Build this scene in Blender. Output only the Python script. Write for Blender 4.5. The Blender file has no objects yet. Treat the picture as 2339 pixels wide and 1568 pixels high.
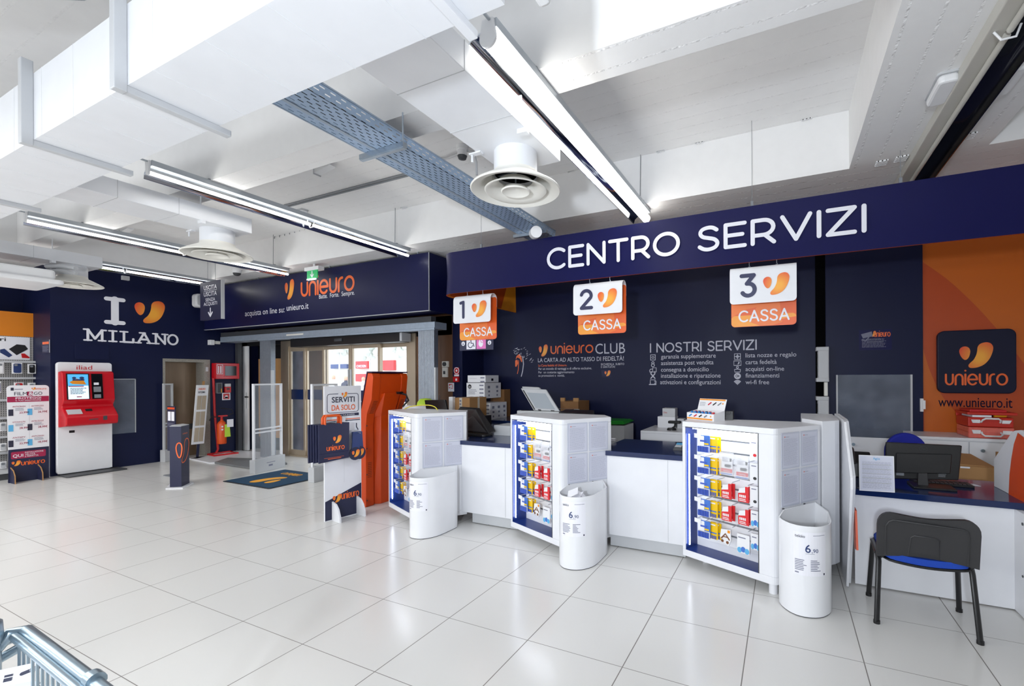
import bpy, bmesh, math, random
from mathutils import Vector, Matrix
random.seed(7)
SC = bpy.context.scene
COL = SC.collection
# ------------------------------------------------------------------ camera, world, lights, exposure
F_PX, CX, CY, YAW, ROLL, EYE = 1030.94, 1302.95, 861.61, 0.4423, -0.0048, 1.5893
W, H = 2339, 1568
cam = bpy.data.cameras.new('camera'); cam_o = bpy.data.objects.new('camera', cam); COL.objects.link(cam_o)
cam.sensor_width = 36.0; cam.sensor_fit = 'HORIZONTAL'; cam.lens = F_PX / W * 36
cam.shift_x = -(CX - W / 2) / W; cam.shift_y = (CY - H / 2) / W
cam.clip_start = 0.02; cam.clip_end = 200
cam_o.matrix_world = Matrix.Translation((0, 0, EYE)) @ Matrix.Rotation(YAW, 4, 'Z') @ Matrix.Rotation(math.pi / 2, 4, 'X') @ Matrix.Rotation(ROLL, 4, 'Z')
SC.camera = cam_o
SC.view_settings.view_transform = 'Standard'; SC.view_settings.look = 'None'
SC.view_settings.gamma = 1; SC.view_settings.exposure = 0.22
SC.view_settings.use_curve_mapping = False
wd = bpy.data.worlds.new('daylight'); SC.world = wd; wd.use_nodes = True
bgn = wd.node_tree.nodes['Background']
bgn.inputs[0].default_value = (0.78, 0.88, 1.0, 1); bgn.inputs[1].default_value = 3.4

def area(name, loc, size, power, color=(1, 1, 1), target=None, size_y=None, spread=None):
    l = bpy.data.lights.new(name, 'AREA'); l.energy = power; l.color = color
    l.shape = 'RECTANGLE'; l.size = size; l.size_y = size_y or size
    if spread: l.spread = spread
    o = bpy.data.objects.new(name, l); COL.objects.link(o); o.location = loc
    d = Vector(target) - Vector(loc) if target else Vector((0, 0, -1))
    o.rotation_euler = d.to_track_quat('-Z', 'Y').to_euler()
    return o
# added fill lamps, unseen behind the camera, to brighten the shop and its ceiling
for lx, ly, pw in [(-10.2, -3.4, 118), (-7.2, -3.4, 112), (-4.2, -3.4, 84), (-1.4, -3.4, 54)]:
    l = bpy.data.lights.new('fill_lamp', 'POINT'); l.energy = pw; l.color = (.92, .96, 1); l.shadow_soft_size = .3
    o = bpy.data.objects.new('fill_lamp', l); COL.objects.link(o); o.location = (lx, ly, 2.2)
for lx, ly, pw in [(-10.3, -.7, 64), (-8.0, -.7, 58), (-5.6, -.8, 30), (-3.4, -1.2, 11), (-1.2, -1.4, 6), (-6, -5, 30), (-2.5, -5, 16)]: area('fill_lamp', (lx, ly, 3.3), .2, pw, (1, .985, .955), None, 2.4)
# the photographer's flash, just above and behind the lens
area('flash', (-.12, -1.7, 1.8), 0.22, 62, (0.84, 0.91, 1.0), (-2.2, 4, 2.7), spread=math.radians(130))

# ------------------------------------------------------------------ helpers
def srgb(c):
    if isinstance(c, str): c = [int(c[i:i + 2], 16) / 255 for i in (0, 2, 4)]
    else: c = [x / 255 for x in c]
    return tuple(x / 12.92 if x <= .04045 else ((x + .055) / 1.055) ** 2.4 for x in c)
MATS = {}
def mat(name, col, rough=.5, metal=0., spec=.5, var=.04, scale=6., bump=0., emit=None, alpha=None, trans=0., coat=0., stretch=None):
    m = bpy.data.materials.new(name); m.use_nodes = True; MATS[name] = m
    nt = m.node_tree; b = nt.nodes['Principled BSDF']; c = srgb(col)
    tc = nt.nodes.new('ShaderNodeTexCoord'); nz = nt.nodes.new('ShaderNodeTexNoise')
    nz.inputs['Scale'].default_value = scale; nz.inputs['Detail'].default_value = 3
    if stretch:
        mp = nt.nodes.new('ShaderNodeMapping'); mp.inputs['Scale'].default_value = stretch
        nt.links.new(tc.outputs['Object'], mp.inputs[0]); nt.links.new(mp.outputs[0], nz.inputs['Vector'])
    else: nt.links.new(tc.outputs['Object'], nz.inputs['Vector'])
    mx = nt.nodes.new('ShaderNodeMix'); mx.data_type = 'RGBA'
    mx.inputs[6].default_value = tuple(x * (1 - var) for x in c) + (1,)
    mx.inputs[7].default_value = tuple(min(1, x * (1 + var)) for x in c) + (1,)
    nt.links.new(nz.outputs[0], mx.inputs[0]); nt.links.new(mx.outputs[2], b.inputs['Base Color'])
    b.inputs['Roughness'].default_value = rough; b.inputs['Metallic'].default_value = metal
    b.inputs['Specular IOR Level'].default_value = spec
    if coat: b.inputs['Coat Weight'].default_value = coat
    if trans: b.inputs['Transmission Weight'].default_value = trans
    if alpha is not None: b.inputs['Alpha'].default_value = alpha
    if emit:
        b.inputs['Emission Color'].default_value = c + (1,); b.inputs['Emission Strength'].default_value = emit
    if bump:
        bp = nt.nodes.new('ShaderNodeBump'); bp.inputs['Strength'].default_value = bump; bp.inputs['Distance'].default_value = .004
        nt.links.new(nz.outputs[0], bp.inputs['Height']); nt.links.new(bp.outputs[0], b.inputs['Normal'])
    return m
def N(m, t, **kw):
    n = m.node_tree.nodes.new(t)
    for k, v in kw.items(): setattr(n, k, v)
    return n
def math_n(m, op, a, b=None):
    n = N(m, 'ShaderNodeMath', operation=op)
    for i, x in enumerate((a, b)):
        if x is None: continue
        if isinstance(x, (int, float)): n.inputs[i].default_value = x
        else: m.node_tree.links.new(x, n.inputs[i])
    return n.outputs[0]

def ray(px, py):
    a, b = px - CX, py - CY; c, s = math.cos(-ROLL), math.sin(-ROLL)
    u, v = (a * c - b * s) / F_PX, (a * s + b * c) / F_PX
    return Vector((u * math.cos(YAW) - math.sin(YAW), u * math.sin(YAW) + math.cos(YAW), -v))
def at(px, py, ax, val):            # the point of the place seen at a pixel, on the plane ax = val
    r = ray(px, py); i = 'xyz'.index(ax); o = Vector((0, 0, EYE))
    return o + r * ((val - o[i]) / r[i])

class Fr:                            # a flat frame: point = o + a u + b v + c n
    def __init__(s, o, u, v): s.o, s.u, s.v = Vector(o), Vector(u).normalized(), Vector(v).normalized(); s.n = s.u.cross(s.v)
    def __call__(s, a, b, c=0.): return s.o + a * s.u + b * s.v + c * s.n
def FY(y): return Fr((0, y, 0), (1, 0, 0), (0, 0, 1))      # faces the camera side (-Y); a = world x, b = z
def FX(x): return Fr((x, 0, 0), (0, 1, 0), (0, 0, 1))      # faces +X; a = world y, b = z
def FXm(x): return Fr((x, 0, 0), (0, -1, 0), (0, 0, 1))    # faces -X; a = -y
def FZ(z): return Fr((0, 0, z), (1, 0, 0), (0, 1, 0))
def FD(z): return Fr((0, 0, z), (1, 0, 0), (0, -1, 0))     # faces down
def arc(cx, cy, rx, ry, a0, a1, n=14):
    return [(cx + rx * math.cos(math.radians(a0 + (a1 - a0) * i / n)), cy + ry * math.sin(math.radians(a0 + (a1 - a0) * i / n))) for i in range(n + 1)]
def rr(x0, y0, x1, y1, r, n=5):
    r = min(r, abs(x1 - x0) / 2, abs(y1 - y0) / 2)
    return arc(x1 - r, y0 + r, r, r, -90, 0, n) + arc(x1 - r, y1 - r, r, r, 0, 90, n) + arc(x0 + r, y1 - r, r, r, 90, 180, n) + arc(x0 + r, y0 + r, r, r, 180, 270, n)
def spline(pts, closed=True, k=5):
    out = []; n = len(pts)
    for i in range(n if closed else n - 1):
        g = (lambda j: pts[j % n]) if closed else (lambda j: pts[max(0, min(n - 1, j))])
        p0, p1, p2, p3 = g(i - 1), g(i), g(i + 1), g(i + 2)
        for q in range(k):
            t = q / k
            out.append(tuple(.5 * (2 * b + (c - a) * t + (2 * a - 5 * b + 4 * c - d) * t * t + (3 * b - a - 3 * c + d) * t ** 3) for a, b, c, d in zip(p0, p1, p2, p3)))
    if not closed: out.append(tuple(pts[-1]))
    return out

class MB:
    def __init__(s): s.v = []; s.f = []; s.mi = []; s.lay = 0
    def add(s, vs, fs, mi=0):
        o = len(s.v); s.v += [Vector(p) for p in vs]
        for f in fs: s.f.append([o + i for i in f]); s.mi.append(mi)
        return s
    def hull8(s, p, mi=0):
        return s.add(p, [(0, 3, 2, 1), (4, 5, 6, 7), (0, 1, 5, 4), (1, 2, 6, 5), (2, 3, 7, 6), (3, 0, 4, 7)], mi)
    def box(s, x0, y0, z0, x1, y1, z1, mi=0):
        return s.hull8([(x0, y0, z0), (x1, y0, z0), (x1, y1, z0), (x0, y1, z0), (x0, y0, z1), (x1, y0, z1), (x1, y1, z1), (x0, y1, z1)], mi)
    def fbox(s, fr, a0, b0, c0, a1, b1, c1, mi=0):
        return s.hull8([fr(a0, b0, c0), fr(a1, b0, c0), fr(a1, b1, c0), fr(a0, b1, c0), fr(a0, b0, c1), fr(a1, b0, c1), fr(a1, b1, c1), fr(a0, b1, c1)], mi)
    def plate(s, fr, poly, c0, c1, mi=0):
        n = len(poly); area2 = sum(poly[i - 1][0] * poly[i][1] - poly[i][0] * poly[i - 1][1] for i in range(n))
        if area2 < 0: poly = poly[::-1]
        s.add([fr(a, b, c0) for a, b in poly] + [fr(a, b, c1) for a, b in poly],
              [tuple(range(n - 1, -1, -1)), tuple(range(n, 2 * n))] + [(i, (i + 1) % n, n + (i + 1) % n, n + i) for i in range(n)], mi)
        return s
    def prism(s, poly, z0, z1, mi=0): return s.plate(FZ(0), poly, z0, z1, mi)
    def rect(s, fr, a0, b0, a1, b1, c=.0015, mi=0): return s.add([fr(a0, b0, c), fr(a1, b0, c), fr(a1, b1, c), fr(a0, b1, c)], [(0, 1, 2, 3)], mi)
    def flat(s, fr, poly, c=.0015, mi=0):
        n = len(poly); area2 = sum(poly[i - 1][0] * poly[i][1] - poly[i][0] * poly[i - 1][1] for i in range(n))
        if area2 < 0: poly = poly[::-1]
        return s.add([fr(a, b, c) for a, b in poly], [tuple(range(n))], mi)
    def cyl(s, p0, p1, r0, r1=None, n=16, mi=0, caps=True):
        p0, p1 = Vector(p0), Vector(p1); r1 = r0 if r1 is None else r1; d = (p1 - p0).normalized()
        a = d.orthogonal().normalized(); b = d.cross(a); vs = []
        for p, r in ((p0, r0), (p1, r1)):
            for i in range(n): t = 2 * math.pi * i / n; vs.append(p + r * (math.cos(t) * a + math.sin(t) * b))
        fs = [(i, (i + 1) % n, n + (i + 1) % n, n + i) for i in range(n)]
        if caps: fs += [tuple(range(n - 1, -1, -1)), tuple(range(n, 2 * n))]
        return s.add(vs, fs, mi)
    def tube(s, pts, r, n=8, mi=0, sq=None):
        pts = [Vector(p) for p in pts]; vs = []; up = None
        for i, p in enumerate(pts):
            d = (pts[min(i + 1, len(pts) - 1)] - pts[max(i - 1, 0)]).normalized()
            if up is None: up = d.orthogonal().normalized() if abs(d.z) > .9 else Vector((0, 0, 1)).cross(d).normalized()
            up = (up - d * up.dot(d)).normalized(); b = d.cross(up)
            for k in range(n):
                t = 2 * math.pi * (k + .5) / n; vs.append(p + r * (math.cos(t) * up + math.sin(t) * b * (sq or 1)))
        fs = [(i * n + k, i * n + (k + 1) % n, (i + 1) * n + (k + 1) % n, (i + 1) * n + k) for i in range(len(pts) - 1) for k in range(n)]
        fs += [tuple(range(n - 1, -1, -1)), tuple(range((len(pts) - 1) * n, len(pts) * n))]
        return s.add(vs, fs, mi)
    def lathe(s, c, prof, n=40, mi=0):          # prof: (r, z) relative to c
        c = Vector(c); vs = [c + Vector((r * math.cos(2 * math.pi * k / n), r * math.sin(2 * math.pi * k / n), z)) for r, z in prof for k in range(n)]
        return s.add(vs, [(i * n + k, i * n + (k + 1) % n, (i + 1) * n + (k + 1) % n, (i + 1) * n + k) for i in range(len(prof) - 1) for k in range(n)], mi)
    def ribbon(s, fr, pts, w, c=.002, mi=0, cap=True, t=0):
        s.lay += 1; c = c + .00009 * (s.lay % 60)     # each stroke lies a hair above the last
        P2 = [Vector(p) for p in pts]; P2 = [p for i, p in enumerate(P2) if i == 0 or (p - P2[i - 1]).length > 1e-6]
        if len(P2) < 2: return s
        L, R = [], []; shut = len(P2) > 3 and (P2[0] - P2[-1]).length < 1e-5
        if shut: cap = False
        for i, p in enumerate(P2):
            d = (P2[1 if shut and i == len(P2) - 1 else min(i + 1, len(P2) - 1)] - P2[len(P2) - 2 if shut and i == 0 else max(i - 1, 0)]).normalized(); nn = Vector((-d.y, d.x))
            L.append(p + nn * w / 2); R.append(p - nn * w / 2)
        n = len(P2)
        # quads along the stroke, fans for the caps
        for i in range(n - 1): s.add([fr(*R[i], c), fr(*R[i + 1], c), fr(*L[i + 1], c), fr(*L[i], c)], [(0, 1, 2, 3)], mi)
        if cap:
            for q, e in ((P2[-1], P2[-2]), (P2[0], P2[1])):
                d = (q - e).normalized(); a = math.degrees(math.atan2(d.y, d.x))
                s.flat(fr, arc(q.x, q.y, w / 2, w / 2, a - 90, a + 90, 8), c, mi)
        return s

def mesh_of(name, mb, mats, off):
    me = bpy.data.meshes.new(name); me.from_pydata([tuple(v - off) for v in mb.v], [], mb.f)
    for m in (mats if isinstance(mats, (list, tuple)) else [mats]): me.materials.append(MATS[m] if isinstance(m, str) else m)
    for p, i in zip(me.polygons, mb.mi): p.material_index = i
    me.validate(); me.update(); return me
def finish(o, bevel, smooth):
    if bevel:
        b = o.modifiers.new('bevel', 'BEVEL'); b.width = bevel; b.segments = 2; b.limit_method = 'ANGLE'; b.angle_limit = math.radians(40)
    if smooth:
        for p in o.data.polygons: p.use_smooth = True
        o.data.set_sharp_from_angle(angle=math.radians(smooth if smooth > 1 else 40))
def thing(name, label, cat, loc, group=None):
    o = bpy.data.objects.new(name, None); COL.objects.link(o); o.location = loc; o.empty_display_size = .1
    o['label'] = label; o['category'] = cat
    if group: o['group'] = group
    return o
def root_of(o):
    while o.parent: o = o.parent
    return o
def part(name, mb, mats, parent, bevel=0, smooth=0, label=None, stuff=False):
    root = root_of(parent)
    o = bpy.data.objects.new(name, mesh_of(name, mb, mats, root.location)); COL.objects.link(o); o.parent = parent
    finish(o, bevel, smooth)
    if label: o['label'] = label
    if stuff: o['kind'] = 'stuff'
    return o
def solo(name, label, cat, mb, mats, group=None, bevel=0, smooth=0):
    n = len(mb.v); c = sum(mb.v, Vector()) / n; c.z = min(v.z for v in mb.v)
    o = bpy.data.objects.new(name, mesh_of(name, mb, mats, c)); COL.objects.link(o); o.location = c
    finish(o, bevel, smooth); o['label'] = label; o['category'] = cat
    if group: o['group'] = group
    return o
def struct(name, mb, mats, bevel=0, label=None, smooth=0):
    o = bpy.data.objects.new(name, mesh_of(name, mb, mats, Vector((0, 0, 0)))); COL.objects.link(o); finish(o, bevel, smooth)
    o['kind'] = 'structure'
    if label: o['label'] = label
    return o
def dup(root, loc, label):
    r = root.copy(); COL.objects.link(r); r.location = loc; r['label'] = label
    for ch in list(root.children):
        c = ch.copy(); COL.objects.link(c); c.parent = r
        for g in list(ch.children):
            d = g.copy(); COL.objects.link(d); d.parent = c
    return r

# ---- lettering
_fc = {}
def text_mesh(s, bold=0.):
    bold *= .45
    k = (s, bold)
    if k in _fc: return _fc[k]
    cu = bpy.data.curves.new('lettering', 'FONT'); cu.body = s; cu.size = 1; cu.offset = bold; cu.resolution_u = 3; cu.fill_mode = 'FRONT'
    o = bpy.data.objects.new('lettering', cu); COL.objects.link(o)
    me = bpy.data.meshes.new_from_object(o.evaluated_get(bpy.context.evaluated_depsgraph_get()))
    vs = [v.co.copy() for v in me.vertices]; fs = [tuple(p.vertices) for p in me.polygons]
    bpy.data.objects.remove(o); bpy.data.curves.remove(cu); bpy.data.meshes.remove(me)
    _fc[k] = (vs, fs); return _fc[k]
_cap = [None]
def txt(mb, fr, s, a, b, h, mi=0, width=None, align='L', bold=0., c=.002, shear=0.):
    """adds printed words to mb: baseline-left at (a, b), capital height h; width fits the run"""
    if _cap[0] is None:
        vs, _ = text_mesh('H'); _cap[0] = max(v.y for v in vs)
    vs, fs = text_mesh(s, bold)
    if not vs: return 0
    k = h / _cap[0]; x0 = min(v.x for v in vs); x1 = max(v.x for v in vs)
    kx = k if width is None else width / (x1 - x0)
    wd_ = (x1 - x0) * kx; sh = {'L': 0, 'C': -wd_ / 2, 'R': -wd_}[align]
    mb.add([fr(a + sh + (v.x - x0) * kx + shear * v.y * k, b + v.y * k, c) for v in vs], fs, mi)
    return wd_
def S_curve(w):
    return spline([(w * .93, .86), (w * .72, .975), (w * .45, 1.0), (w * .16, .93), (w * .06, .76), (w * .2, .60), (w * .5, .52), (w * .82, .43), (w * .97, .26), (w * .86, .08), (w * .55, 0), (w * .25, .03), (w * .02, .15)], False, 4)
GL = {  # rounded strokes, cap height 1: (advance width, strokes)
 'C': (.86, [arc(.5, .5, .5, .5, 48, 312, 22)]), 'E': (.66, [[(.66, 1), (0, 1)], [(0, 1), (0, 0)], [(0, 0), (.66, 0)], [(0, .51), (.58, .51)]]),
 'N': (.78, [[(0, 0), (0, 1)], [(0, 1), (.78, 0)], [(.78, 0), (.78, 1)]]), 'T': (.8, [[(0, 1), (.8, 1)], [(.4, 1), (.4, 0)]]),
 'R': (.7, [[(0, 0), (0, 1)], [(0, 1)] + arc(.36, .675, .32, .325, 90, -90, 12) + [(0, .35)], [(.4, .35), (.7, 0)]]),
 'O': (1.0, [arc(.5, .5, .5, .5, 0, 360, 34)]), 'S': (.68, [S_curve(.68)]), 'V': (.86, [[(0, 1), (.43, 0)], [(.43, 0), (.86, 1)]]),
 'I': (0, [[(0, 0), (0, 1)]]), 'Z': (.76, [[(0, 1), (.76, 1)], [(.76, 1), (0, 0)], [(0, 0), (.76, 0)]]),
 'A': (.86, [[(0, 0), (.43, 1)], [(.43, 1), (.86, 0)], [(.17, .33), (.69, .33)]]), 'U': (.72, [[(0, 1), (0, .36)] + arc(.36, .36, .36, .36, 180, 360, 14) + [(.72, 1)]]),
 'L': (.6, [[(0, 1), (0, 0)], [(0, 0), (.6, 0)]]), 'B': (.68, [[(0, 0), (0, 1)], [(0, 1)] + arc(.38, .76, .24, .24, 90, -90, 10) + [(0, .52)], [(0, .52)] + arc(.4, .26, .27, .26, 90, -90, 10) + [(0, 0)]]),
 '1': (.24, [[(0, .95), (.22, 1)], [(.22, 1), (.22, 0)]]), '2': (.62, [arc(.31, .70, .31, .30, 165, -20, 14) + [(0, 0)], [(0, 0), (.64, 0)]]),
 '3': (.64, [[(.04, 1), (.6, 1)], [(.6, 1), (.28, .6)], [(.28, .6), (.34, .6)] + arc(.34, .3, .3, .3, 90, -150, 16)]),
 'u': (.52, [[(0, .68), (0, .26)] + arc(.26, .26, .26, .26, 180, 360, 12) + [(.52, .68)]]), 'n': (.52, [[(0, 0), (0, .42)] + arc(.26, .42, .26, .26, 180, 0, 12) + [(.52, 0)]]),
 'i': (0, [[(0, 0), (0, .68)], [(0, .93), (0, .935)]]), 'e': (.64, [[(.05, .34), (.6, .34)], arc(.32, .34, .32, .34, 0, 318, 22)]),
 'r': (.3, [[(0, 0), (0, .44)] + arc(.26, .44, .26, .24, 180, 85, 8)]), 'o': (.68, [arc(.34, .34, .34, .34, 0, 360, 28)]), ' ': (.3, []),
}
def strokes(mb, fr, s, a, b, h, w, gap=.24, mi=0, width=None, c=.002):
    tot = sum(GL[ch][0] for ch in s) + gap * (len(s) - 1); kx = h if width is None else width / tot; x = 0
    for ch in s:
        adv, st = GL[ch]
        for p in st: mb.ribbon(fr, [(a + (x + q[0]) * kx, b + q[1] * h) for q in p], w * h, c, mi)
        x += adv + gap
    return tot * kx
BEAN = spline([(.18, .86), (.31, .81), (.365, .67), (.33, .46), (.25, .34), (.16, .335), (.06, .46), (.0, .66), (.05, .80)], True, 5)
COMMA = spline([(.86, 1.0), (.70, .95), (.61, .83), (.59, .66), (.555, .50), (.47, .32), (.36, .20), (.305, .11), (.325, .03), (.42, .0), (.62, .03), (.82, .14), (.98, .34), (1.08, .6), (1.105, .8), (1.05, .93), (.97, .985)], True, 5)
def logo(parent, fr, a, b, h, c=.002, name='logo', kx=1.):
    """the two-bean mark printed in an orange gradient"""
    root = root_of(parent)
    me = bpy.data.meshes.new(name)
    vv = []; ff = []; cc = []
    for poly in (BEAN, COMMA):
        o = len(vv); n = len(poly)
        for x, y in poly:
            vv.append(tuple(fr(a + x * h * kx, b + y * h, c) - root.location))
            cc.append((x, y))
        ff.append(tuple(o + i for i in range(n)) if sum(poly[i - 1][0] * poly[i][1] - poly[i][0] * poly[i - 1][1] for i in range(n)) > 0 else tuple(o + n - 1 - i for i in range(n)))
    me.from_pydata(vv, [], ff); me.materials.append(MATS['logo_orange'])
    uv = me.uv_layers.new(name='print')
    for p in me.polygons:
        for li in p.loop_indices: uv.data[li].uv = cc[me.loops[li].vertex_index]
    o = bpy.data.objects.new(name, me); COL.objects.link(o); o.parent = parent
    return o
def print_lines(mb, fr, a0, b0, a1, b1, n, fill=.45, mi=0, c=.002, ragged=.25):
    """rows of unreadable small print, broken into words"""
    p = (b1 - b0) / n
    for i in range(n):
        y = b1 - (i + .5) * p; x = a0; end = a1 - (a1 - a0) * random.random() * ragged
        while x < end - .002:
            l = min((a1 - a0) * random.uniform(.05, .16), end - x); mb.rect(fr, x, y - p * fill / 2, x + l, y + p * fill / 2, c, mi); x += l + (a1 - a0) * .018
# ------------------------------------------------------------------ materials
mat('navy_wall', (17, 24, 58), .45, spec=.22, scale=3, var=.08, stretch=(1, 1, .25))
mat('navy_panel', (19, 23, 66), .36, spec=.25)
mat('fascia_navy', (19, 20, 72), .4, spec=.2)
mat('navy_gloss', (22, 40, 84), .12, spec=.5)
mat('sign_navy', (19, 22, 48), .45, spec=.25)
mat('navy_print', (30, 34, 66), .5)
mat('niche_blue', (25, 50, 118), .3)
mat('dark_brown', (46, 30, 28), .35)
mat('white_paint', (236, 237, 238), .55, bump=.15, scale=20)
mat('white_gloss', (238, 239, 242), .18, spec=.5)
mat('white_lam', (235, 236, 240), .3)
mat('white_plastic', (235, 236, 238), .4)
mat('duct_white', (236, 238, 242), .42)
mat('cream', (240, 238, 230), .4)
mat('void', (8, 8, 10), .95, spec=.05)
mat('notice_paper', (214, 216, 230), .6)
mat('paper', (240, 240, 246), .6)
mat('sleeve', (204, 208, 222), .18, spec=.6)
mat('print_grey', (128, 130, 150), .7)
mat('print_pale', (176, 178, 194), .7)
mat('print_dark', (44, 46, 66), .6)
mat('print_black', (24, 24, 28), .6)
mat('letter_white', (236, 237, 245), .4)
mat('letter_dim', (196, 198, 212), .5)
mat('letter_navy', (40, 44, 82), .4)
mat('orange_header', (226, 132, 26), .45)
mat('orange_wall', (200, 98, 10), .45, scale=1.2)
mat('orange_deep', (184, 70, 10), .45)
mat('orange_paint', (226, 88, 14), .4)
mat('orange_kiosk', (214, 72, 6), .35)
mat('orange_yellow', (240, 150, 30), .45)
mat('cassa_orange', (234, 98, 36), .4); mat('cassa_mid', (240, 122, 48), .4); mat('cassa_yellow', (246, 160, 50), .4)
mat('logo_orange', (238, 110, 30), .4)
mat('letter_orange', (238, 104, 40), .4)
mat('amber', (246, 172, 30), .5)
mat('steel', (168, 178, 188), .32, metal=.85, scale=14, var=.12)
mat('galv', (168, 182, 198), .42, metal=.4, scale=30, var=.15)
mat('rail_grey', (176, 182, 188), .4, metal=.5)
mat('mirror', (200, 206, 214), .08, metal=1.)
mat('chrome', (160, 178, 190), .3, metal=.9)
mat('black_plastic', (22, 22, 24), .35)
mat('charcoal', (48, 48, 50), .45, bump=.1, scale=60)
mat('dark_grey', (66, 68, 72), .5)
mat('mid_grey', (128, 132, 138), .5)
mat('light_grey', (198, 200, 203), .45)
mat('screen_black', (14, 15, 18), .12)
mat('blue_fabric', (20, 66, 170), .85, bump=.3, scale=200)
mat('blue_seat', (16, 30, 150), .8)
mat('red_gloss', (200, 16, 32), .25)
mat('red_paint', (196, 24, 30), .35)
mat('red_case', (196, 38, 20), .4)
mat('red_wrap', (222, 100, 84), .2, spec=.8, scale=30, var=.2)
mat('crimson', (164, 30, 74), .5)
mat('orange_red', (222, 82, 26), .35)
mat('lime', (190, 224, 60), .5)
mat('green_sign', (12, 132, 74), .4)
mat('green_lid', (20, 130, 30), .4)
mat('pink', (226, 120, 190), .5)
mat('bronze', (150, 136, 112), .35, metal=.5, scale=20)
mat('champagne', (188, 172, 150), .35, metal=.45)
mat('wood_brown', (104, 70, 46), .5, scale=3, stretch=(8, 8, .6), var=.2)
mat('elevator', (132, 110, 88), .3, metal=.4, scale=4, stretch=(10, 10, .5), var=.1)
mat('stone', (150, 146, 138), .6, scale=60, var=.35)
mat('card', (176, 132, 84), .75, scale=5, var=.08)
mat('card_dark', (138, 98, 58), .75)
mat('tape', (214, 206, 190), .4)
mat('mat_blue', (16, 62, 92), .95, bump=.4, scale=300, var=.15)
mat('rubber', (40, 44, 50), .7)
mat('ramp_grey', (120, 122, 124), .5, scale=80, var=.3)
mat('glass_clear', (235, 242, 245), .03, alpha=.08, spec=.6)
mat('acrylic', (226, 232, 240), .08, alpha=.13, spec=.7)
mat('film', (150, 160, 178), .14, alpha=.27, spec=.8, scale=6, var=.6, bump=1.)
mat('blister', (244, 246, 250), .08, alpha=.3, spec=.7)
mat('pack_blue', (70, 118, 204), .35); mat('pack_yellow', (242, 196, 10), .35); mat('pack_red', (222, 42, 48), .4)
mat('pack_white', (238, 238, 240), .45); mat('pack_sky', (96, 178, 226), .4); mat('pack_brown', (122, 74, 40), .5)
mat('battery_blue', (66, 94, 190), .3)
mat('torch_blue', (22, 130, 206), .35); mat('torch_red', (206, 30, 50), .35)
mat('case_blue', (40, 60, 110), .4)
mat('yellow_cable', (220, 206, 60), .4)
mat('led', (255, 255, 255), emit=9.); mat('led_niche', (240, 246, 255), emit=11.); mat('led_top', (240, 246, 255), emit=24.)
mat('tube_light', (255, 252, 246), emit=9.); mat('tube_off', (196, 194, 186), .35)
mat('screen_blue', (70, 150, 200), .2, emit=.9); mat('screen_white', (196, 218, 236), .2, emit=.9)
mat('sign_lit', (20, 150, 84), .4, emit=.5)
mat('street', (214, 212, 208), .8); mat('facade', (214, 208, 198), .8, scale=1.5, var=.12); mat('shop_red', (200, 34, 40), .5)
mat('tree', (206, 210, 202), .8, scale=4, var=.2); mat('skin', (206, 160, 134), .6); mat('cloth_white', (222, 222, 226), .8); mat('cloth_dark', (60, 60, 76), .8)

# floor: white glossy 60 cm tiles with grey joints
m = mat('floor_tile', (226, 225, 222), .2, spec=.5, scale=.7, var=.015)
nt = m.node_tree; b = nt.nodes['Principled BSDF']; tc = N(m, 'ShaderNodeTexCoord'); sx = N(m, 'ShaderNodeSeparateXYZ'); nt.links.new(tc.outputs['Object'], sx.inputs[0])
dist = []
for ax, off in ((0, 7.407), (1, -1.1486)):
    fr_ = math_n(m, 'FRACT', math_n(m, 'DIVIDE', math_n(m, 'ADD', sx.outputs[ax], off + 60), .6))
    dist.append(math_n(m, 'MULTIPLY', math_n(m, 'SUBTRACT', .5, math_n(m, 'ABSOLUTE', math_n(m, 'SUBTRACT', fr_, .5))), .6))
joint = math_n(m, 'MAXIMUM', math_n(m, 'LESS_THAN', dist[0], .0028), math_n(m, 'LESS_THAN', dist[1], .0020))
jm = N(m, 'ShaderNodeMix', data_type='RGBA'); old = b.inputs['Base Color'].links[0].from_socket
nt.links.new(joint, jm.inputs[0]); nt.links.new(old, jm.inputs[6]); jm.inputs[7].default_value = srgb((128, 124, 120)) + (1,)
nt.links.new(jm.outputs[2], b.inputs['Base Color'])
ro = math_n(m, 'ADD', math_n(m, 'MULTIPLY', joint, .5), .2); nt.links.new(ro, b.inputs['Roughness'])
# board-marked white concrete: fine ridges
def boards(name, axis, col):
    m = mat(name, col, .7, scale=9, var=.03); nt = m.node_tree; b = nt.nodes['Principled BSDF']
    tc = N(m, 'ShaderNodeTexCoord'); sx = N(m, 'ShaderNodeSeparateXYZ'); nt.links.new(tc.outputs['Object'], sx.inputs[0])
    nz = N(m, 'ShaderNodeTexNoise'); nz.inputs['Scale'].default_value = 1.3; nt.links.new(tc.outputs['Object'], nz.inputs[0])
    x = math_n(m, 'ADD', sx.outputs[axis], math_n(m, 'MULTIPLY', nz.outputs[0], .02))
    f = math_n(m, 'FRACT', math_n(m, 'DIVIDE', math_n(m, 'ADD', x, 60), .17))
    nz2 = N(m, 'ShaderNodeTexNoise'); nz2.inputs['Scale'].default_value = 25; nt.links.new(tc.outputs['Object'], nz2.inputs[0])
    ridge = math_n(m, 'MULTIPLY', math_n(m, 'LESS_THAN', math_n(m, 'ABSOLUTE', math_n(m, 'SUBTRACT', f, .5)), .045), nz2.outputs[0])
    bp = N(m, 'ShaderNodeBump'); bp.inputs['Strength'].default_value = .8; bp.inputs['Distance'].default_value = .02
    nt.links.new(ridge, bp.inputs['Height']); nt.links.new(bp.outputs[0], b.inputs['Normal'])
boards('concrete_x', 1, (244, 244, 244)); boards('concrete_y', 0, (240, 240, 240))
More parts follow.
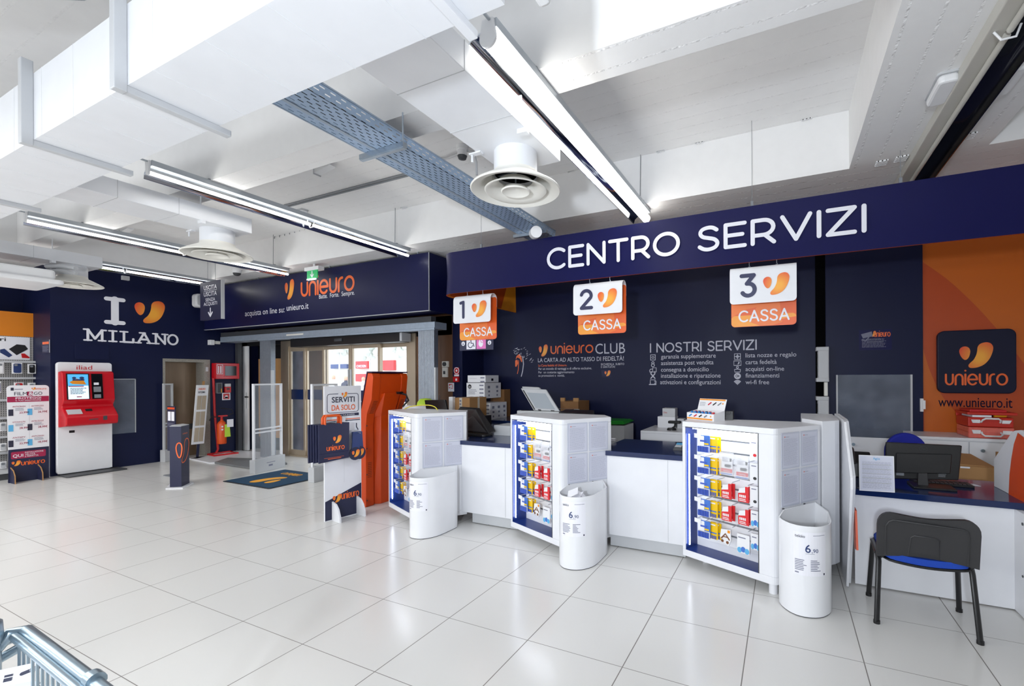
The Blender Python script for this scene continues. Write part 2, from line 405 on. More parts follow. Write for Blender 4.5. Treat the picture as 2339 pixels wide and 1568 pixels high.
# orange gradient of the printed mark
m = MATS['logo_orange']; nt = m.node_tree; b = nt.nodes['Principled BSDF']
uvn = N(m, 'ShaderNodeUVMap'); uvn.uv_map = 'print'; vm = N(m, 'ShaderNodeVectorMath', operation='DISTANCE'); vm.inputs[1].default_value = (.66, .42, 0)
nt.links.new(uvn.outputs[0], vm.inputs[0]); cr = N(m, 'ShaderNodeValToRGB'); nt.links.new(vm.outputs['Value'], cr.inputs[0])
cr.color_ramp.elements[0].color = srgb((250, 176, 60)) + (1,); cr.color_ramp.elements[0].position = .12
cr.color_ramp.elements[1].color = srgb((232, 86, 44)) + (1,); cr.color_ramp.elements[1].position = .68
nt.links.new(cr.outputs[0], b.inputs['Base Color'])
# slotted galvanised sheet: real openings
m = mat('slotted', (166, 188, 214), .42, metal=.35, scale=20, var=.15); nt = m.node_tree; b = nt.nodes['Principled BSDF']
tc = N(m, 'ShaderNodeTexCoord'); sx = N(m, 'ShaderNodeSeparateXYZ'); nt.links.new(tc.outputs['Object'], sx.inputs[0])
row = math_n(m, 'DIVIDE', math_n(m, 'ADD', math_n(m, 'ADD', sx.outputs[0], sx.outputs[2]), 20), .03)
stag = math_n(m, 'MULTIPLY', math_n(m, 'FLOOR', row), .5)
col_ = math_n(m, 'FRACT', math_n(m, 'ADD', math_n(m, 'DIVIDE', math_n(m, 'ADD', sx.outputs[1], 20), .075), stag))
slot = math_n(m, 'MULTIPLY', math_n(m, 'LESS_THAN', col_, .5), math_n(m, 'LESS_THAN', math_n(m, 'FRACT', row), .27))
nt.links.new(math_n(m, 'SUBTRACT', 1, slot), b.inputs['Alpha'])
# corrugated galvanised columns
m = mat('corrugated', (150, 158, 168), .4, metal=.7, scale=20, var=.15); nt = m.node_tree; b = nt.nodes['Principled BSDF']
tc = N(m, 'ShaderNodeTexCoord'); sx = N(m, 'ShaderNodeSeparateXYZ'); nt.links.new(tc.outputs['Object'], sx.inputs[0])
wv = math_n(m, 'SINE', math_n(m, 'MULTIPLY', math_n(m, 'ADD', sx.outputs[0], sx.outputs[1]), 260))
bp = N(m, 'ShaderNodeBump'); bp.inputs['Strength'].default_value = .35; bp.inputs['Distance'].default_value = .004
nt.links.new(wv, bp.inputs['Height']); nt.links.new(bp.outputs[0], b.inputs['Normal'])
# perforated shelf back
m = mat('perforated', (150, 150, 150), .5); nt = m.node_tree; b = nt.nodes['Principled BSDF']
tc = N(m, 'ShaderNodeTexCoord'); sx = N(m, 'ShaderNodeSeparateXYZ'); nt.links.new(tc.outputs['Object'], sx.inputs[0])
hy = math_n(m, 'LESS_THAN', math_n(m, 'FRACT', math_n(m, 'DIVIDE', math_n(m, 'ADD', sx.outputs[1], 20), .025)), .45)
hz = math_n(m, 'LESS_THAN', math_n(m, 'FRACT', math_n(m, 'DIVIDE', math_n(m, 'ADD', sx.outputs[2], 20), .03)), .5)
mx = N(m, 'ShaderNodeMix', data_type='RGBA'); nt.links.new(math_n(m, 'MULTIPLY', hy, hz), mx.inputs[0])
mx.inputs[6].default_value = srgb((170, 168, 166)) + (1,); mx.inputs[7].default_value = srgb((50, 50, 52)) + (1,); nt.links.new(mx.outputs[2], b.inputs['Base Color'])

# ------------------------------------------------------------------ the setting
struct('floor', MB().box(-13.2, -7, -.1, 5, 6.9, 0), 'floor_tile')
XL, YS = -10.84, 6.5
c = MB(); c.box(-13.2, -7, 4.04, 5, 6.9, 4.2)                                  # slab, mi 0
for y0, y1 in ((-4.6, -4.33), (-2.25, -1.98), (.1, .37), (2.45, 2.72)): c.box(-13.2, y0, 3.5, 5, y1, 4.05)
c.box(-13.2, 4.87, 3.5, 5, 6.9, 4.05)
c.box(.55, -7, 3.498, 1.54, 4.88, 4.05, 1); c.box(-13.2, -7, 3.498, -9.9, 4.88, 4.05, 1)
struct('ceiling', c, ['concrete_x', 'concrete_y'])
struct('wall_front', MB().box(-13.2, -7.2, -.1, 5, -7, 4.2), 'white_paint')
struct('wall_right', MB().box(3.4, -7, 0, 3.6, 6.9, 4.05), 'white_paint')
struct('wall_left_far', MB().box(-13.2, -7, 0, -12.0, 3.05, 3.5), 'navy_wall')
# left wall with the lift opening
EY0, EY1, EZ = 4.52, 5.28, 1.955
w = MB(); w.box(-12.0, 3.03, 0, XL, EY0, 3.5); w.box(-12.0, EY0, EZ, XL, EY1, 3.5); w.box(-12.0, EY1, 0, XL, 6.9, 3.5); w.box(-12.0, EY0, 0, -11.75, EY1, EZ)
wl = struct('wall_left', w, 'navy_wall')
fl = FX(XL)
r = MB(); z0 = 2.24
def Iserif(mb, a, b, h, w_, sw, ht, c=.003):
    mb.ribbon(fl, [(a, b), (a, b + h)], sw, c); mb.ribbon(fl, [(a - w_ / 2, b + h), (a + w_ / 2, b + h)], ht, c); mb.ribbon(fl, [(a - w_ / 2, b), (a + w_ / 2, b)], ht, c)
l = MB(); Iserif(l, 3.82, 2.605, .415, .22, .105, .07)
def slab_word(mb):
    h, sw, ss = .185, .035, .027
    def seg(*p): mb.ribbon(fl, p, sw, .003)
    def ser(a, b, q=.06): mb.ribbon(fl, [(a - q, b), (a + q, b)], ss, .003)
    b = 2.265
    x = 3.47; seg((x, b), (x, b + h)); seg((x, b + h), (x + .09, b + .03)); seg((x + .09, b + .03), (x + .18, b + h)); seg((x + .18, b + h), (x + .18, b)); ser(x, b, .045); ser(x + .18, b, .045); ser(x - .02, b + h, .03); ser(x + .2, b + h, .03)
    x = 3.79; seg((x, b), (x, b + h)); ser(x, b, .05); ser(x, b + h, .05)
    x = 3.94; seg((x, b), (x, b + h)); ser(x + .01, b, .06); ser(x, b + h, .05); seg((x, b), (x + .13, b)); seg((x + .13, b), (x + .13, b + .06))
    x = 4.14; seg((x, b), (x + .085, b + h)); seg((x + .085, b + h), (x + .17, b)); seg((x + .04, b + .065), (x + .13, b + .065)); ser(x, b, .04); ser(x + .17, b, .04); ser(x + .06, b + h, .04)
    x = 4.4; seg((x, b), (x, b + h)); seg((x, b + h), (x + .14, b)); seg((x + .14, b), (x + .14, b + h)); ser(x, b, .045); ser(x - .01, b + h, .035); ser(x + .14, b + h, .045)
    mb.ribbon(fl, arc(4.665, b + h / 2, .075, h / 2, 0, 360, 24), sw, .003)
slab_word(l); part('lettering', l, 'letter_white', wl, label='white slab letters with a large I over MILANO')
logo(wl, fl, 4.09, 2.64, .44, .003, kx=.93)
h_ = MB(); h_.plate(fl, rr(3.31, 1.93, 3.74, 2.2, .02), 0, .012); part('hatch', h_, 'navy_wall', wl, bevel=.004)
# lift niche: stone surround and bronze doors
d3 = struct('door_3', MB().fbox(fl, 4.505, 0, -.3, 4.54, EZ + .03, .012).fbox(fl, 5.19, 0, -.3, 5.295, EZ + .03, .012).fbox(fl, 4.54, EZ - .03, -.3, 5.19, EZ + .03, .012), 'stone', label='lift doorway with stone surround')
e = MB(); e.fbox(fl, 4.54, 0, -.34, 5.2, EZ, -.30)
part('lift_door', e, 'elevator', d3); e = MB(); e.fbox(fl, 4.54, 0, -.30, 4.78, EZ, -.27); part('lift_door', e, 'elevator', d3)
part('lower_band', MB().fbox(fl, 4.78, .55, -.299, 5.19, .66, -.292), 'dark_grey', d3)
part('call_plate', MB().fbox(fl, 5.215, 1.74, .012, 5.26, 1.83, .022), 'light_grey', d3)
# back wall of the service area, its short side wall, the orange wall
YB = 6.5
bw = struct('wall_back', MB().box(-5.0, YB, 0, 1.46, YB + .2, 3.5), 'navy_wall')
struct('wall_side', MB().box(-4.96, 5.92, 0, -4.76, YB, 3.5), 'navy_wall')
ow = MB(); ow.box(1.46, YB, 0, 3.4, YB + .2, 3.5)
owo = struct('wall_back_orange', ow, 'orange_wall')
fb = FY(YB)
def pb(px, py): q = at(px, py, 'y', YB); return (q.x, q.z)
sw = MB(); sw.flat(fb, spline([pb(*q) for q in ((2106, 598), (2160, 636), (2205, 676), (2250, 722), (2300, 780), (2345, 840), (2380, 890))], False, 6) + [pb(2380, 1010), pb(2250, 1010), pb(2106, 990)], .003)
part('curved_graphic', sw, 'orange_deep', owo)
sw = MB(); sw.flat(fb, spline([pb(2106, 790), pb(2125, 850), pb(2155, 910), pb(2200, 960), pb(2235, 1010)], False, 6) + [pb(2112, 1010)], .005); part('curved_graphic', sw, 'orange_wall', owo)
t = MB(); a, b = pb(2143, 929); txt(t, fb, 'www.unieuro.it', a, b, .11, width=pb(2312, 929)[0] - a, bold=.004, c=.007); part('lettering', t, mat('url_navy', (16, 18, 48), .6, spec=.1), owo)
# printed lettering on the service wall
def wtxt(mb, s, px, py, px1, hpx, bold=0., mi=0):
    a, b = pb(px, py); txt(mb, fb, s, a, b, pb(px, py - hpx)[1] - b, width=pb(px1, py)[0] - a, bold=bold, mi=mi, c=.003)
l = MB(); a, b = pb(1486, 805); strokes(l, fb, 'I NOSTRI SERVIZI', a, b, pb(1486, 786)[1] - b, .15, .26, width=pb(1727, 800)[0] - a)
for i, (s, y, x1) in enumerate((('garanzia supplementare', 820, 1635), ('assistenza post vendita', 834.5, 1630), ('consegna a domicilio', 849.5, 1619), ('installazione e riparazione', 863.5, 1646), ('attivazioni e configurazioni', 878, 1646))):
    wtxt(l, s, 1510 if i < 4 else 1508, y, x1, 9.5, .008)
for s, y, x1 in (('lista nozze e regalo', 817, 1819), ('carta fedelt\u00e0', 832.5, 1774), ('acquisti on-line', 848, 1791), ('finanziamenti', 863, 1780), ('wi-fi free', 878, 1757)): wtxt(l, s, 1703, y, x1, 9.5, .008)
part('services_list', l, 'letter_dim', bw)
ic = MB()
def icon(px, py, k):
    a, b = pb(px, py); s = .038; R = lambda p, w=.012: ic.ribbon(fb, [(a + x * s, b + y * s) for x, y in p], w, .003)
    sq = [(-1, -1), (1, -1), (1, 1), (-1, 1), (-1, -1)]
    ci = lambda x, y, r: arc(x, y, r, r, 0, 360, 12)
    if k == 0: R([(x * .9, y) for x, y in sq]); R(ci(0, 0, .4), .008)
    if k == 1: R(ci(0, .45, .45), .01); R(ci(0, -.5, .6), .01)
    if k == 2: R([(-.1, -.7), (1.3, -.7), (1.3, .9), (-.1, .9), (-.1, -.7)], .01); R([(-.1, .4), (-.9, .4), (-1.3, -.1), (-1.3, -.7), (-.1, -.7)], .01); R(ci(-.7, -.8, .25), .008); R(ci(.7, -.8, .25), .008)
    if k == 3: R([(-.8, -.9), (.8, .9)], .016); R([(-.8, .9), (.8, -.9)], .016)
    if k == 4: R([(-1, -.6), (-1, .9), (.9, .9), (.9, -.6)], .01); R([(-1.4, -.9), (1.2, -.9)], .014); R([(.6, -.5), (1.3, -.5), (1.3, .4), (.6, .4)], .008)
    if k == 5: R(sq, .01); R([(0, -1), (0, 1)], .008); R([(-1, 0), (1, 0)], .008); R(ci(0, 0, .4), .008)
    if k == 6: R([(x * 1.2, y * .8) for x, y in sq], .01); ic.flat(fb, [(a + (x - .3) * s * .9, b + (y - .5) * s * .9) for x, y in COMMA], .003)
    if k == 7: R([(-1, -.1), (-.9, -1), (.9, -1), (1, -.1), (0, .1), (-1, -.1)], .01); R(ci(0, .7, .35), .008)
    if k == 8: R(ci(0, 0, .9), .02); R(arc(.1, 0, .4, .4, 50, 310, 10), .012)
    if k == 9:
        for rr_ in (.5, .95, 1.4): R(arc(0, -.8, rr_, rr_, 45, 135, 8), .014)
        ic.flat(fb, [(a + x * s, b + y * s) for x, y in arc(0, -.75, .2, .2, 0, 360, 8)], .003)
for i, y in enumerate((817, 832, 846, 859.5, 873.5)): icon(1491.5, y, i); icon(1684.5, y - 2 if i < 3 else y, i + 5)
part('service_icons', ic, 'letter_dim', bw)
l = MB(); a, b = pb(1360, 809); txt(l, fb, 'CLUB', a, b, .155, width=pb(1428, 806)[0] - a, c=.003)
wtxt(l, 'LA CARTA AD ALTO TASSO DI FEDELT\u00c0!', 1229, 828, 1425, 9, .012)
wtxt(l, 'Per un mondo di vantaggi e di offerte esclusive.', 1230, 845.5, 1352, 5, .01); wtxt(l, 'Per  un costante aggiornamento', 1230, 853.5, 1312, 5, .01); wtxt(l, 'su promozioni e  novit\u00e0.', 1230, 861, 1290, 5, .01)
wtxt(l, 'RICHIEDILA  SUBITO', 1373, 835, 1426, 4.5, .014); wtxt(l, '\u00c8 GRATUITA!', 1373, 841, 1405, 4.5, .014)
part('club_lettering', l, 'letter_dim', bw)
l = MB(); a, b = pb(1259, 808); strokes(l, fb, 'unieuro', a, b, .165, .13, .2, width=pb(1354, 806)[0] - a); wtxt(l, 'La Carta fedelt\u00e0 di Unieuro.', 1230, 838, 1295, 5, .01)
part('club_lettering', l, 'letter_orange', bw, label='orange lettering')
a, b = pb(1231, 815); logo(bw, fb, a, b, pb(1231, 788)[1] - b, .003, kx=.78)
# small printed picture beside it: a bag shape with a spray of flakes
l = MB()
def fp(pts, mi): l.flat(fb, [pb(*q) for q in pts], .003, mi)
fp([(1178, 822), (1180, 814), (1186, 809), (1191, 814), (1193, 826), (1191, 828), (1188, 820), (1182, 817)], 0); fp([(1177, 824), (1182, 822), (1184, 830), (1180, 838), (1177, 838)], 0)
l.ribbon(fb, [pb(1185, 824), pb(1184, 845), pb(1182, 854)], .012, .003, 0); l.ribbon(fb, [pb(1194, 815), pb(1196, 832), pb(1194, 848), pb(1191, 860)], .016, .003, 1)
for i in range(42):
    tt = random.random(); x = 1174 + 44 * random.random(); y = 795 + 34 * random.random() * (.4 + .6 * (x - 1174) / 44); a, b = pb(x, y); q = random.uniform(.006, .015)
    l.ribbon(fb, [(a - q, b - q * .5), (a + q, b + q * random.uniform(-.5, 1))], .007, .003, 1)
part('printed_picture', l, ['letter_orange', 'letter_dim'], bw)
l = MB(); l.flat(fb, [pb(1373, 846), pb(1395, 845), pb(1396, 862), pb(1375, 862)], .003, 0); part('printed_card', l, ['navy_panel'], bw)
a, b = pb(1381, 860); logo(bw, fb, a, b, .09, .005)
# blue service door standing in the wall, with its poster pane
def pd(px, py, y): q = at(px, py, 'y', y); return (q.x, q.z)
YD = YB - .03
dr = MB(); dr.box(.47, YD, 0, 1.455, YB, 3.5)
ddo = struct('door_4', dr, 'navy_wall', bevel=.004, label='navy service door panel')
part('shadow_gap', MB().box(.36, YB - .012, 0, .47, YB, 3.5), 'void', ddo)
x0, z1 = pd(1912, 857, YD); x1, _ = pd(2081, 857, YD)
part('poster_pane', MB().box(x0, YD - .015, .72, x1, YD - .002, z1), 'film', ddo)
part('pane_frame', MB().box(x0 - .012, YD - .02, .72, x0 + .006, YD, z1).box(x1 - .01, YD - .02, .72, x1 + .01, YD, z1), 'light_grey', ddo)
part('latch_plate', MB().box(1.42, YD - .03, 1.17, 1.45, YD, 1.32).box(1.435, YD - .045, 1.2, 1.465, YD, 1.3), 'white_plastic', ddo)
# raised landing by the lift, and dark trim at the entrance wall corner
pl = [at(433, 1050, 'z', 0), at(545, 1031, 'z', 0), at(648, 1040, 'z', 0), at(600, 1054, 'z', 0), at(480, 1060, 'z', 0)]
struct('trim_1', MB().prism([(p.x, p.y) for p in pl], 0, .02), 'white_lam', label='raised landing by the lift')
# ------------------------------------------------------------------ overhead: duct, lamps, tray
du = thing('air_duct', 'large white rectangular air duct running left to right under the ceiling', 'duct', (-4, 1.25, 3.0))
db = MB().box(-11.5, 1.05, 3.0, -.95, 1.44, 3.39)
for x in [-11 + .42 * i for i in range(24)]: db.box(x - .0015, 1.048, 2.998, x + .0015, 1.443, 3.391, 1)
part('duct_body', db, ['duct_white', 'white_plastic'], du)
part('end_wrap', MB().box(-.96, 1.06, 3.01, -.80, 1.43, 3.38).box(-.83, 1.02, 2.98, -.78, 1.50, 3.4), 'white_paint', du, bevel=.015)
for x in (-7.2, -5.55, -4.0, -2.86, -1.14):
    b = MB(); b.box(x - .022, 1.012, 2.966, x + .022, 1.50, 3.0); b.box(x - .0235, 1.0, 2.964, x + .0235, 1.05, 3.46)
    part('flange', b, 'light_grey' if x < -1.2 else 'duct_white', du, bevel=.004)
def branch(xc, yc, label, lamp_rod=True):
    t = thing('branch_duct', label, 'duct', (xc, yc, 2.93), 'branch ducts with round diffusers')
    part('duct_body', MB().box(xc - .24, 1.442, 3.2, xc + .235, 3.02, 3.358), 'duct_white', t, bevel=.004)
    part('seam', MB().box(xc - .242, 1.9, 3.197, xc + .237, 1.903, 3.359).box(xc - .242, 2.35, 3.197, xc + .237, 2.353, 3.359), 'light_grey', t)
    part('neck', MB().lathe((xc, yc, 0), [(.155, 3.2), (.155, 3.03)], 36), 'duct_white', t, smooth=40)
    part('cone', MB().lathe((xc, yc, 0), [(.155, 3.06), (.16, 3.035), (.25, 2.985), (.315, 2.945), (.322, 2.935), (.315, 2.928), (.262, 2.945), (.24, 2.97), (.17, 3.02)], 48), 'cream', t, smooth=60)
    part('ring', MB().lathe((xc, yc, 0), [(.215, 2.936), (.222, 2.93), (.212, 2.925), (.15, 2.965), (.12, 3.0)], 48), 'cream', t, smooth=60)
    part('ring', MB().lathe((xc, yc, 0), [(.0, 2.955), (.085, 2.948), (.106, 2.926), (.098, 2.919), (.07, 2.935), (0, 2.945)], 40), 'cream', t, smooth=60)
    part('inner_throat', MB().lathe((xc, yc, 0), [(.152, 3.19), (.152, 3.05)], 30).cyl((xc, yc, 3.19), (xc, yc, 3.188), .152), 'black_plastic', t)
    part('stem', MB().cyl((xc, yc, 2.95), (xc, yc, 3.19), .006).box(xc - .15, yc - .006, 3.06, xc + .15, yc + .006, 3.07), 'steel', t)
    part('hanger_rod', MB().cyl((xc + .2, yc - .25, 3.36), (xc + .2, yc - .25, 4.04), .006, n=8).box(xc + .18, yc - .27, 3.17, xc + .25, yc - .23, 3.2), 'duct_white', t)
    part('damper_clip', MB().box(xc - .30, yc - .15, 3.19, xc - .2, yc - .11, 3.2).cyl((xc - .285, yc - .13, 3.2), (xc - .285, yc - .13, 3.14), .008), 'duct_white', t)
branch(-1.74, 2.77, 'white branch duct with round diffuser nearest the long grey cable tray')
branch(-5.57, 2.80, 'white branch duct with round diffuser in front of the left lamp rows')
branch(-9.17, 2.78, 'leftmost white branch duct, its diffuser beside the cassette air unit')
def lamp_row(x, y0, y1, label, lit=True, z=3.4, r=.017):
    t = thing('strip_lamp', label, 'ceiling lamp', (x, (y0 + y1) / 2, z), 'suspended strip lamps')
    part('trunking', MB().box(x - .05, y0, z + .055, x + .05, y1, z + .105).box(x + .005, y0 - .45, z + .085, x + .02, y0, z + .1), 'rail_grey', t, bevel=.004)
    s_ = (1 if r > .03 else .62) if lit else -1; pr = [(x - s_ * a_, z + b_) for a_, b_ in ((.03, .058), (.10, .045), (.14, .012), (.155, -.035), (.148, -.035), (.134, .008), (.098, .038), (.03, .05))]
    fr = Fr((0, 0, 0), (1, 0, 0), (0, 0, 1)); ref = MB()
    ref.plate(fr, pr, -y1, -y0)
    part('reflector', ref, 'mirror' if lit else 'screen_black', t, smooth=50)
    if not lit: part('trunking_cover', MB().box(x - .09, y0, z + .02, x + .0, y1, z + .1), 'tube_off', t, bevel=.006)
    seg = [(y0, (y0 + y1) / 2 - .02), ((y0 + y1) / 2 + .02, y1)]
    for a, b in seg:
        tb = MB(); tb.cyl((x, a, z), (x, b, z), r, n=20)
        part('tube', tb, 'tube_light' if lit else 'tube_off', t, smooth=40)
    part('end_cap', MB().plate(fr, arc(x, z, r + .006, r + .006, 180, 360, 10) + [(x + .035, z + .1), (x - .035, z + .1)], -y0, -y0 + .015), 'white_plastic', t)
    part('joint_clip', MB().tube([(x - .06, (y0 + y1) / 2, z + .02), (x - .03, (y0 + y1) / 2, z - .03), (x + .03, (y0 + y1) / 2, z - .03), (x + .05, (y0 + y1) / 2, z + .03)], .006), 'white_plastic', t)
    for yy in (y0 + .45, y1 - .25): part('hanger', MB().cyl((x, yy, z + .1), (x + .01, yy, 4.02 if 2.72 < yy < 4.87 else 3.5), .004, n=6).box(x - .02, yy - .015, z + .1, x + .045, yy + .015, z + .115), 'mid_grey', t)
lamp_row(-1.42, 2.0, 5.05, 'brightest lit strip lamp ending at the big white capital lettering', r=.046)
lamp_row(-5.03, 2.0, 5.02, 'lit strip lamp left of the grey cable tray ending at the shop front sign')
lamp_row(-7.8, 2.0, 5.0, 'lit strip lamp ending at the green exit sign')
lamp_row(-9.98, 2.3, 5.0, 'leftmost lit strip lamp ending behind the small exit panel')
lamp_row(1.08, .8, 5.5, 'unlit grey strip lamp at the right under the flat beam', lit=False)
# cable tray
t = thing('cable_tray', 'galvanised slotted cable tray hung below the white ceiling', 'cable tray', (-2.7, 3.3, 3.3))
part('wide_tray', MB().box(-2.75, 1.46, 3.3, -2.54, 4.95, 3.302).box(-2.542, 1.46, 3.3, -2.54, 4.95, 3.385).box(-2.75, 1.46, 3.3, -2.748, 4.95, 3.36), 'slotted', t)
part('narrow_tray', MB().box(-2.86, 1.46, 3.3, -2.775, 4.95, 3.302).box(-2.862, 1.46, 3.3, -2.86, 4.95, 3.36), 'slotted', t)
part('edge_rail', MB().box(-2.545, 1.46, 3.385, -2.535, 4.95, 3.395).box(-2.775, 1.46, 3.295, -2.75, 4.95, 3.325).box(-2.87, 1.46, 3.297, -2.86, 4.95, 3.306), 'galv', t)
cb = MB()
for i in range(5): cb.tube([(-2.72 + .035 * i, 1.46, 3.318), (-2.71 + .035 * i, 3, 3.318), (-2.73 + .04 * i, 4.9, 3.318)], .013, 6)
part('cables', cb, 'dark_grey', t)
part('bracket', MB().box(-2.93, 2.43, 3.262, -2.48, 2.47, 3.298).cyl((-2.5, 2.45, 3.26), (-2.5, 2.45, 3.52), .006).box(-2.93, 2.435, 3.255, -2.48, 2.465, 3.262), 'steel', t)
part('bracket', MB().box(-2.93, 4.6, 3.262, -2.48, 4.64, 3.298), 'steel', t)
# small fittings on the ceiling
solo('speaker', 'small white cylindrical spotlight speaker at the end of the cable tray', 'speaker', MB().cyl((-2.58, 4.50, 3.235), (-2.48, 4.37, 3.205), .064, n=24).cyl((-2.58, 4.50, 3.235), (-2.6, 4.56, 3.296), .02), 'white_plastic', smooth=40)
t = thing('smoke_detector', 'white smoke detector with a looped conduit on the ceiling', 'smoke detector', (-2.35, 3.6, 3.7))
q = at(1056, 372, 'z', 3.86); x, y = q.x, q.y
part('base', MB().lathe((x, y, 0), [(0, 4.04), (.06, 4.04), (.06, 3.99), (.052, 3.985), (.052, 3.93)], 24), 'white_plastic', t, smooth=40)
part('sensor', MB().lathe((x, y, 0), [(.05, 3.93), (.04, 3.90), (0, 3.89)], 24), 'dark_grey', t, smooth=40)
part('conduit', MB().tube([(x - .6, y + .1, 4.03), (x - .25, y + .08, 4.0), (x - .05, y + .04, 3.995), (x + .05, y + .02, 3.985), (x + .13, y + .03, 3.96), (x + .15, y + .04, 3.85), (x + .15, y + .05, 3.72)], .012), 'light_grey', t, smooth=60)
def bulkhead(x, y, z, label, rot=0, L=.3, Wd=.11):
    t = thing('emergency_light', label, 'emergency light', (x, y, z), 'emergency lights on the ceiling')
    f = Fr((x, y, z), (math.cos(rot), math.sin(rot), 0), (-math.sin(rot), math.cos(rot), 0))
    part('diffuser', MB().plate(f, rr(-L / 2, -Wd / 2, L / 2, Wd / 2, .03), -.065, -.012), 'white_plastic', t, bevel=.015)
    part('back_plate', MB().plate(f, rr(-L / 2 - .008, -Wd / 2 - .008, L / 2 + .008, Wd / 2 + .008, .03), -.014, 0), 'light_grey', t)
q = at(2152, 196, 'z', 3.49); bulkhead(q.x, q.y, 3.498, 'white oblong emergency light left of the unlit strip lamp', math.pi / 2)
q = at(2278, 176, 'z', 3.49); bulkhead(q.x + .05, q.y, 3.498, 'white oblong emergency light right of the unlit strip lamp', math.pi / 2)
q = at(733, 505, 'z', 4.0); bulkhead(q.x, q.y - .35, 4.04, 'white oblong emergency light beside the lit lamp left of the tray', 0, .3, .1)
def wedge(px, py, z, label):
    q = at(px, py, 'z', z); x, y = q.x, q.y
    t = thing('ceiling_bracket', label, 'bracket', (x, y, z), 'small wedge brackets on the ceiling')
    part('wedge', MB().plate(Fr((x, y, z), (1, 0, 0), (0, 0, 1)), [(-.13, -.045), (-.13, 0), (.13, 0), (.11, -.012)], -.04, .04), 'white_plastic', t)
    part('end_plate', MB().box(x - .14, y - .045, z - .06, x - .13, y + .045, z), 'light_grey', t)
wedge(742, 384, 3.99, 'small white wedge bracket under the ceiling left of the cable tray'); wedge(290, 524, 3.9, 'small white wedge bracket among the left lamp rows')
def air_brick(px, py, ax, val, label, n):
    q = at(px, py, ax, val); b = MB()
    if ax == 'y': f = Fr((q.x, val, q.z), (1, 0, 0), (0, 0, 1))
    else: f = Fr((q.x, q.y, val), (1, 0, 0), (0, -1, 0))
    for k in range(4): b.fbox(f, -.045, -.05 + .03 * k, 0, .045, -.035 + .03 * k, .012)
    for k in range(3): b.fbox(f, -.035 + .03 * k, -.05, 0, -.025 + .03 * k, .055, .010)
    solo('ceiling_clip', label, 'clip', b, 'white_plastic', 'white grid clips on the ceiling')
for i, (px, py, ax, v, lab) in enumerate(((1511, 349, 'z', 4.04, 'white grid clip on the ceiling nearest the brightest lamp'), (1599, 330, 'z', 4.04, 'white grid clip right of another on the lower ceiling bay'), (1842, 277, 'z', 4.04, 'white grid clip at the upper right of the ceiling bay'), (1309, 395, 'z', 4.04, 'white grid clip beside the large round diffuser'), (926, 476, 'z', 4.04, 'white grid clip left of the cable tray'),
    (2013, 372, 'z', 3.498, 'white clip on the flat beam, left of two'), (2058, 362, 'z', 3.498, 'white clip on the flat beam, right of two'), (2211, 311, 'z', 3.498, 'white clip right of the unlit strip lamp'))): air_brick(px, py, ax, v, lab, i)
cd = MB(); p0, p1 = at(600, 487, 'z', 4.0), at(930, 402, 'z', 4.0); cd.tube([(p0.x, p0.y, 4.03), (p1.x, p1.y, 4.03)], .012); cd.tube([(p0.x, p0.y + .05, 4.03), (p1.x, p1.y + .05, 4.03)], .012)
solo('conduit', 'twin grey conduit across the ceiling left of the cable tray', 'conduit', cd, 'mid_grey')
hk = MB()
for i in range(9): p = at(628 + i * 11.5, 545 - i * 3.4, 'y', 4.86); hk.tube([(p.x, 4.86, p.z + .05), (p.x, 4.85, p.z), (p.x + .02, 4.84, p.z - .01)], .006, 5)
solo('hook_strip', 'row of small dark hooks along the ceiling beam', 'hooks', hk, 'mid_grey')
# dome camera
q = at(541, 622, 'y', 4.75); t = thing('dome_camera', 'small white dome camera near the shop front sign', 'camera', (q.x, 4.75, q.z - .08))
part('housing', MB().lathe((q.x, 4.75, q.z), [(0, .08), (.085, .08), (.085, .04), (.07, .03), (.065, -.02)], 24), 'white_plastic', t, smooth=40)
part('lens_dome', MB().lathe((q.x, 4.75, q.z), [(.062, -.02), (.05, -.05), (.025, -.065), (0, -.07)], 24), 'dark_grey', t, smooth=60)
part('stem', MB().cyl((q.x, 4.75, q.z + .08), (q.x, 4.75, 3.5), .02), 'white_plastic', t)
# cassette air unit and the big round duct at top left
t = thing('cassette_unit', 'white cassette air unit hanging at the left edge', 'air conditioner', (-9.2, 2.1, 2.85))
f = Fr((0, 0, 0), (1, 0, 0), (0, 1, 0)); x, y = -9.32, 2.02
a = at(90, 640, 'z', 2.85); b = at(0, 668, 'z', 2.85)
cx_, cy_ = a.x - .5, a.y - .12
part('panel', MB().plate(FZ(0), rr(cx_ - .45, cy_ - .42, cx_ + .47, cy_ + .36, .06), 2.83, 2.89), 'white_plastic', t, bevel=.02)
part('casing', MB().plate(FZ(0), rr(cx_ - .4, cy_ - .36, cx_ + .40, cy_ + .30, .05), 2.89, 3.02), 'white_plastic', t, bevel=.03)
part('louver', MB().box(cx_ - .3, cy_ - .42, 2.822, cx_ + .3, cy_ - .33, 2.832), 'dark_grey', t)
part('upright', MB().tube([(cx_ + .05, cy_ - .3, 2.96), (cx_ + .05, cy_ - .3, 3.2), (cx_ + .05, cy_ - .28, 3.45)], .07, 12), 'white_plastic', t, smooth=60)
part('cable_bundle', MB().tube([(cx_ - .1, cy_ + .35, 3.14), (cx_ + .15, cy_ + .42, 3.13), (cx_ + .33, cy_ + .5, 3.1)], .03).tube([(cx_ - .1, cy_ + .35, 3.08), (cx_ + .15, cy_ + .42, 3.07), (cx_ + .33, cy_ + .5, 3.03)], .025), 'light_grey', t, smooth=60)
q = at(235, 2, 'z', 3.75); d = MB(); d.tube([(q.x - .9, q.y - .6, 3.83), (q.x - .3, q.y - .28, 3.83), (q.x - .05, q.y - .14, 3.83), (q.x + .12, q.y - .16, 3.83), (q.x + .4, q.y - .45, 3.84)], .13, 20)
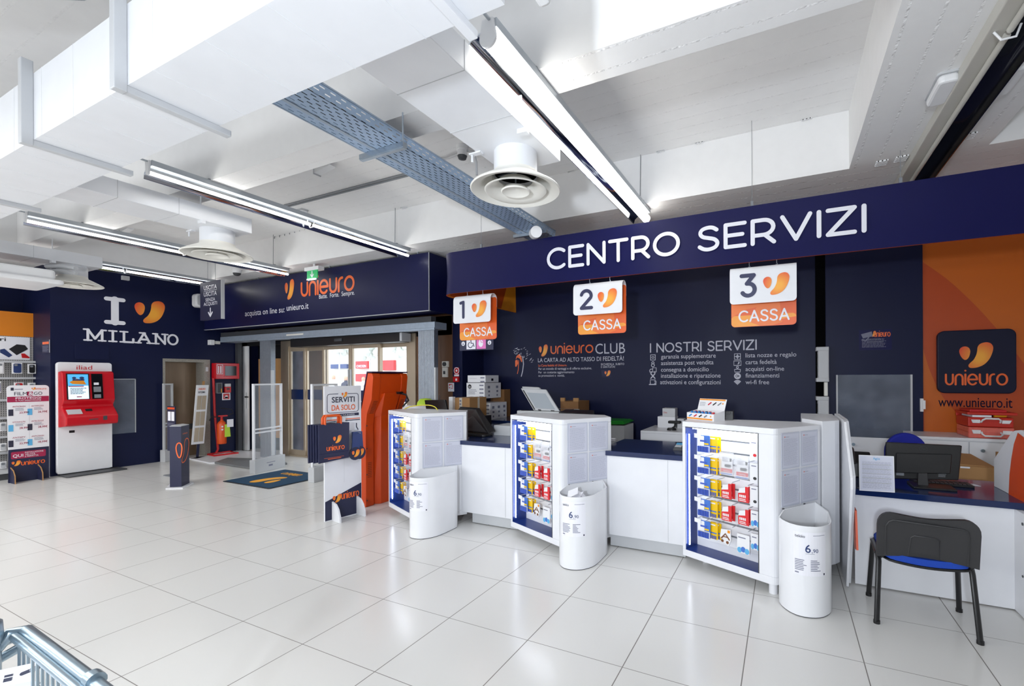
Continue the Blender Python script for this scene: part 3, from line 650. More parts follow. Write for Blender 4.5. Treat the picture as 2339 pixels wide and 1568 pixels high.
solo('flexible_duct', 'round silver flexible duct at the top left edge', 'duct', d, 'steel', smooth=60)

# ------------------------------------------------------------------ shop front sign box, fascia, hanging signs
YH = 5.2; fh = FY(YH)
zb, zt = 2.60, 3.47; xr = -4.80
t = thing('front_sign_box', 'navy sign box over the entrance with orange lettering', 'sign', (-7.8, YH, zb))
part('box_face', MB().box(XL + .002, YH, zb, xr, YH + .03, zt).box(xr - .03, YH + .03, zb, xr, 6.5, zt).box(XL + .002, YH + .03, zb, xr - .03, 5.6, zb + .02), 'navy_panel', t, bevel=.003)
part('edge_trim', MB().box(XL + .002, YH - .004, zb - .008, xr + .004, YH + .03, zb).box(xr - .001, YH - .004, zb, xr + .004, YH + .01, zt), 'light_grey', t)
def ph(px, py): q = at(px, py, 'y', YH); return (q.x, q.z)
l = MB(); a, b = ph(689, 677); a2, b2 = ph(810, 664); strokes(l, fh, 'unieuro', a, b + .005, .325, .135, .19, width=a2 - a - .02)
part('lettering', l, 'letter_orange', t, label='orange rounded lettering')
a, b = ph(651, 686); logo(t, fh, a, b, ph(651, 643)[1] - b + .02, .003, kx=.66)
l = MB(); a, b = ph(729, 683); txt(l, fh, 'Batte.  Forte.  Sempre.', a, b, .075, width=ph(810, 680)[0] - a, bold=.004); a, b = ph(560, 723); txt(l, fh, 'acquista on line su:', a, b, .105, width=ph(650, 712)[0] - a)
a, b = ph(655, 712); txt(l, fh, 'unieuro.it', a, b + .012, .105, width=ph(705, 710)[0] - a, bold=.012)
part('lettering', l, 'letter_white', t, label='white lettering')
part('screws', MB().fbox(fh, -5.02, zt, 0, -5.0, zt + .03, .01).fbox(fh, -7, zt, 0, -6.98, zt + .03, .01).fbox(fh, -9, zt, 0, -8.98, zt + .03, .01), 'steel', t)
# curved fascia
YF, XF, FB, FT = 4.65, -4.10, 2.68, 3.215
t = thing('hanging_fascia', 'long navy fascia with big white capital letters above the counters', 'fascia', (-1, YF, FB))
def band(off, r=.22):
    out = [(XF - off, YB)]
    for x, y in arc(XF + r, YF + r, r + off, r + off, 180, 270, 10): out.append((x, y))
    return out + [(3.4, YF - off)]
prof = [(0, .012), (.1, .004), (.25, -.002), (.4, .004), (1.0 * (FT - FB), .014)]
m_ = MB(); rows = []
for dz, off in prof: rows.append([Vector((x, y, FB + dz)) for x, y in band(off)])
n = len(rows[0]); m_.add([p for r_ in rows for p in r_], [(i * n + k, i * n + k + 1, (i + 1) * n + k + 1, (i + 1) * n + k) for i in range(len(rows) - 1) for k in range(n - 1)])
part('outer_face', m_, 'fascia_navy' if 'fascia_navy' in MATS else mat('fascia_navy', (29, 30, 92), .38), t, smooth=60)
m_ = MB(); rows = [[Vector((x, y, z)) for x, y in band(o)] for z, o in ((FB, -.012), (FT, -.0))]
m_.add([p for r_ in rows for p in r_], [(k, n + k, n + k + 1, k + 1) for k in range(n - 1)])
part('inner_face', m_, 'orange_yellow', t, smooth=60, label='orange inner face')
m_ = MB(); o1, o2 = band(.013), band(-.012)
m_.add([Vector((x, y, FB)) for x, y in o1 + o2], [(k, k + 1, n + k + 1, n + k) for k in range(n - 1)])
part('bottom_edge', m_, 'orange_deep', t)
m_ = MB(); m_.flat(FX(XF + .0125), [(YB - .45, FB + .01), (YB - .3, FB + .35), (YB - .25, FT), (YB - 1.6, FT), (YB - 1.75, FB + .01)], .002); part('curved_graphic', m_, 'orange_deep', t)
ff = FY(YF - .015)
def pf(px, py): q = at(px, py, 'y', YF); return (q.x, q.z)
l = MB(); a, b = pf(1254, 614); a2, _ = pf(1978, 530); x0 = a; zc0 = pf(1285, 613)[1]; zc1 = pf(1285, 567)[1]
w1 = strokes(l, ff, 'CENTRO', a, zc0 + .008, zc1 - zc0 - .016, .175, .27, width=pf(1550, 590)[0] - a)
a = pf(1598, 590)[0]; strokes(l, ff, 'SERVIZI', a, zc0 + .008, zc1 - zc0 - .016, .175, .27, width=pf(1973, 540)[0] - a)
part('lettering', l, 'letter_white', t, label='big white rounded capitals')
for px, yy in ((1718, YF), (2058, YF), (1098, YF)):
    q = at(px, 520, 'y', YF); part('suspension_wire', MB().cyl((q.x, YF + .01, FT - .02), (q.x, YF + .01, 4.04 if q.x < .5 else 3.5), .0022, n=6).box(q.x - .012, YF, FT - .03, q.x + .012, YF + .02, FT + .05), 'mid_grey', t)
# till signs: a white sheet folded over an orange one
def till_sign(num, px0, px1, label):
    yb, yf = YF + .06, YF - .07
    x0, x1 = at(px0, 620, 'y', yf).x, at(px1, 620, 'y', yf).x
    w = .575; xc = (x0 + x1) / 2; x0, x1 = xc - w / 2, xc + w / 2
    t = thing('till_sign', label, 'hanging sign', (xc, YF, 2.08), 'hanging till signs')
    zt_, zb_, zm = 2.63, 2.07, 2.275
    fB = FY(yb); fF = FY(yf)
    part('orange_panel', MB().plate(fB, rr(x0, zb_, x1, zt_ - .03, .035), -.004, .004), 'cassa_orange', t)
    g = MB(); g.flat(fB, rr(x0 + .002, zb_ + .002, x1 - .002, zb_ + .11, .033)[6:], .0048, 1)
    g.flat(fB, [(x0 + .003, zm + .1), (x0 + .003, zb_ + .10), (x0 + .15, zb_ + .17), (x0 + .33, zm), (x0 + .36, zm + .2), (x0 + .1, zm + .2)], .0055, 0)
    g.flat(fB, [(x1 - .16, zm + .2), (x1 - .12, zb_ + .03), (x1 - .2, zb_ + .004), (x1 - .4, zb_ + .004), (x0 + .2, zb_ + .13), (x0 + .36, zm + .2)], .0062, 0)
    g.flat(fB, [(x0 + .002, zb_ + .09), (x0 + .13, zb_ + .06), (x0 + .26, zb_ + .004), (x0 + .035, zb_ + .002), (x0 + .002, zb_ + .035)], .0068, 1)
    part('printed_curves', g, ['cassa_mid', 'cassa_yellow'], t)
    s = MB(); pts = [(yb + .006, zt_ - .16)] + [(YF + .0 + .066 * math.cos(math.radians(a)), zt_ - .066 + .066 * math.sin(math.radians(a))) for a in range(0, 181, 15)] + [(yf, zm + .035)]
    # white sheet with rounded lower corners
    k = len(pts); vs = []
    for yy, zz in pts: vs += [(x0, yy, zz), (x1, yy, zz)]
    s.add(vs, [(2 * i, 2 * i + 1, 2 * i + 3, 2 * i + 2) for i in range(k - 1)])
    s.flat(fF, arc(x0 + .035, zm + .035, .035, .035, 180, 270, 6) + arc(x1 - .035, zm + .035, .035, .035, 270, 360, 6), 0)
    o = part('white_sheet', s, 'white_lam', t); so = o.modifiers.new('thick', 'SOLIDIFY'); so.thickness = .004; so.offset = 0
    l = MB(); h = .19; strokes(l, fF, num, x0 + (.1 if num != '1' else .12), zm + .075, h, .2, .2, c=.004); part('numeral', l, 'letter_navy', t, label='navy numeral ' + num)
    logo(t, fF, x0 + .295, zm + .065, .2, .004)
    l = MB(); strokes(l, fB, 'CASSA', x0 + .075, zb_ + .052, .1, .16, .26, width=w - .14, c=.008); part('lettering', l, 'letter_white', t, label='white capitals')
    for q in (.17, .41): part('hook', MB().tube([(x0 + q, YF, FB + .005), (x0 + q, YF, 2.65), (x0 + q + .008, YF, 2.64), (x0 + q, YF, 2.63), (x0 + q - .006, YF, 2.64)], .003, 6), 'steel', t)
    return xc
xs1 = till_sign('1', 1035, 1120, 'hanging white till sign with navy numeral 1 over orange panel')
till_sign('2', 1310, 1420, 'hanging white till sign with navy numeral 2 over orange panel')
till_sign('3', 1670, 1816, 'hanging white till sign with navy numeral 3 over orange panel')
# priority panel under the first sign
yy = YF + .066; fq = FY(yy); p0, p1 = at(1050, 767, 'y', yy), at(1127, 799, 'y', yy)
t = thing('priority_sign', 'dark panel with wheelchair and pink expectant mother symbols', 'sign', ((p0.x + p1.x) / 2, yy, p1.z))
zt_ = p0.z + .03; part('panel', MB().box(p0.x, yy, p1.z, p1.x, yy + .006, zt_ + .4), 'navy_print', t)
wq = p1.x - p0.x; hq = p0.z - p1.z; s = MB()
s.rect(fq, p0.x + wq * .21, p1.z + .015, p0.x + wq * .485, p1.z + .015 + wq * .3, .002, 0); s.rect(fq, p0.x + wq * .51, p1.z + .015, p0.x + wq * .785, p1.z + .015 + wq * .3, .002, 1)
for q in (.11, .89):
    s.flat(fq, arc(p0.x + wq * q, p1.z + .09, .028, .028, 0, 360, 16), .002, 0); x = p0.x + wq * q
    s.ribbon(fq, [(x, p1.z + .105), (x, p1.z + .075)], .006, .003, 2); s.ribbon(fq, [(x - .011, p1.z + .087), (x, p1.z + .075), (x + .011, p1.z + .087)], .006, .003, 2)
x, z = p0.x + wq * .345, p1.z + .03
s.flat(fq, arc(x, z + .125, .012, .012, 0, 360, 12), .003, 2); s.ribbon(fq, [(x, z + .105), (x + .004, z + .06), (x + .035, z + .06), (x + .05, z + .02)], .014, .003, 2); s.ribbon(fq, arc(x - .008, z + .04, .035, .035, 110, 350, 14), .011, .003, 2)
x = p0.x + wq * .64; s.flat(fq, arc(x, z + .055, .036, .046, 0, 360, 16), .003, 0); s.ribbon(fq, [(x - .02, z + .09), (x - .015, z + .12), (x + .02, z + .135), (x + .05, z + .13)], .01, .003, 0); s.ribbon(fq, [(x - .006, z + .10), (x + .008, z + .07), (x + .025, z + .065)], .01, .0035, 1)
txt(s, fq, 'IN QUESTA CASSA HANNO LA PRECEDENZA', p0.x + .015, p1.z + .175, .013, 0, width=wq - .03, bold=.01)
part('symbols', s, ['letter_white', 'pink', 'letter_navy'], t)
# exit panel
yy = 4.55; p0, p1 = at(457, 648, 'y', yy), at(505, 732, 'y', yy); fq = FY(yy)
t = thing('hanging_sign', 'small hanging navy panel reading the way out without purchases', 'sign', ((p0.x + p1.x) / 2, yy, p1.z))
za = at(457, 733, 'y', yy).z; x0, x1 = p0.x, p1.x
part('panel', MB().box(x0, yy, za, x1, yy + .05, p0.z + .01), 'navy_print', t, bevel=.002); part('edge', MB().box(x1, yy - .002, za - .003, x1 + .012, yy + .052, p0.z + .012), 'light_grey', t)
w = x1 - x0; hh = p0.z - za; l = MB(); xm = (x0 + x1) / 2
for s, q, hq, wd_ in (('USCITA', .80, .11, .62), ('USCITA', .63, .11, .62), ('SENZA', .49, .085, .46), ('ACQUISTI', .38, .085, .64)): txt(l, fq, s, xm, za + hh * q, hh * hq, width=w * wd_, align='C', bold=.02)
l.rect(fq, xm - w * .31, za + hh * .765, xm + w * .31, za + hh * .775, .002); l.ribbon(fq, [(xm, za + hh * .3), (xm, za + hh * .12)], .03, .002); l.ribbon(fq, [(xm - .06, za + hh * .19), (xm, za + hh * .09)], .03, .002); l.ribbon(fq, [(xm + .06, za + hh * .19), (xm, za + hh * .09)], .03, .002)
part('lettering', l, 'letter_white', t); part('wire', MB().cyl((xm - .12, yy + .02, p0.z), (xm - .12, yy + .02, 4.04), .003, n=6).cyl((xm + .12, yy + .02, p0.z), (xm + .12, yy + .02, 4.04), .003, n=6), 'mid_grey', t)
# green exit sign
yy = 4.95; p0, p1 = at(701, 620, 'y', yy), at(725, 635, 'y', yy); fq = FY(yy)
t = thing('exit_sign', 'small lit green exit sign hanging over the entrance', 'exit sign', ((p0.x + p1.x) / 2, yy, p1.z))
xm_ = (p0.x + p1.x) / 2; part('panel', MB().box(p0.x, yy, p1.z, p1.x, yy + .012, p0.z), 'sign_lit', t); part('housing', MB().box(p0.x - .04, yy - .02, p0.z, p1.x + .05, yy + .09, p0.z + .06).box(xm_ - .02, yy + .03, p0.z + .06, xm_ + .02, yy + .05, 3.5), 'white_plastic', t, bevel=.005)
xm, zm = (p0.x + p1.x) / 2, (p0.z + p1.z) / 2; l = MB(); l.ribbon(fq, [(xm, zm + .05), (xm, zm - .04)], .022, .002); l.ribbon(fq, [(xm - .035, zm), (xm, zm - .045), (xm + .035, zm)], .02, .002); part('arrow', l, 'letter_white', t)
part('lamp_strip', MB().box(p0.x + .01, yy - .01, p1.z - .015, p1.x - .06, yy + .02, p1.z), 'led', t)
# ------------------------------------------------------------------ entrance: columns, beam, doors, street
YC = 5.50
def column(px0, px1, label):
    x0, x1 = at(px0, 900, 'y', YC).x, at(px1, 900, 'y', YC).x
    t = thing('steel_column', label, 'column', ((x0 + x1) / 2, YC + .12, 0), 'columns of the entrance')
    part('shaft', MB().box(x0, YC, 0, x1, YC + .09, 2.36), 'corrugated', t)
    part('corner_strip', MB().box(x1, YC - .004, 0, x1 + .03, YC + .05, 1.75), 'light_grey', t)
    return x0, x1
c0 = column(594, 619, 'ribbed galvanised column left of the sliding doors'); c1 = column(956, 992, 'ribbed galvanised column right of the sliding doors')
t = thing('steel_beam', 'grey metal beam across the entrance under the navy sign box', 'beam', (-7.5, YC, 2.36))
part('beam_body', MB().box(XL + .02, YC - .02, 2.36, c1[1] + .03, YC + .26, 2.47).box(c0[0] - .02, YC - .03, 2.34, c1[1] + .03, YC + .0, 2.375), 'galv', t, bevel=.004)
part('upper_strip', MB().box(XL + .02, YC - .01, 2.47, c1[1] - .05, YC + .1, 2.56), 'dark_grey', t); part('label_strip', MB().box(-8.6, YC - .026, 2.40, -8.1, YC - .02, 2.43), 'cream', t)
part('loose_cable', MB().tube([at(805, 757, 'y', YC + .1), at(806, 748, 'y', YC + .1), at(818, 744, 'y', YC + .1), at(845, 756, 'y', YC + .1)], .012).tube([at(860, 742, 'y', YC + .1), at(880, 752, 'y', YC + .1), at(925, 748, 'y', YC + .1)], .012), 'light_grey', t, smooth=60)
YDR = 5.92
def pe(px, py, y=YDR): q = at(px, py, 'y', y); return q.x, q.z
ent = MB(); xl = pe(645, 900)[0]; xr_ = pe(952, 900)[0]
ent.box(-10.84, YDR + .1, 2.36, -4.9, YDR + .5, 3.5)                   # wall above
ent.box(xr_, YDR, 0, -4.96, YDR + .3, 3.5); ent.box(-10.84, YDR + .6, 0, -9.0, YDR + .7, 3.5)
wfar = struct('wall_entrance', ent, 'wood_brown')
part('dark_band', MB().box(XL + .01, YDR, 2.3, -4.97, YDR + .1, 2.62), 'black_plastic', wfar)
tr = MB(); a0 = pe(530, 900, 5.8)[0]; tr.box(XL, 5.78, 0, XL + .10, 5.86, 2.62); struct('trim_2', tr, 'dark_grey', label='dark strip where the left wall meets the entrance')
# sliding doors
def frame_members(mb, xs, z0, z1, y, d=.06): 
    for x0, x1 in xs: mb.box(x0, y - d / 2, z0, x1, y + d / 2, z1)
ZT = 2.24
d1 = MB(); X = lambda px: pe(px, 900)[0]
frame_members(d1, [(X(645), X(662)), (X(934), X(952))], 0, 2.36, YDR); d1.box(X(662), YDR - .03, ZT, X(934), YDR + .03, 2.36); d1.box(X(662), YDR - .03, 0, X(934), YDR + .03, .025)
door1 = struct('door_1', d1, 'champagne', label='glazed sliding entrance doors')
for i, (a, b, yo, nm) in enumerate(((663, 699, .02, 'side_leaf'), (700, 749, .05, 'side_leaf'), (738, 803, -.02, 'sliding_leaf'), (803, 870, -.02, 'sliding_leaf'), (868, 936, .05, 'side_leaf'))):
    y = YDR + yo; x0, x1 = pe(a, 900, y)[0], pe(b, 900, y)[0]; fw = .055; g = MB()
    g.box(x0, y - .02, .02, x0 + fw, y + .02, ZT); g.box(x1 - fw, y - .02, .02, x1, y + .02, ZT); g.box(x0 + fw, y - .02, ZT - .1, x1 - fw, y + .02, ZT); g.box(x0 + fw, y - .02, .02, x1 - fw, y + .02, .13)
    lf = part(nm, g, 'champagne', door1, bevel=.003)
    part('pane', MB().box(x0 + fw, y - .004, .13, x1 - fw, y + .004, ZT - .1), 'film' if i == 0 else 'glass_clear', lf)
    part('navy_band', MB().box(x0 + fw, y - .008, 1.16, x1 - fw, y - .005, 1.36), 'navy_gloss', lf)
    if i in (2, 3): part('handle', MB().box((x1 - .04) if i == 2 else x0 + .012, y - .05, 1.25, (x1 - .015) if i == 2 else x0 + .037, y - .02, 1.75), 'light_grey', lf)
part('track_cover', MB().box(X(732), YDR - .12, ZT - .01, X(880), YDR - .03, ZT + .05), 'black_plastic', door1)
t = thing('door_operator', 'long black sliding door operator box above the glass doors', 'door operator', (-7.3, YDR - .2, 2.27))
x0 = pe(672, 770, YDR - .2)[0]; x1 = pe(921, 755, YDR - .2)[0]
part('cover', MB().box(x0, YDR - .28, 2.20, x1, YDR - .06, 2.355), 'black_plastic', t, bevel=.006); part('end_cap', MB().box(x1, YDR - .28, 2.21, x1 + .05, YDR - .08, 2.35), 'light_grey', t); part('sensor', MB().box(-7.45, YDR - .3, 2.26, -7.25, YDR - .28, 2.31), 'dark_grey', t)
# white side door standing ajar, with the lobby behind it
yw = 5.86
d2 = MB(); x0, x1 = pe(541, 900, yw)[0], pe(596, 900, yw)[0]; zt_ = pe(541, 781, yw)[1]
d2.box(x0, yw, 0, x0 + .08, yw + .08, zt_); d2.box(x0, yw, zt_, x1 + .1, yw + .08, zt_ + .06)
dd = struct('door_2', d2, 'white_plastic', label='white side door standing ajar')
part('leaf', MB().box(x0 + .1, yw + .06, .01, x0 + .29, yw + .10, zt_ - .03), 'white_plastic', dd, bevel=.003)
part('lever_handle', MB().box(x0 + .25, yw + .02, 1.17, x0 + .28, yw + .06, 1.2).box(x0 + .25, yw + .02, 1.175, x0 + .37, yw + .035, 1.195), 'black_plastic', dd)
part('lock_plate', MB().box(x0 + .235, yw + .05, .93, x0 + .275, yw + .062, 1.28), 'light_grey', dd)
part('lobby_panel', MB().box(x0 + .36, yw + .25, .3, x1 + .2, yw + .3, 2.02), 'card', dd); part('lobby_back', MB().box(x0, yw + .4, 0, x1 + .25, yw + .42, 2.4), 'black_plastic', dd)
# the street
g = struct('street_ground', MB().box(-60, 6.9, -.3, 40, 60, -.06), 'street')
YO = 17.
def po(px, py, y=YO): q = at(px, py, 'y', y); return q.x, q.z
t = thing('building', 'pale building across the street behind the glass doors', 'building', (-18, YO, -.06))
part('wall', MB().box(-42, YO, -.06, 6, YO + 1, 9), 'facade', t); 
wn = MB()
for i in range(14): wn.box(-40 + 3 * i, YO - .02, 3.6, -38.6 + 3 * i, YO, 5.6)
part('window_row', wn, 'mid_grey', t)
def street_sign(px0, px1, py0, py1, m, word, label):
    y = YO - .17; x0, z1 = po(px0, py0, y); x1, z0 = po(px1, py1, y); t = thing('shop_awning', label, 'awning', ((x0 + x1) / 2, y, z0), 'shop awnings across the street')
    part('board', MB().box(x0, y, z0, x1, y + .165, z1), m, t); l = MB(); 
    if word: txt(l, FY(y), word, (x0 + x1) / 2, z0 + (z1 - z0) * .15, (z1 - z0) * .34, width=(x1 - x0) * .8, align='C', bold=.02, c=.01); part('lettering', l, 'letter_white', t)
street_sign(812, 839, 826, 842, 'shop_red', 'CHICKEN', 'red and black awning reading CHICKEN seen through the doors')
street_sign(871, 899, 824, 846, 'shop_red', '', 'plain red awning seen through the right glass leaf')
street_sign(755, 792, 833, 842, 'case_blue', '', 'dark blue awning seen through the left glass leaf')
street_sign(812, 905, 855, 872, 'shop_red', '', 'long low red awning at street level behind the doors')
def street_tree(px, py, label):
    x, z = po(px, py, 14.8); t = thing('street_tree', label, 'tree', (x, 14.8, -.06), 'trees across the street'); c = MB()
    for k in range(22):
        a, b_, r = random.uniform(0, 6.28), random.uniform(-.15, .5), random.uniform(.08, .17); p = Vector((x + .5 * math.cos(a) * random.random(), 14.8 + .5 * math.sin(a) * random.random(), z + b_))
        c.lathe(p, [(0, r), (r * .7, r * .7), (r, 0), (r * .7, -r * .7), (0, -r)], 7)
    part('crown', c, 'tree', t); part('trunk', MB().cyl((x, 14.8, -.06), (x, 14.8, z), .05, .03), 'light_grey', t)
street_tree(775, 800, 'pale leafy street tree behind the left glass leaf'); street_tree(845, 812, 'pale leafy street tree above the CHICKEN awning'); street_tree(915, 806, 'pale leafy street tree behind the right glass leaf')
def person(px, py_head, label, top, Yp=14.):
    x, z = po(px, py_head, Yp); k = (z + .06) / 1.72; zb_ = -.06
    t = thing('person', label, 'person', (x, Yp, zb_), None)
    me = bpy.data.meshes.new('body')
    V = [(0, 0, .95), (0, 0, 1.2), (0, 0, 1.42), (0, 0, 1.5), (0, -.01, 1.62), (-.2, 0, 1.4), (-.25, .02, 1.12), (-.22, -.06, .86), (.2, 0, 1.4), (.25, .02, 1.12), (.22, -.06, .86), (-.1, 0, .9), (-.11, -.06, .5), (-.11, .04, .06), (-.11, -.1, .03), (.1, 0, .9), (.11, .06, .5), (.11, .16, .06), (.11, .04, .03)]
    E = [(0, 1), (1, 2), (2, 3), (3, 4), (2, 5), (5, 6), (6, 7), (2, 8), (8, 9), (9, 10), (0, 11), (11, 12), (12, 13), (13, 14), (0, 15), (15, 16), (16, 17), (17, 18)]
    R = [.15, .15, .14, .055, .1, .07, .05, .035, .07, .05, .035, .1, .075, .05, .04, .1, .075, .05, .04]
    me.from_pydata([(a * k, b * k, c_ * k) for a, b, c_ in V], E, []); o = bpy.data.objects.new('body', me); COL.objects.link(o); o.parent = t
    sk = o.modifiers.new('skin', 'SKIN'); 
    for i, sv in enumerate(me.skin_vertices[0].data): sv.radius = (R[i] * k, R[i] * k * .8)
    me.skin_vertices[0].data[0].use_root = True
    o.modifiers.new('sub', 'SUBSURF').levels = 1; me.materials.append(MATS[top])
    for dz, dx in ((1.62, 0),): part('head', MB().lathe((x, Yp, zb_), [(0, 1.52 * k), (.07 * k, 1.55 * k), (.085 * k, 1.62 * k), (.07 * k, 1.7 * k), (0, 1.74 * k)], 12), 'skin', t, smooth=60)
person(762, 858, 'person in white walking past outside the left glass leaf', 'cloth_white'); person(790, 860, 'person in pale clothes outside beside the door handles', 'cloth_dark', 13.); person(830, 862, 'person in dark clothes outside under the CHICKEN awning', 'cloth_white', 14.5)
# things on the brown wall at the right of the doors
fw_ = FY(YDR)
def wall_item(name, label, cat, px0, py0, px1, py1, m, d=.03, y=YDR, deco=None):
    x0, z1 = pe(px0, py0, y); x1, z0 = pe(px1, py1, y); t = thing(name, label, cat, ((x0 + x1) / 2, y, z0))
    part('plate', MB().box(x0, y - d, z0, x1, y, z1), m, t, bevel=.003); f = FY(y - d); g = MB(); ms = ['letter_white', 'red_paint', 'dark_grey']
    if deco == 'box': g.fbox(f, x0 + .03, z0 + .05, 0, x1 - .03, z1 - .06, .01, 2)
    if deco == 'round': g.cyl(f((x0 + x1) / 2, (z0 + z1) / 2, 0), f((x0 + x1) / 2, (z0 + z1) / 2, .02), min(x1 - x0, z1 - z0) * .36, mi=2)
    if deco == 'ring': g.ribbon(f, arc((x0 + x1) / 2, (z0 + z1) / 2 + .02, .05, .05, 0, 360, 16), .012, .002, 0); g.flat(f, arc((x0 + x1) / 2, (z0 + z1) / 2 + .02, .02, .02, 0, 360, 10), .002, 0); g.rect(f, x0, z0, x1, z0 + .03, .002, 0)
    if deco == 'sign': g.rect(f, x0 + .02, z0 + .05, x1 - .02, z1 - .02, .002, 1); g.ribbon(f, [(x0 + .04, z1 - .06), ((x0 + x1) / 2, (z0 + z1) / 2 + .03), (x1 - .04, (z0 + z1) / 2)], .03, .003, 0); g.ribbon(f, [(x0 + .04, z1 - .1), (x0 + .09, z0 + .11)], .018, .003, 0)
    if deco == 'half': g.rect(f, (x0 + x1) / 2, z0 + .02, x1 - .02, z1 - .03, .002, 0)
    if g.v: part('marking', g, ms, t)
wall_item('key_switch', 'beige and black key switch on the brown wall', 'switch', 1013, 826, 1026, 839, 'cream', .04, deco='round')
wall_item('door_control', 'beige oblong door control under a key switch', 'switch', 1013.5, 840, 1024, 862, 'cream', .04, deco='box')
wall_item('fire_notice', 'small red notice with a white ring on the brown wall', 'sign', 1038, 840, 1049, 860, 'red_paint', .006, y=5.91, deco='ring')
wall_item('alarm_box', 'small red alarm call box below a red notice', 'alarm', 1038, 861, 1050, 873, 'red_paint', .04, y=5.91, deco='half')
wall_item('safety_sign', 'red and white safety sign on the brown wall by the ribbed column', 'sign', 1024, 875, 1037.5, 895, 'letter_white', .006, deco='sign')

# ------------------------------------------------------------------ left wall fittings
def wx(px, py, x=XL): q = at(px, py, 'x', x); return q.y, q.z
# fire hose cabinet
t = thing('fire_hose_cabinet', 'red fire hose cabinet with a dark window on the navy wall', 'fire hose cabinet', (XL, 5.55, 1.6)); f = FX(XL)
y0, z1 = wx(483, 830); y1, z0 = wx(537, 866)
part('box', MB().fbox(f, y0, z0, 0, y1, z1, .16), 'red_gloss', t, bevel=.006); f2 = FX(XL + .16)
part('window', MB().fbox(f2, y0 + .17, z0 + .07, 0, y1 - .06, z1 - .06, .006), 'screen_black', t); part('window_rim', MB().fbox(f2, y0 + .15, z0 + .05, 0, y1 - .04, z0 + .065, .01).fbox(f2, y0 + .15, z1 - .055, 0, y1 - .04, z1 - .04, .01), 'red_paint', t)
l = MB(); l.rect(f2, y0 + .015, z0 + .1, y0 + .13, z1 - .03, .003, 0); l.rect(f2, y0 + .025, z0 + .11, y0 + .12, z1 - .04, .004, 1); l.ribbon(f2, [(y0 + .05, z0 + .13), (y0 + .05, z1 - .07)], .02, .005, 0); l.ribbon(f2, [(y0 + .09, z0 + .13), (y0 + .09, z1 - .07)], .025, .005, 0)
part('hose_label', l, ['letter_white', 'red_paint'], t)
# extinguisher with its red pole stand
q = at(497, 1005, 'z', .42); ex, ey = XL + .30, 5.36
t = thing('fire_extinguisher', 'orange red fire extinguisher with a lime tag on its stand', 'fire extinguisher', (ex, ey, .22))
zb_ = .24
part('cylinder', MB().lathe((ex, ey, 0), [(0, zb_), (.075, zb_), (.08, zb_ + .02), (.08, zb_ + .40), (.06, zb_ + .45), (.025, zb_ + .48), (.025, zb_ + .5)], 24), 'orange_red', t, smooth=40)
part('valve', MB().cyl((ex, ey, zb_ + .5), (ex, ey, zb_ + .56), .022).box(ex - .02, ey - .06, zb_ + .56, ex + .02, ey + .1, zb_ + .59), 'red_paint', t)
part('hose', MB().tube([(ex, ey + .05, zb_ + .55), (ex + .03, ey + .2, zb_ + .62), (ex + .05, ey + .16, zb_ + .7), (ex, ey - .02, zb_ + .74)], .009).tube([(ex, ey - .05, zb_ + .55), (ex + .03, ey - .2, zb_ + .58), (ex + .04, ey - .24, zb_ + .5)], .011), 'black_plastic', t, smooth=60)
fe = FX(ex + .083); l = MB(); l.plate(fe, [(ey + .01, zb_ + .14), (ey + .12, zb_ + .14), (ey + .10, zb_ + .40), (ey + .01, zb_ + .40)], 0, .003, 0); l.plate(FX(ex + .09), [(ey + .05, zb_ + .34), (ey + .17, zb_ + .34), (ey + .17, zb_ + .5), (ey + .05, zb_ + .5)], 0, .003, 1); l.flat(fe, arc(ey - .035, zb_ + .36, .02, .02, 0, 360, 10), .002, 1); l.flat(fe, arc(ey - .035, zb_ + .3, .02, .02, 0, 360, 10), .002, 1)
part('tag', l, ['lime', 'paper'], t)
b = MB(); b.tube([(XL + .08, 5.32, 1.6), (XL + .1, 5.33, .9), (XL + .16, 5.36, .12), (XL + .2, 5.3, .04)], .022); b.tube([(XL + .12, 5.2, .03), (XL + .45, 5.15, .03), (XL + .5, 5.55, .03), (XL + .12, 5.62, .03), (XL + .12, 5.2, .03)], .022)
solo('extinguisher_stand', 'red tubular extinguisher stand with a floor ring', 'stand', b, 'red_paint', smooth=60)
def lw(name, label, cat, px0, py0, px1, py1, m, d, deco=None):
    y0, z1 = wx(px0, py0); y1, z0 = wx(px1, py1); t = thing(name, label, cat, (XL, (y0 + y1) / 2, z0)); part('box', MB().fbox(FX(XL), y0, z0, 0, y1, z1, d), m, t, bevel=.004); f = FX(XL + d); g = MB()
    if deco == 'r': g.rect(f, y0 + .02, z0 + .02, y1 - .02, z1 - .02, .002, 0); g.flat(f, arc(y0 + .08, z1 - .09, .035, .035, 0, 360, 12), .003, 1); txt(g, f, 'IDRANTE', y0 + .03, z0 + .03, .03, 1, width=(y1 - y0) * .7, bold=.02, c=.003) if False else g.rect(f, y0 + .04, z0 + .04, y1 - .05, z0 + .07, .003, 1)
    if deco == 'w': g.rect(f, y0 + .03, z0 + .06, y1 - .03, z1 - .03, .002, 2)
    if deco == 'y': g.rect(f, y0 + .08, z0 + .02, y1 - .01, z0 + .1, .002, 3); g.rect(f, y0 + .015, z0 + .015, y1 - .015, z1 - .015, .001, 2)
    if g.v: part('marking', g, ['red_paint', 'letter_white', 'dark_grey', 'amber'], t)
lw('gas_detector', 'small grey framed box with a yellow tag below the hose cabinet', 'box', 492, 875, 505, 899, 'mid_grey', .05, 'y')
lw('alarm_button', 'red break glass button on the navy wall', 'alarm', 511, 884, 525, 897, 'red_paint', .05, 'w'); lw('alarm_cover', 'pale small box above the red break glass button', 'box', 512, 877, 525, 886, 'light_grey', .04)
lw('hose_sign', 'white edged red sign below the red break glass button', 'sign', 507, 898, 526, 914, 'letter_white', .006, 'r')
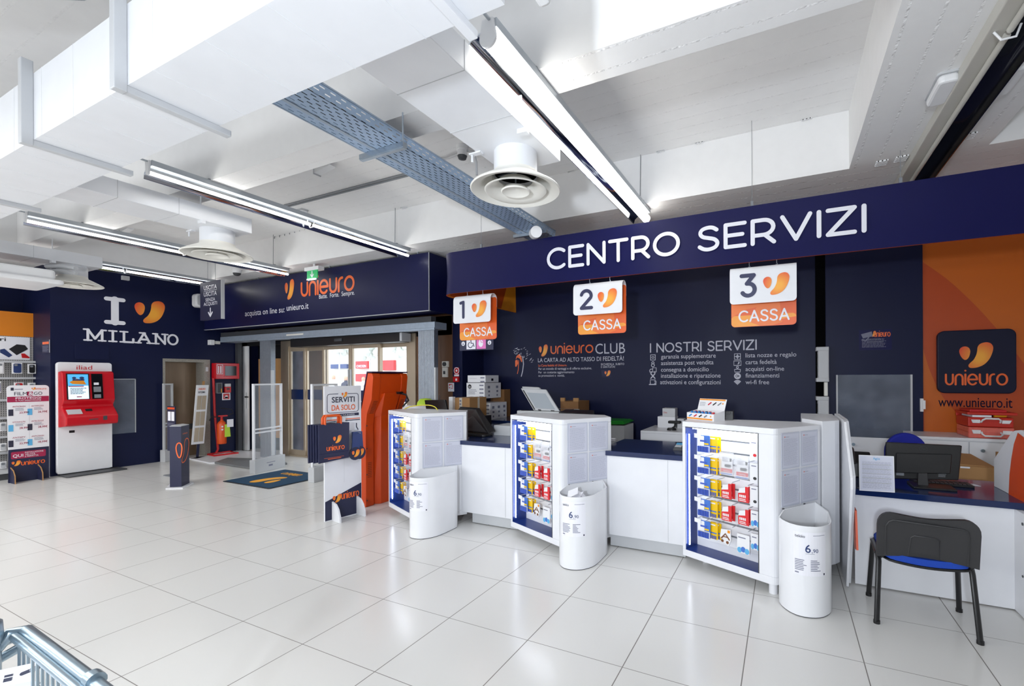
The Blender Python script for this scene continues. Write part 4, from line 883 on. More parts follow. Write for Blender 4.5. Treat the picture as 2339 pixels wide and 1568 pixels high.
lw('siren', 'small white siren above the lift doorway', 'siren', 474, 777, 484, 789, 'white_plastic', .1); lw('siren_plate', 'pale cream nameplate beside the small white siren', 'sign', 485, 779, 502, 787, 'cream', .02)
# horn loudspeaker
y0, z1 = wx(434, 672); y1, z0 = wx(456, 705); t = thing('wall_speaker', 'white wall loudspeaker beside the small hanging exit panel', 'loudspeaker', (XL, (y0 + y1) / 2, z0))
part('cabinet', MB().plate(FX(XL + .05), rr(y0, z0, y1 + .05, z1, .06), 0, .16), 'white_plastic', t, bevel=.02); part('grille', MB().plate(FX(XL + .21), rr(y0 + .03, z0 + .03, y1 + .02, z1 - .03, .05), 0, .006), 'light_grey', t); part('wall_bracket', MB().fbox(FX(XL), y0 + .08, z0 + .08, 0, y1 - .05, z1 - .08, .05), 'light_grey', t)
lw('junction_box', 'small grey box high on the navy wall under the leftmost lamp', 'box', 276, 630, 293, 642, 'light_grey', .06)
# film pane on the wall
y0, z1 = wx(257, 866); y1, z0 = wx(310, 988); t = thing('poster_holder', 'empty clear poster holder with crinkled film on the navy wall', 'poster holder', (XL, y0, z0))
y0 -= .12
part('film_sheet', MB().fbox(FX(XL), y0, z0, .002, y1, z1, .008), 'film', t); part('edge', MB().fbox(FX(XL), y1 - .012, z0, 0, y1, z1, .014).fbox(FX(XL), y0, z1 - .012, 0, y1, z1, .014), 'light_grey', t)
# ------------------------------------------------------------------ left side: phone kiosk, stands, totem, gates, mat
xk = -10.72; fk = FX(xk); y0, y1 = at(131, 1088, 'x', xk).y, at(257, 1073, 'x', xk).y
t = thing('phone_kiosk', 'white upright kiosk with a red touchscreen console', 'kiosk', (xk, (y0 + y1) / 2, 0))
ZK = 1.875
part('panel', MB().plate(fk, rr(y0, .03, y1, ZK, .045), -.07, 0), 'white_lam', t, bevel=.008)
q0, q1 = at(140, 1092, 'z', 0), at(275, 1074, 'z', 0)
part('base_plate', MB().plate(FZ(0), rr(xk - .1, y0 + .02, xk + .3, y1 + .1, .04), 0, .02), 'dark_grey', t, bevel=.006)
part('lower_cover', MB().plate(fk, [(y0 + .004, .04), (y1 - .004, .04), (y1 - .004, .87), (y0 + .004, .87)], 0, .004), 'white_gloss', t)
W_ = y1 - y0; kz = lambda py, px=200, x=xk + .12: at(px, py, 'x', x).z
# red console: upper tilted face and lower shelf
xs = [(0, 1.715), (.10, 1.725), (.15, 1.70), (.20, 1.24), (.14, 1.16), (.14, 1.13), (.30, .99), (.32, .965), (.31, .85), (.28, .83), (0, .80)]
yq = y0 - .075
fs = Fr((xk, 0, 0), (1, 0, 0), (0, 0, 1)); c = MB(); c.plate(fs, xs, -(y1 - .03), -(yq + .085))
part('console', c, 'red_gloss', t, bevel=.012)
up = Fr((xk + .152, 0, 1.70), (0, 1, 0), Vector((.05, 0, -.47)) * -1); L = .47
part('screen_bezel', MB().fbox(up, yq + .13, -.445, 0, yq + .40, -.015, .008), 'black_plastic', t)
sc = MB(); sc.rect(up, yq + .145, -.44, yq + .385, -.22, .01, 1); sc.rect(up, yq + .145, -.22, yq + .385, -.03, .01, 0)
part('screen', sc, ['screen_blue', 'screen_white'], t)
pr = MB(); pr.flat(up, [(yq + .16, -.16), (yq + .25, -.1), (yq + .33, -.13), (yq + .36, -.2), (yq + .2, -.19)], .0105, 0); pr.flat(up, arc(yq + .22, -.09, .025, .02, 0, 360, 10), .011, 1); pr.flat(up, arc(yq + .31, -.09, .03, .022, 0, 360, 10), .011, 1); pr.rect(up, yq + .2, -.135, yq + .34, -.11, .011, 1)
pr.rect(up, yq + .15, -.235, yq + .33, -.22, .011, 3); print_lines(pr, up, yq + .17, -.36, yq + .36, -.25, 5, .5, 2, .011); pr.rect(up, yq + .24, -.41, yq + .3, -.395, .011, 3)
part('screen_picture', pr, ['orange_yellow', 'case_blue', 'print_dark', 'crimson'], t)
part('payment_panel', MB().fbox(up, yq + .425, -.445, 0, yq + .56, -.02, .012), 'screen_black', t)
p2 = MB(); p2.fbox(up, yq + .45, -.21, .012, yq + .51, -.17, .016, 0); p2.fbox(up, yq + .445, -.33, .012, yq + .53, -.24, .03, 1); p2.fbox(up, yq + .45, -.43, .012, yq + .53, -.37, .02, 1)
part('card_reader', p2, ['paper', 'mid_grey'], t)
lo = Fr((xk + .305, 0, .85), (0, 1, 0), (0, 0, 1)); top_ = Fr((xk + .14, 0, 1.13), (0, 1, 0), Vector((.16, 0, -.14)) * -1)
part('scan_window', MB().fbox(top_, yq + .12, -.17, 0, yq + .29, -.06, .006), 'light_grey', t); part('slot', MB().fbox(top_, yq + .34, -.11, 0, yq + .42, -.06, .006), 'black_plastic', t)
part('ticket_slot', MB().fbox(lo, yq + .35, .065, 0, yq + .46, .10, .012).fbox(lo, yq + .52, .05, 0, yq + .57, .12, .014), 'dark_grey', t); part('keyhole', MB().fbox(fk, y0 + .2, .7, 0, yq + .21, .74, .006), 'black_plastic', t)
l = MB(); txt(l, fk, 'iliad', y0 + .225, ZK - .12, .07, width=.19, bold=.004, c=.003); part('lettering', l, 'red_paint', t, label='red lettering')
# film stand
xf = -10.75; ff_ = FX(xf); y0, y1 = at(15, 890, 'x', xf).y, at(113, 1092, 'x', xf).y
t = thing('film_stand', 'cardboard floor display with a price list on white above navy', 'display stand', (xf, (y0 + y1) / 2, 0)); ZF = 1.50
part('panel', MB().plate(ff_, [(y0 + .02, .0), (y1, .0)] + arc(y1 - .05, ZF - .05, .05, .05, 0, 90, 5) + arc(y0 + .05, ZF - .05, .05, .05, 90, 180, 5), -.012, 0), 'white_lam', t)
g = MB(); w = y1 - y0; g.rect(ff_, y0 + .012, 0, y1 - .004, .51, .002, 0); g.rect(ff_, y0 + .004, 1.24, y1 - .004, 1.325, .003, 1); g.plate(ff_, rr(y0 + .04, .36, y1 - .04, .47, .015), .002, .004, 1); g.rect(ff_, y0 + .205, 1.335, y0 + .265, 1.40, .003, 1)
part('colour_fields', g, ['navy_print', 'crimson'], t)
l = MB(); Y = lambda q: y0 + w * q
txt(l, ff_, 'PROTEGGI', Y(.5), 1.285, .03, 0, width=w * .6, align='C', bold=.02, c=.004); txt(l, ff_, 'IL TUO SMARTPHONE', Y(.5), 1.255, .018, 0, width=w * .6, align='C', bold=.01, c=.004)
txt(l, ff_, 'FILM', Y(.17), 1.345, .05, 1, width=w * .3, c=.003); txt(l, ff_, '&', Y(.5), 1.345, .05, 0, width=w * .11, c=.004, bold=.02); txt(l, ff_, 'GO', Y(.63), 1.345, .05, 1, width=w * .2, c=.003); l.rect(ff_, Y(.09), 1.42, Y(.16), 1.465, .003, 1); l.rect(ff_, Y(.18), 1.435, Y(.37), 1.445, .003, 2)
txt(l, ff_, 'QUI', Y(.13), .385, .045, 0, width=w * .24, bold=.02, c=.005); 
for i, s in enumerate(('INSTALLAZIONE', 'VELOCE', 'E PERFETTA')): txt(l, ff_, s, Y(.41), .436 - .03 * i, .021, 0, width=w * (.44, .24, .32)[i], bold=.01, c=.005)
for r_, (nm, pr_) in enumerate(((('ANTICRASH', 'ANTIRIFLESSO'), ('23,99\u20ac', '26,99\u20ac')), (('ANTICRASH ULTRA', 'ANTIBLUELIGHT'), ('28,99\u20ac', '28,99\u20ac')), (('ANTISPY', 'ANTICRASH'), ('33,99\u20ac', '18,99\u20ac')))):
    for k in (0, 1):
        z = 1.16 - .24 * r_; a = Y(.08 + .44 * k); txt(l, ff_, nm[k], a + .02, z, .022, 3, width=w * .3, c=.003); print_lines(l, ff_, a + .05, z - .055, a + w * .34, z - .01, 3, .4, 2, .003); txt(l, ff_, pr_[k], a + .09, z - .1, .03, 3, width=w * .23, bold=.02, c=.003)
        l.rect(ff_, a - .02, z - .13, a + .03, z - .03, .003, 4 if (r_ + k) % 2 else 1); 
l.rect(ff_, Y(.515), .6, Y(.518), 1.2, .003, 2)
strokes(l, ff_, 'unieuro', Y(.33), .255, .07, .15, .2, 5, width=w * .55, c=.004); txt(l, ff_, 'unieuro', Y(.66), 1.43, .03, 5, width=w * .27, c=.003, bold=.01)
part('printed_text', l, ['letter_white', 'print_dark', 'print_grey', 'crimson', 'pack_sky', 'letter_orange'], t); logo(t, ff_, Y(.1), .25, .085, .004); logo(t, ff_, Y(.57), 1.425, .04, .003)
for q in (.08, .72): part('foot', MB().plate(Fr((0, Y(q), 0), (1, 0, 0), (0, 0, 1)), [(xf - .1, 0), (xf + .2, 0), (xf + .19, .12), (xf + .12, .2), (xf, .24)], -.005, .005).plate(Fr((0, Y(q), 0), (1, 0, 0), (0, 0, 1)), [(xf - .095, .0), (xf + .19, 0), (xf + .18, .115), (xf + .115, .192), (xf, .23)], -.0065, .0065, 1), ['card', 'navy_print'], t)
# gondola shelf behind it with phone cases
xg = -11.55; t = thing('gondola_shelf', 'grey perforated shelf unit with hanging phone cases at the left edge', 'shelf unit', (xg, 2.0, 0)); fg = FX(xg)
YG1 = at(80, 800, 'x', xg).y; ZG = at(20, 712, 'x', xg).z; zh = at(20, 768, 'x', xg).z; zp = at(20, 822, 'x', xg).z
part('back_panel', MB().box(xg - .04, .6, 0, xg, YG1, zh), 'perforated', t); part('header_panel', MB().box(xg - .05, .6, zh, xg + .01, YG1, ZG), 'orange_header', t, label='orange header panel')
part('base_shelf', MB().box(xg, .6, .1, xg + .42, YG1, .14), 'light_grey', t, bevel=.003); part('upright', MB().box(xg - .04, YG1, 0, xg + .03, YG1 + .04, zh), 'light_grey', t); part('base', MB().box(xg, .6, 0, xg + .4, YG1 - .01, .1), 'dark_grey', t)
pst = MB(); x0 = xg + .006; fp_ = FX(x0); pst.rect(fp_, .8, zp, YG1 - .06, zh - .01, 0, 0); part('poster', pst, 'paper', t)
l = MB(); yc = lambda px, py: wx(px, py, x0); a, b = yc(0, 779); txt(l, fp_, 'ri', a - .0, b, .06, 0, width=.06, bold=.02, c=.003); txt(l, fp_, 'accesso', a - .36, b, .06, 0, width=.345, bold=.02, c=.003)
for pts, mi in ((((20, 798), (38, 787), (57, 789), (64, 798), (38, 812)), 0), (((0, 799), (10, 797), (28, 812), (20, 817), (0, 806)), 1), (((48, 808), (56, 808), (68, 817), (66, 819), (50, 818)), 2)): l.flat(fp_, [yc(*q) for q in pts], .003, mi)
part('poster_print', l, ['print_black', 'case_blue', 'red_paint'], t)
for py in (826, 864, 914, 955, 998, 1034): z = at(20, py, 'x', xg + .1).z; part('price_rail', MB().box(xg + .02, .8, z - .02, xg + .1, YG1 + .03, z + .015), 'light_grey', t)
def phone_case(px0, py0, px1, py1, m, label):
    xx = xg + .16; y0, z1 = wx(px0, py0, xx); y1, z0 = wx(px1, py1, xx); f = FX(xx); t = thing('phone_case', label, 'phone case', (xx, (y0 + y1) / 2, z0), 'phone cases on the shelf unit')
    part('box', MB().fbox(f, y0, z0, -.03, y1, z1, 0), 'pack_white', t); part('case', MB().plate(f, rr(y0 + .012, z0 + .012, y1 - .012, z1 - .012, .02), 0, .008), m, t); part('camera_bump', MB().plate(f, rr(y0 + .02, z1 - .055, y0 + .055, z1 - .02, .01), .008, .012), 'mid_grey', t)
for a in ((28, 829, 51, 854, 'case_blue', 'blue phone case on the top row of the shelf unit'), (64, 832, 82, 854, 'black_plastic', 'black phone case on the top row of the shelf unit'), (33, 874, 54, 890, 'red_paint', 'red phone case behind the cardboard price display'), (64, 875, 81, 890, 'light_grey', 'pale phone case on the second row of the shelf unit'), (-8, 828, 9, 854, 'pack_white', 'white phone case at the left edge of the top row'), (-12, 872, 3, 898, 'case_blue', 'dark blue phone case at the left edge of the second row')): phone_case(*a)
for i, (a, b) in enumerate(((966, 985), (1014, 1030), (1056, 1070))): phone_case(-2, a, 15, b, 'light_grey', ('boxed pale case on the third row, left of the price display', 'boxed pale case on the fourth row, left of the price display', 'boxed pale case on the lowest row, left of the price display')[i])
# camera notice on the dark return wall
yy = 3.025; p0, p1 = at(97, 778, 'y', yy), at(115, 806, 'y', yy); n_ = MB(); f = FY(yy); n_.fbox(f, p0.x, p1.z, 0, p1.x, p0.z, .004, 0); print_lines(n_, f, p0.x + .02, p1.z + .02, p1.x - .05, p1.z + .12, 5, .4, 2, .006); n_.rect(f, p0.x + .02, p0.z - .07, p1.x - .04, p0.z - .03, .006, 1); n_.rect(f, p1.x - .02, p1.z, p1.x, p0.z, .006, 3)
solo('camera_notice', 'small dark camera notice on the dark return wall at left', 'sign', n_, ['navy_print', 'letter_orange', 'print_grey', 'light_grey'])
# navy totem
q0, q1, q2 = at(388, 1113.6, 'z', .012), at(414.6, 1112.7, 'z', .012), at(432.7, 1104, 'z', .012)
tx, ty = q0.x, q0.y; P_ = [(q0.x, q0.y), (q1.x, q1.y), (q2.x, q2.y), (q2.x - .22, q2.y + .02), (q0.x - .2, q0.y + .12)]
t = thing('navy_totem', 'navy hexagonal totem with an orange outlined mark on the floor', 'totem', (tx, ty, 0))
part('body', MB().prism(P_, .012, .895), 'navy_print', t, bevel=.002); part('top_cap', MB().prism(P_, .895, .9), 'light_grey', t); cxm = sum(p[0] for p in P_) / 5; cym = sum(p[1] for p in P_) / 5
part('foot_plate', MB().prism([(cxm + (x - cxm) * 1.5, cym + (y - cym) * 1.45) for x, y in P_], 0, .012), 'white_lam', t)
def panel_fr(a, b): a, b = Vector((*a, 0)), Vector((*b, 0)); return Fr(a, b - a, (0, 0, 1)), (b - a).length
f, L = panel_fr(P_[0], P_[1]); m1 = MB(); o_ = L * .5
m1.ribbon(f, [(L * .56 + x * .21, .43 + (y - .3) * .40) for x, y in BEAN] + [(L * .56 + BEAN[0][0] * .21, .43 + (BEAN[0][1] - .3) * .40)], .016, .003, cap=False)
f2, L2 = panel_fr(P_[1], P_[2]); m1.ribbon(f2, [(L2 * .02 + (x - .3) * L2 * 1.1, .36 + y * .34) for x, y in COMMA] + [(L2 * .02 + (COMMA[0][0] - .3) * L2 * 1.1, .36 + COMMA[0][1] * .34)], .016, .003, cap=False); txt(m1, f2, 'unieuro', L2 * .15, .77, .03, width=L2 * .6, c=.003)
part('printed_mark', m1, 'letter_orange', t, label='orange outline mark')
# security gates
def gate(a, b, label):
    A, B = at(*a, 'z', 0), at(*b, 'z', 0); f, L = panel_fr((A.x, A.y), (B.x, B.y)); o = A.copy()
    t = thing('security_gate', label, 'security gate', (A.x, A.y, 0), 'anti theft gates'); w = .028
    p = MB()
    for z0, z1, x0, x1 in ((0, 1.5, 0, w), (0, 1.5, L - w, L), (1.472, 1.5, w, L - w), (.72, .745, w, L - w), (.66, .685, w, L - w)): p.fbox(f, x0, z0, -.02, x1, z1, .02)
    part('frame', p, 'light_grey' if 'left' in label else 'white_lam', t, bevel=.004); part('pane', MB().fbox(f, w, .2, -.003, L - w, 1.472, .003), 'acrylic', t)
    part('base_box', MB().fbox(f, -.02, 0, -.05, L + .01, .23, .06), 'light_grey', t, bevel=.006); l = MB(); fl_ = Fr(f.o, f.u, f.v); l.rect(fl_, L * .35, .14, L * .65, .15, .062); l.rect(fl_, L * .42, .08, L * .56, .11, .062); part('printed_mark', l, 'print_grey', t)
gate((578, 1083), (644, 1067), 'white framed clear security gate in the middle of the entrance'); gate((712, 1103), (770, 1086), 'clear security gate behind the self service cardboard stand'); gate((373, 1056), (395, 1052), 'pale security gate at the left by the lift doorway')
# door mat
a, b, c_, d_ = at(511, 1100, 'z', 0), at(612, 1119, 'z', 0), at(735, 1088, 'z', 0), at(645, 1076, 'z', 0)
t = thing('door_mat', 'dark teal door mat with yellow mark on the white floor', 'door mat', ((a.x + c_.x) / 2, (a.y + c_.y) / 2, 0))
x0, x1, y0, y1 = (a.x + d_.x) / 2 - .3, (b.x + c_.x) / 2, (a.y + b.y) / 2, (c_.y + d_.y) / 2
x0, y0, y1 = a.x, 3.99, 4.96; x1 = b.x
part('border', MB().plate(FZ(0), rr(x0, y0, x1, y1, .03), 0, .006), 'rubber', t); part('pile', MB().plate(FZ(0), rr(x0 + .035, y0 + .035, x1 - .035, y1 - .035, .01), .006, .011), 'mat_blue', t)
qc, ql = at(666, 1084, 'z', .012), at(618, 1097, 'z', .012); fm = Fr((qc.x + .23, qc.y + .21, .012), (-1, 0, 0), (0, -1, 0)); fl2 = Fr((ql.x + .2, ql.y + .22, .012), (-1, 0, 0), (0, -1, 0)); l = MB(); strokes(l, fm, 'unieuro', .02, .16, .15, .14, .2, width=.42, c=.001)
fm2 = Fr((x0 + .42, y0 + .1, .012), (0, 1, 0), (-1, 0, 0)); 
for poly in (BEAN, COMMA): l.flat(fl2, [(x * .36, y * .45) for x, y in poly], .001)
part('mark', l, 'amber', t, label='yellow mark')
# ramp
p = [at(*q, 'z', .0) for q in ((490, 1060), (574, 1073), (656, 1062), (640, 1053), (520, 1050))]
solo('metal_ramp', 'grey patterned metal ramp by the raised landing', 'ramp', MB().prism([(q.x, q.y) for q in p], .002, .035), 'ramp_grey', bevel=.005)
# leaning notice board in the lift doorway, little sign stand, small feet
A, B = at(435, 1030, 'x', -10.6), at(465, 880, 'x', -10.75)
yb0, zt_ = wx(437, 880, -10.62); yb1, _ = wx(467, 880, -10.62); t = thing('notice_board', 'tall white notice board leaning in the lift doorway', 'notice board', (-10.6, yb0, 0)); lean = .16
fn = Fr((-10.62, 0, 0), Vector((0, 1, 0)), Vector((0, .075, 1))); H_ = zt_
part('board', MB().fbox(fn, yb0 - .02, .28, -.025, yb1 - .03, H_, 0), 'white_lam', t, bevel=.004)
q = MB()
for k in range(3):
    for j in range(2): q.fbox(fn, yb0 + .01 + j * (yb1 - yb0 - .06) / 2, .33 + k * .32, .001, yb0 + .0 + (j + 1) * (yb1 - yb0 - .06) / 2, .61 + k * .32, .006)
part('paper_pocket', q, 'champagne', t); l = MB(); txt(l, fn, 'UNIEURO', yb0 + .015, H_ - .10, .04, 0, width=(yb1 - yb0) * .55, bold=.03, c=.003); txt(l, fn, 'INFORMA', yb0 + .015, H_ - .165, .04, 1, width=(yb1 - yb0) * .55, bold=.03, c=.003); part('lettering', l, ['letter_orange', 'print_dark'], t)
part('leg', MB().fbox(fn, yb0 + .08, 0, -.02, yb0 + .12, .3, -.005), 'navy_print', t); part('foot', MB().prism([(-10.75, yb0 - .1), (-10.45, yb0 + .02), (-10.6, yb0 + .24)], 0, .02), 'white_lam', t); part('top_tab', MB().fbox(fn, yb0 + .08, H_, -.015, yb0 + .12, H_ + .08, -.005), 'card', t)
A = at(386, 985, 'x', -9.0); f = Fr((-8.9, 0, 0), (.5, 1, 0), (0, 0, 1)); P0, P1 = at(384, 928, 'y', 3.9), at(402, 990, 'y', 3.9)
t = thing('sign_stand', 'small dark information stand behind the navy totem', 'sign stand', ((P0.x + P1.x) / 2, 3.9, 0)); f = FY(3.9)
part('panel', MB().fbox(f, P0.x, P1.z - .3, 0, P1.x, P0.z, .012), 'navy_print', t); l = MB(); l.rect(f, P0.x + .01, P0.z - .05, P1.x - .01, P0.z - .02, .014, 1); w = P1.x - P0.x
l.rect(f, P0.x + w * .1, P0.z - .24, P0.x + w * .47, P0.z - .09, .014, 0); l.rect(f, P0.x + w * .55, P0.z - .24, P0.x + w * .92, P0.z - .09, .014, 0); print_lines(l, f, P0.x + w * .1, P0.z - .34, P0.x + w * .9, P0.z - .27, 3, .4, 2, .014)
part('printed_sheets', l, ['paper', 'orange_red', 'print_grey'], t); part('pole', MB().box((P0.x + P1.x) / 2 - .01, 3.9, .01, (P0.x + P1.x) / 2 + .01, 3.92, P1.z - .3), 'mid_grey', t); part('base', MB().prism(rr((P0.x + P1.x) / 2 - .12, 3.82, (P0.x + P1.x) / 2 + .12, 4.0, .03), 0, .012), 'mid_grey', t)

# ------------------------------------------------------------------ self-service stand, bags, orange kiosk
A, B = at(742, 1194, 'z', 0), at(826, 1172, 'z', 0); f, L = panel_fr((A.x, A.y), (B.x, B.y)); HS = 1.5
t = thing('self_service_stand', 'white and navy cardboard stand with hanging shopping bags', 'display stand', (A.x, A.y, 0))
part('panel', MB().plate(f, rr(0, 0, L, HS, .005), -.02, 0), 'white_lam', t)
g = MB(); g.flat(f, [(.004, .01), (L - .004, .01), (L - .004, .36), (.004, .22)], .002, 0); g.rect(f, L * .08, 1.155, L * .93, 1.185, .002, 0); g.ribbon(f, rr(L * .07, 1.2, L * .92, 1.41, .03) + [rr(L * .07, 1.2, L * .92, 1.41, .03)[0]], .006, .003, 0, cap=False); g.rect(f, L * .36, 1.40, L * .62, 1.42, .0035, 1)
g.rect(f, L * .51, .4, L * .514, 1.05, .002, 2); part('colour_fields', g, ['navy_print', 'white_lam', 'light_grey'], t)
l = MB(); txt(l, f, 'SERVITI', L * .19, 1.315, .06, 1, width=L * .62, bold=.03, c=.004); txt(l, f, 'DA SOLO', L * .185, 1.225, .06, 0, width=L * .64, bold=.03, c=.004); txt(l, f, 'SCEGLI LA TUA SHOPPER', L * .21, 1.162, .014, 2, width=L * .6, bold=.01, c=.004)
for k in (0, 1): l.rect(f, L * (.06 + .5 * k), 1.115, L * (.46 + .5 * k), 1.125, .003, 0); l.rect(f, L * (.1 + .45 * k), 1.098, L * (.46 + .5 * k), 1.108, .003, 1)
l.rect(f, L * .62, 1.05, L * .64, 1.06, .003, 1); l.ribbon(f, [(L * .86, 1.06), (L * .86, 1.02), (L * .9, .99)], .012, .003, 1); l.rect(f, L * .6, .965, L * .72, .985, .003, 3); l.rect(f, L * .8, .965, L * .92, .985, .003, 3)
strokes(l, f, 'unieuro', L * .44, .215, .08, .13, .2, 0, width=L * .47, c=.004)
for k in range(0): pass
part('printed_text', l, ['letter_orange', 'print_dark', 'letter_white', 'light_grey'], t); logo(t, f, L * .2, .19, .09, .004); logo(t, f, L * .45, 1.37, .06, .0045)
for q in (.2, .87):
    o = f(L * q, 0, 0); ff2 = Fr(o, f.n, (0, 0, 1)); part('foot', MB().plate(ff2, [(-.12, 0), (.17, 0), (.165, .06), (.13, .14), (.08, .19), (0, .21), (-.08, .16)], -.009, .009), 'white_lam', t)
part('hook', MB().tube([f(L * .03, 1.11, 0), f(L * .03, 1.11, .22), f(L * .03, 1.13, .23)], .006), 'steel', t); part('hook', MB().tube([f(L * .78, .96, 0), f(L * .78, .96, .14)], .006), 'steel', t)
for k in range(5):
    c0 = .055 + .03 * k; dx = -.012 * (4 - k); a0, a1 = -L * .36 + dx, L * .40 + dx; zb_, zt_ = .69 + .01 * (k % 2), 1.10; lab = ('rearmost navy paper shopping bag hanging at the cardboard stand', 'second navy shopping bag from the stand panel', 'middle navy shopping bag of the hanging stack', 'navy shopping bag just behind the front one', 'front navy paper shopping bag with orange mark and handles')[k]
    bt = thing('shopping_bag', lab, 'shopping bag', f(L * .2, zb_, c0), 'shopping bags on the cardboard stand')
    part('bag_body', MB().plate(f, [(a0, zb_), (a1, zb_ + .02), (a1 + .004, zt_), (a0 - .002, zt_ - .005)], c0, c0 + .02), 'navy_print', bt)
    if k < 3: continue
    hb = MB(); xm = (a0 + a1) / 2 - .01; hb.tube([f(xm - .085, zt_ - .01, c0 + .01), f(xm - .085, zt_ + .06, c0 + .01), f(xm - .07, zt_ + .085, c0 + .01), f(xm + .07, zt_ + .085, c0 + .01), f(xm + .085, zt_ + .06, c0 + .01), f(xm + .085, zt_ - .01, c0 + .01)], .013, 8); part('handle', hb, 'orange_paint', bt, smooth=60)
    if k == 4:
        fb_ = Fr(f.o + f.n * (c0 + .02), f.u, f.v); m1 = MB(); strokes(m1, fb_, 'unieuro', a0 + .08, .815, .055, .15, .2, width=(a1 - a0) * .58, c=.003); m1.rect(fb_, a0 + .05, .735, a1 - .06, .738, .003); m1.rect(fb_, a0 + .09, .72, a1 - .09, .726, .003); part('lettering', m1, 'letter_orange', bt); logo(bt, fb_, a0 + .145, .885, .085, .003); part('fold', MB().rect(fb_, a0, .785, a1, .789, .002), 'navy_panel', bt)
for k in range(3):
    sh = (.0, .03, -.035)[k]; c0 = .04 + .02 * k; lab = ('rear folded reusable tote on the right hook of the cardboard stand', 'middle folded reusable tote on the right hook', 'front folded reusable tote with orange mark on the right hook')[k]
    bt = thing('folded_tote', lab, 'folded bag', f(L * .78, .62, c0), 'folded totes on the cardboard stand'); xm = L * .79
    part('strap', MB().plate(f, [(xm - .05 + sh * .3, .97), (xm + .05 + sh * .3, .97), (xm + .045 + sh, .74), (xm - .045 + sh, .74)], c0, c0 + .012), 'case_blue', bt); part('pouch', MB().plate(f, arc(xm + sh, .725, .07, .075, 0, 360, 20), c0, c0 + .014), 'navy_print', bt)
    logo(bt, Fr(f.o + f.n * (c0 + .014), f.u, f.v), xm + sh - .045, .685, .085, .003)
# orange kiosk seen from behind: extruded side profile
A = at(836, 1160, 'z', 0); kx, ky, kw = A.x, A.y, .56
t = thing('orange_kiosk', 'tall orange self service kiosk seen from behind beside the cardboard stand', 'kiosk', (kx, ky, 0))
fs = Fr((kx, 0, 0), (1, 0, 0), (0, 0, 1))               # a = x from the back face, b = z, c = -y
pr_ = [(-.10, 0), (0, 0), (0, 1.0), (.02, 1.15), (.10, 1.32), (.13, 1.60), (.11, 1.645), (.04, 1.65), (-.07, 1.22), (-.10, 1.12)]
b = MB(); b.plate(fs, pr_, -(ky + .12), -ky); b.plate(fs, pr_, -(ky + kw), -(ky + kw - .10))
part('side_flange', b, 'orange_kiosk', t, bevel=.006)
b = MB(); b.plate(fs, [(-.10, 0), (-.05, 0), (-.05, 1.05), (.09, 1.34), (.12, 1.6), (.10, 1.64), (.04, 1.648), (-.07, 1.22), (-.10, 1.12)], -(ky + kw - .1), -(ky + .12))
part('back_shell', b, 'orange_kiosk', t, bevel=.004)
b = MB(); b.hull8([(kx - .05, ky + .14, .0), (kx + .03, ky + .2, .0), (kx + .03, ky + kw - .17, .0), (kx - .05, ky + kw - .12, .0), (kx - .05, ky + .14, 1.1), (kx + .05, ky + .19, 1.12), (kx + .05, ky + kw - .16, 1.12), (kx - .05, ky + kw - .12, 1.1)])
b.hull8([(kx - .03, ky + .13, 1.09), (kx + .05, ky + .19, 1.11), (kx + .05, ky + kw - .16, 1.11), (kx - .03, ky + kw - .12, 1.09), (kx + .05, ky + .15, 1.38), (kx + .14, ky + .17, 1.40), (kx + .14, ky + kw - .14, 1.40), (kx + .05, ky + kw - .12, 1.38)])
part('cable_duct', b, 'orange_kiosk', t, bevel=.004)
b = MB(); b.plate(fs, [(-.075, 1.215), (-.085, 1.225), (.03, 1.668), (.12, 1.668), (.12, 1.652), (.04, 1.652)], -(ky + kw + .006), -(ky - .006)); b.plate(fs, [(-.105, .02), (-.115, .02), (-.115, 1.12), (-.085, 1.23), (-.07, 1.22), (-.1, 1.12)], -(ky + kw), -ky)
part('screen_rim', b, mat('aubergine', (52, 30, 62), .3), t)
fbk = Fr((kx + .001, 0, 0), (0, 1, 0), (0, 0, 1)); g = MB()
for k in range(9): g.fbox(fbk, ky + .03, .36 + .022 * k, 0, ky + .085, .369 + .022 * k, .003)
fbt = Fr((kx + .02, 0, 1.15), (0, 1, 0), (.08, 0, .17))
for k in range(9): g.fbox(fbt, ky + .04, .0 + .02 * k, 0.0, ky + .10, .008 + .02 * k, .004); g.fbox(fbt, ky + kw - .085, .0 + .02 * k, 0.0, ky + kw - .03, .008 + .02 * k, .004)
part('vent', g, mat('orange_shadow', (150, 54, 10), .5), t)
g = MB()
for z in (.08, .4, .72, 1.0): g.cyl(fbk(ky + .015, z, 0), fbk(ky + .015, z, .004), .008, n=10)
part('screws', g, 'dark_grey', t)
part('plug', MB().box(kx + .13, ky + .36, 1.38, kx + .19, ky + .42, 1.41).tube([(kx + .16, ky + .40, 1.39), (kx + .24, ky + .42, 1.37), (kx + .30, ky + .40, 1.30), (kx + .26, ky + .34, 1.22)], .012), 'black_plastic', t, smooth=40)
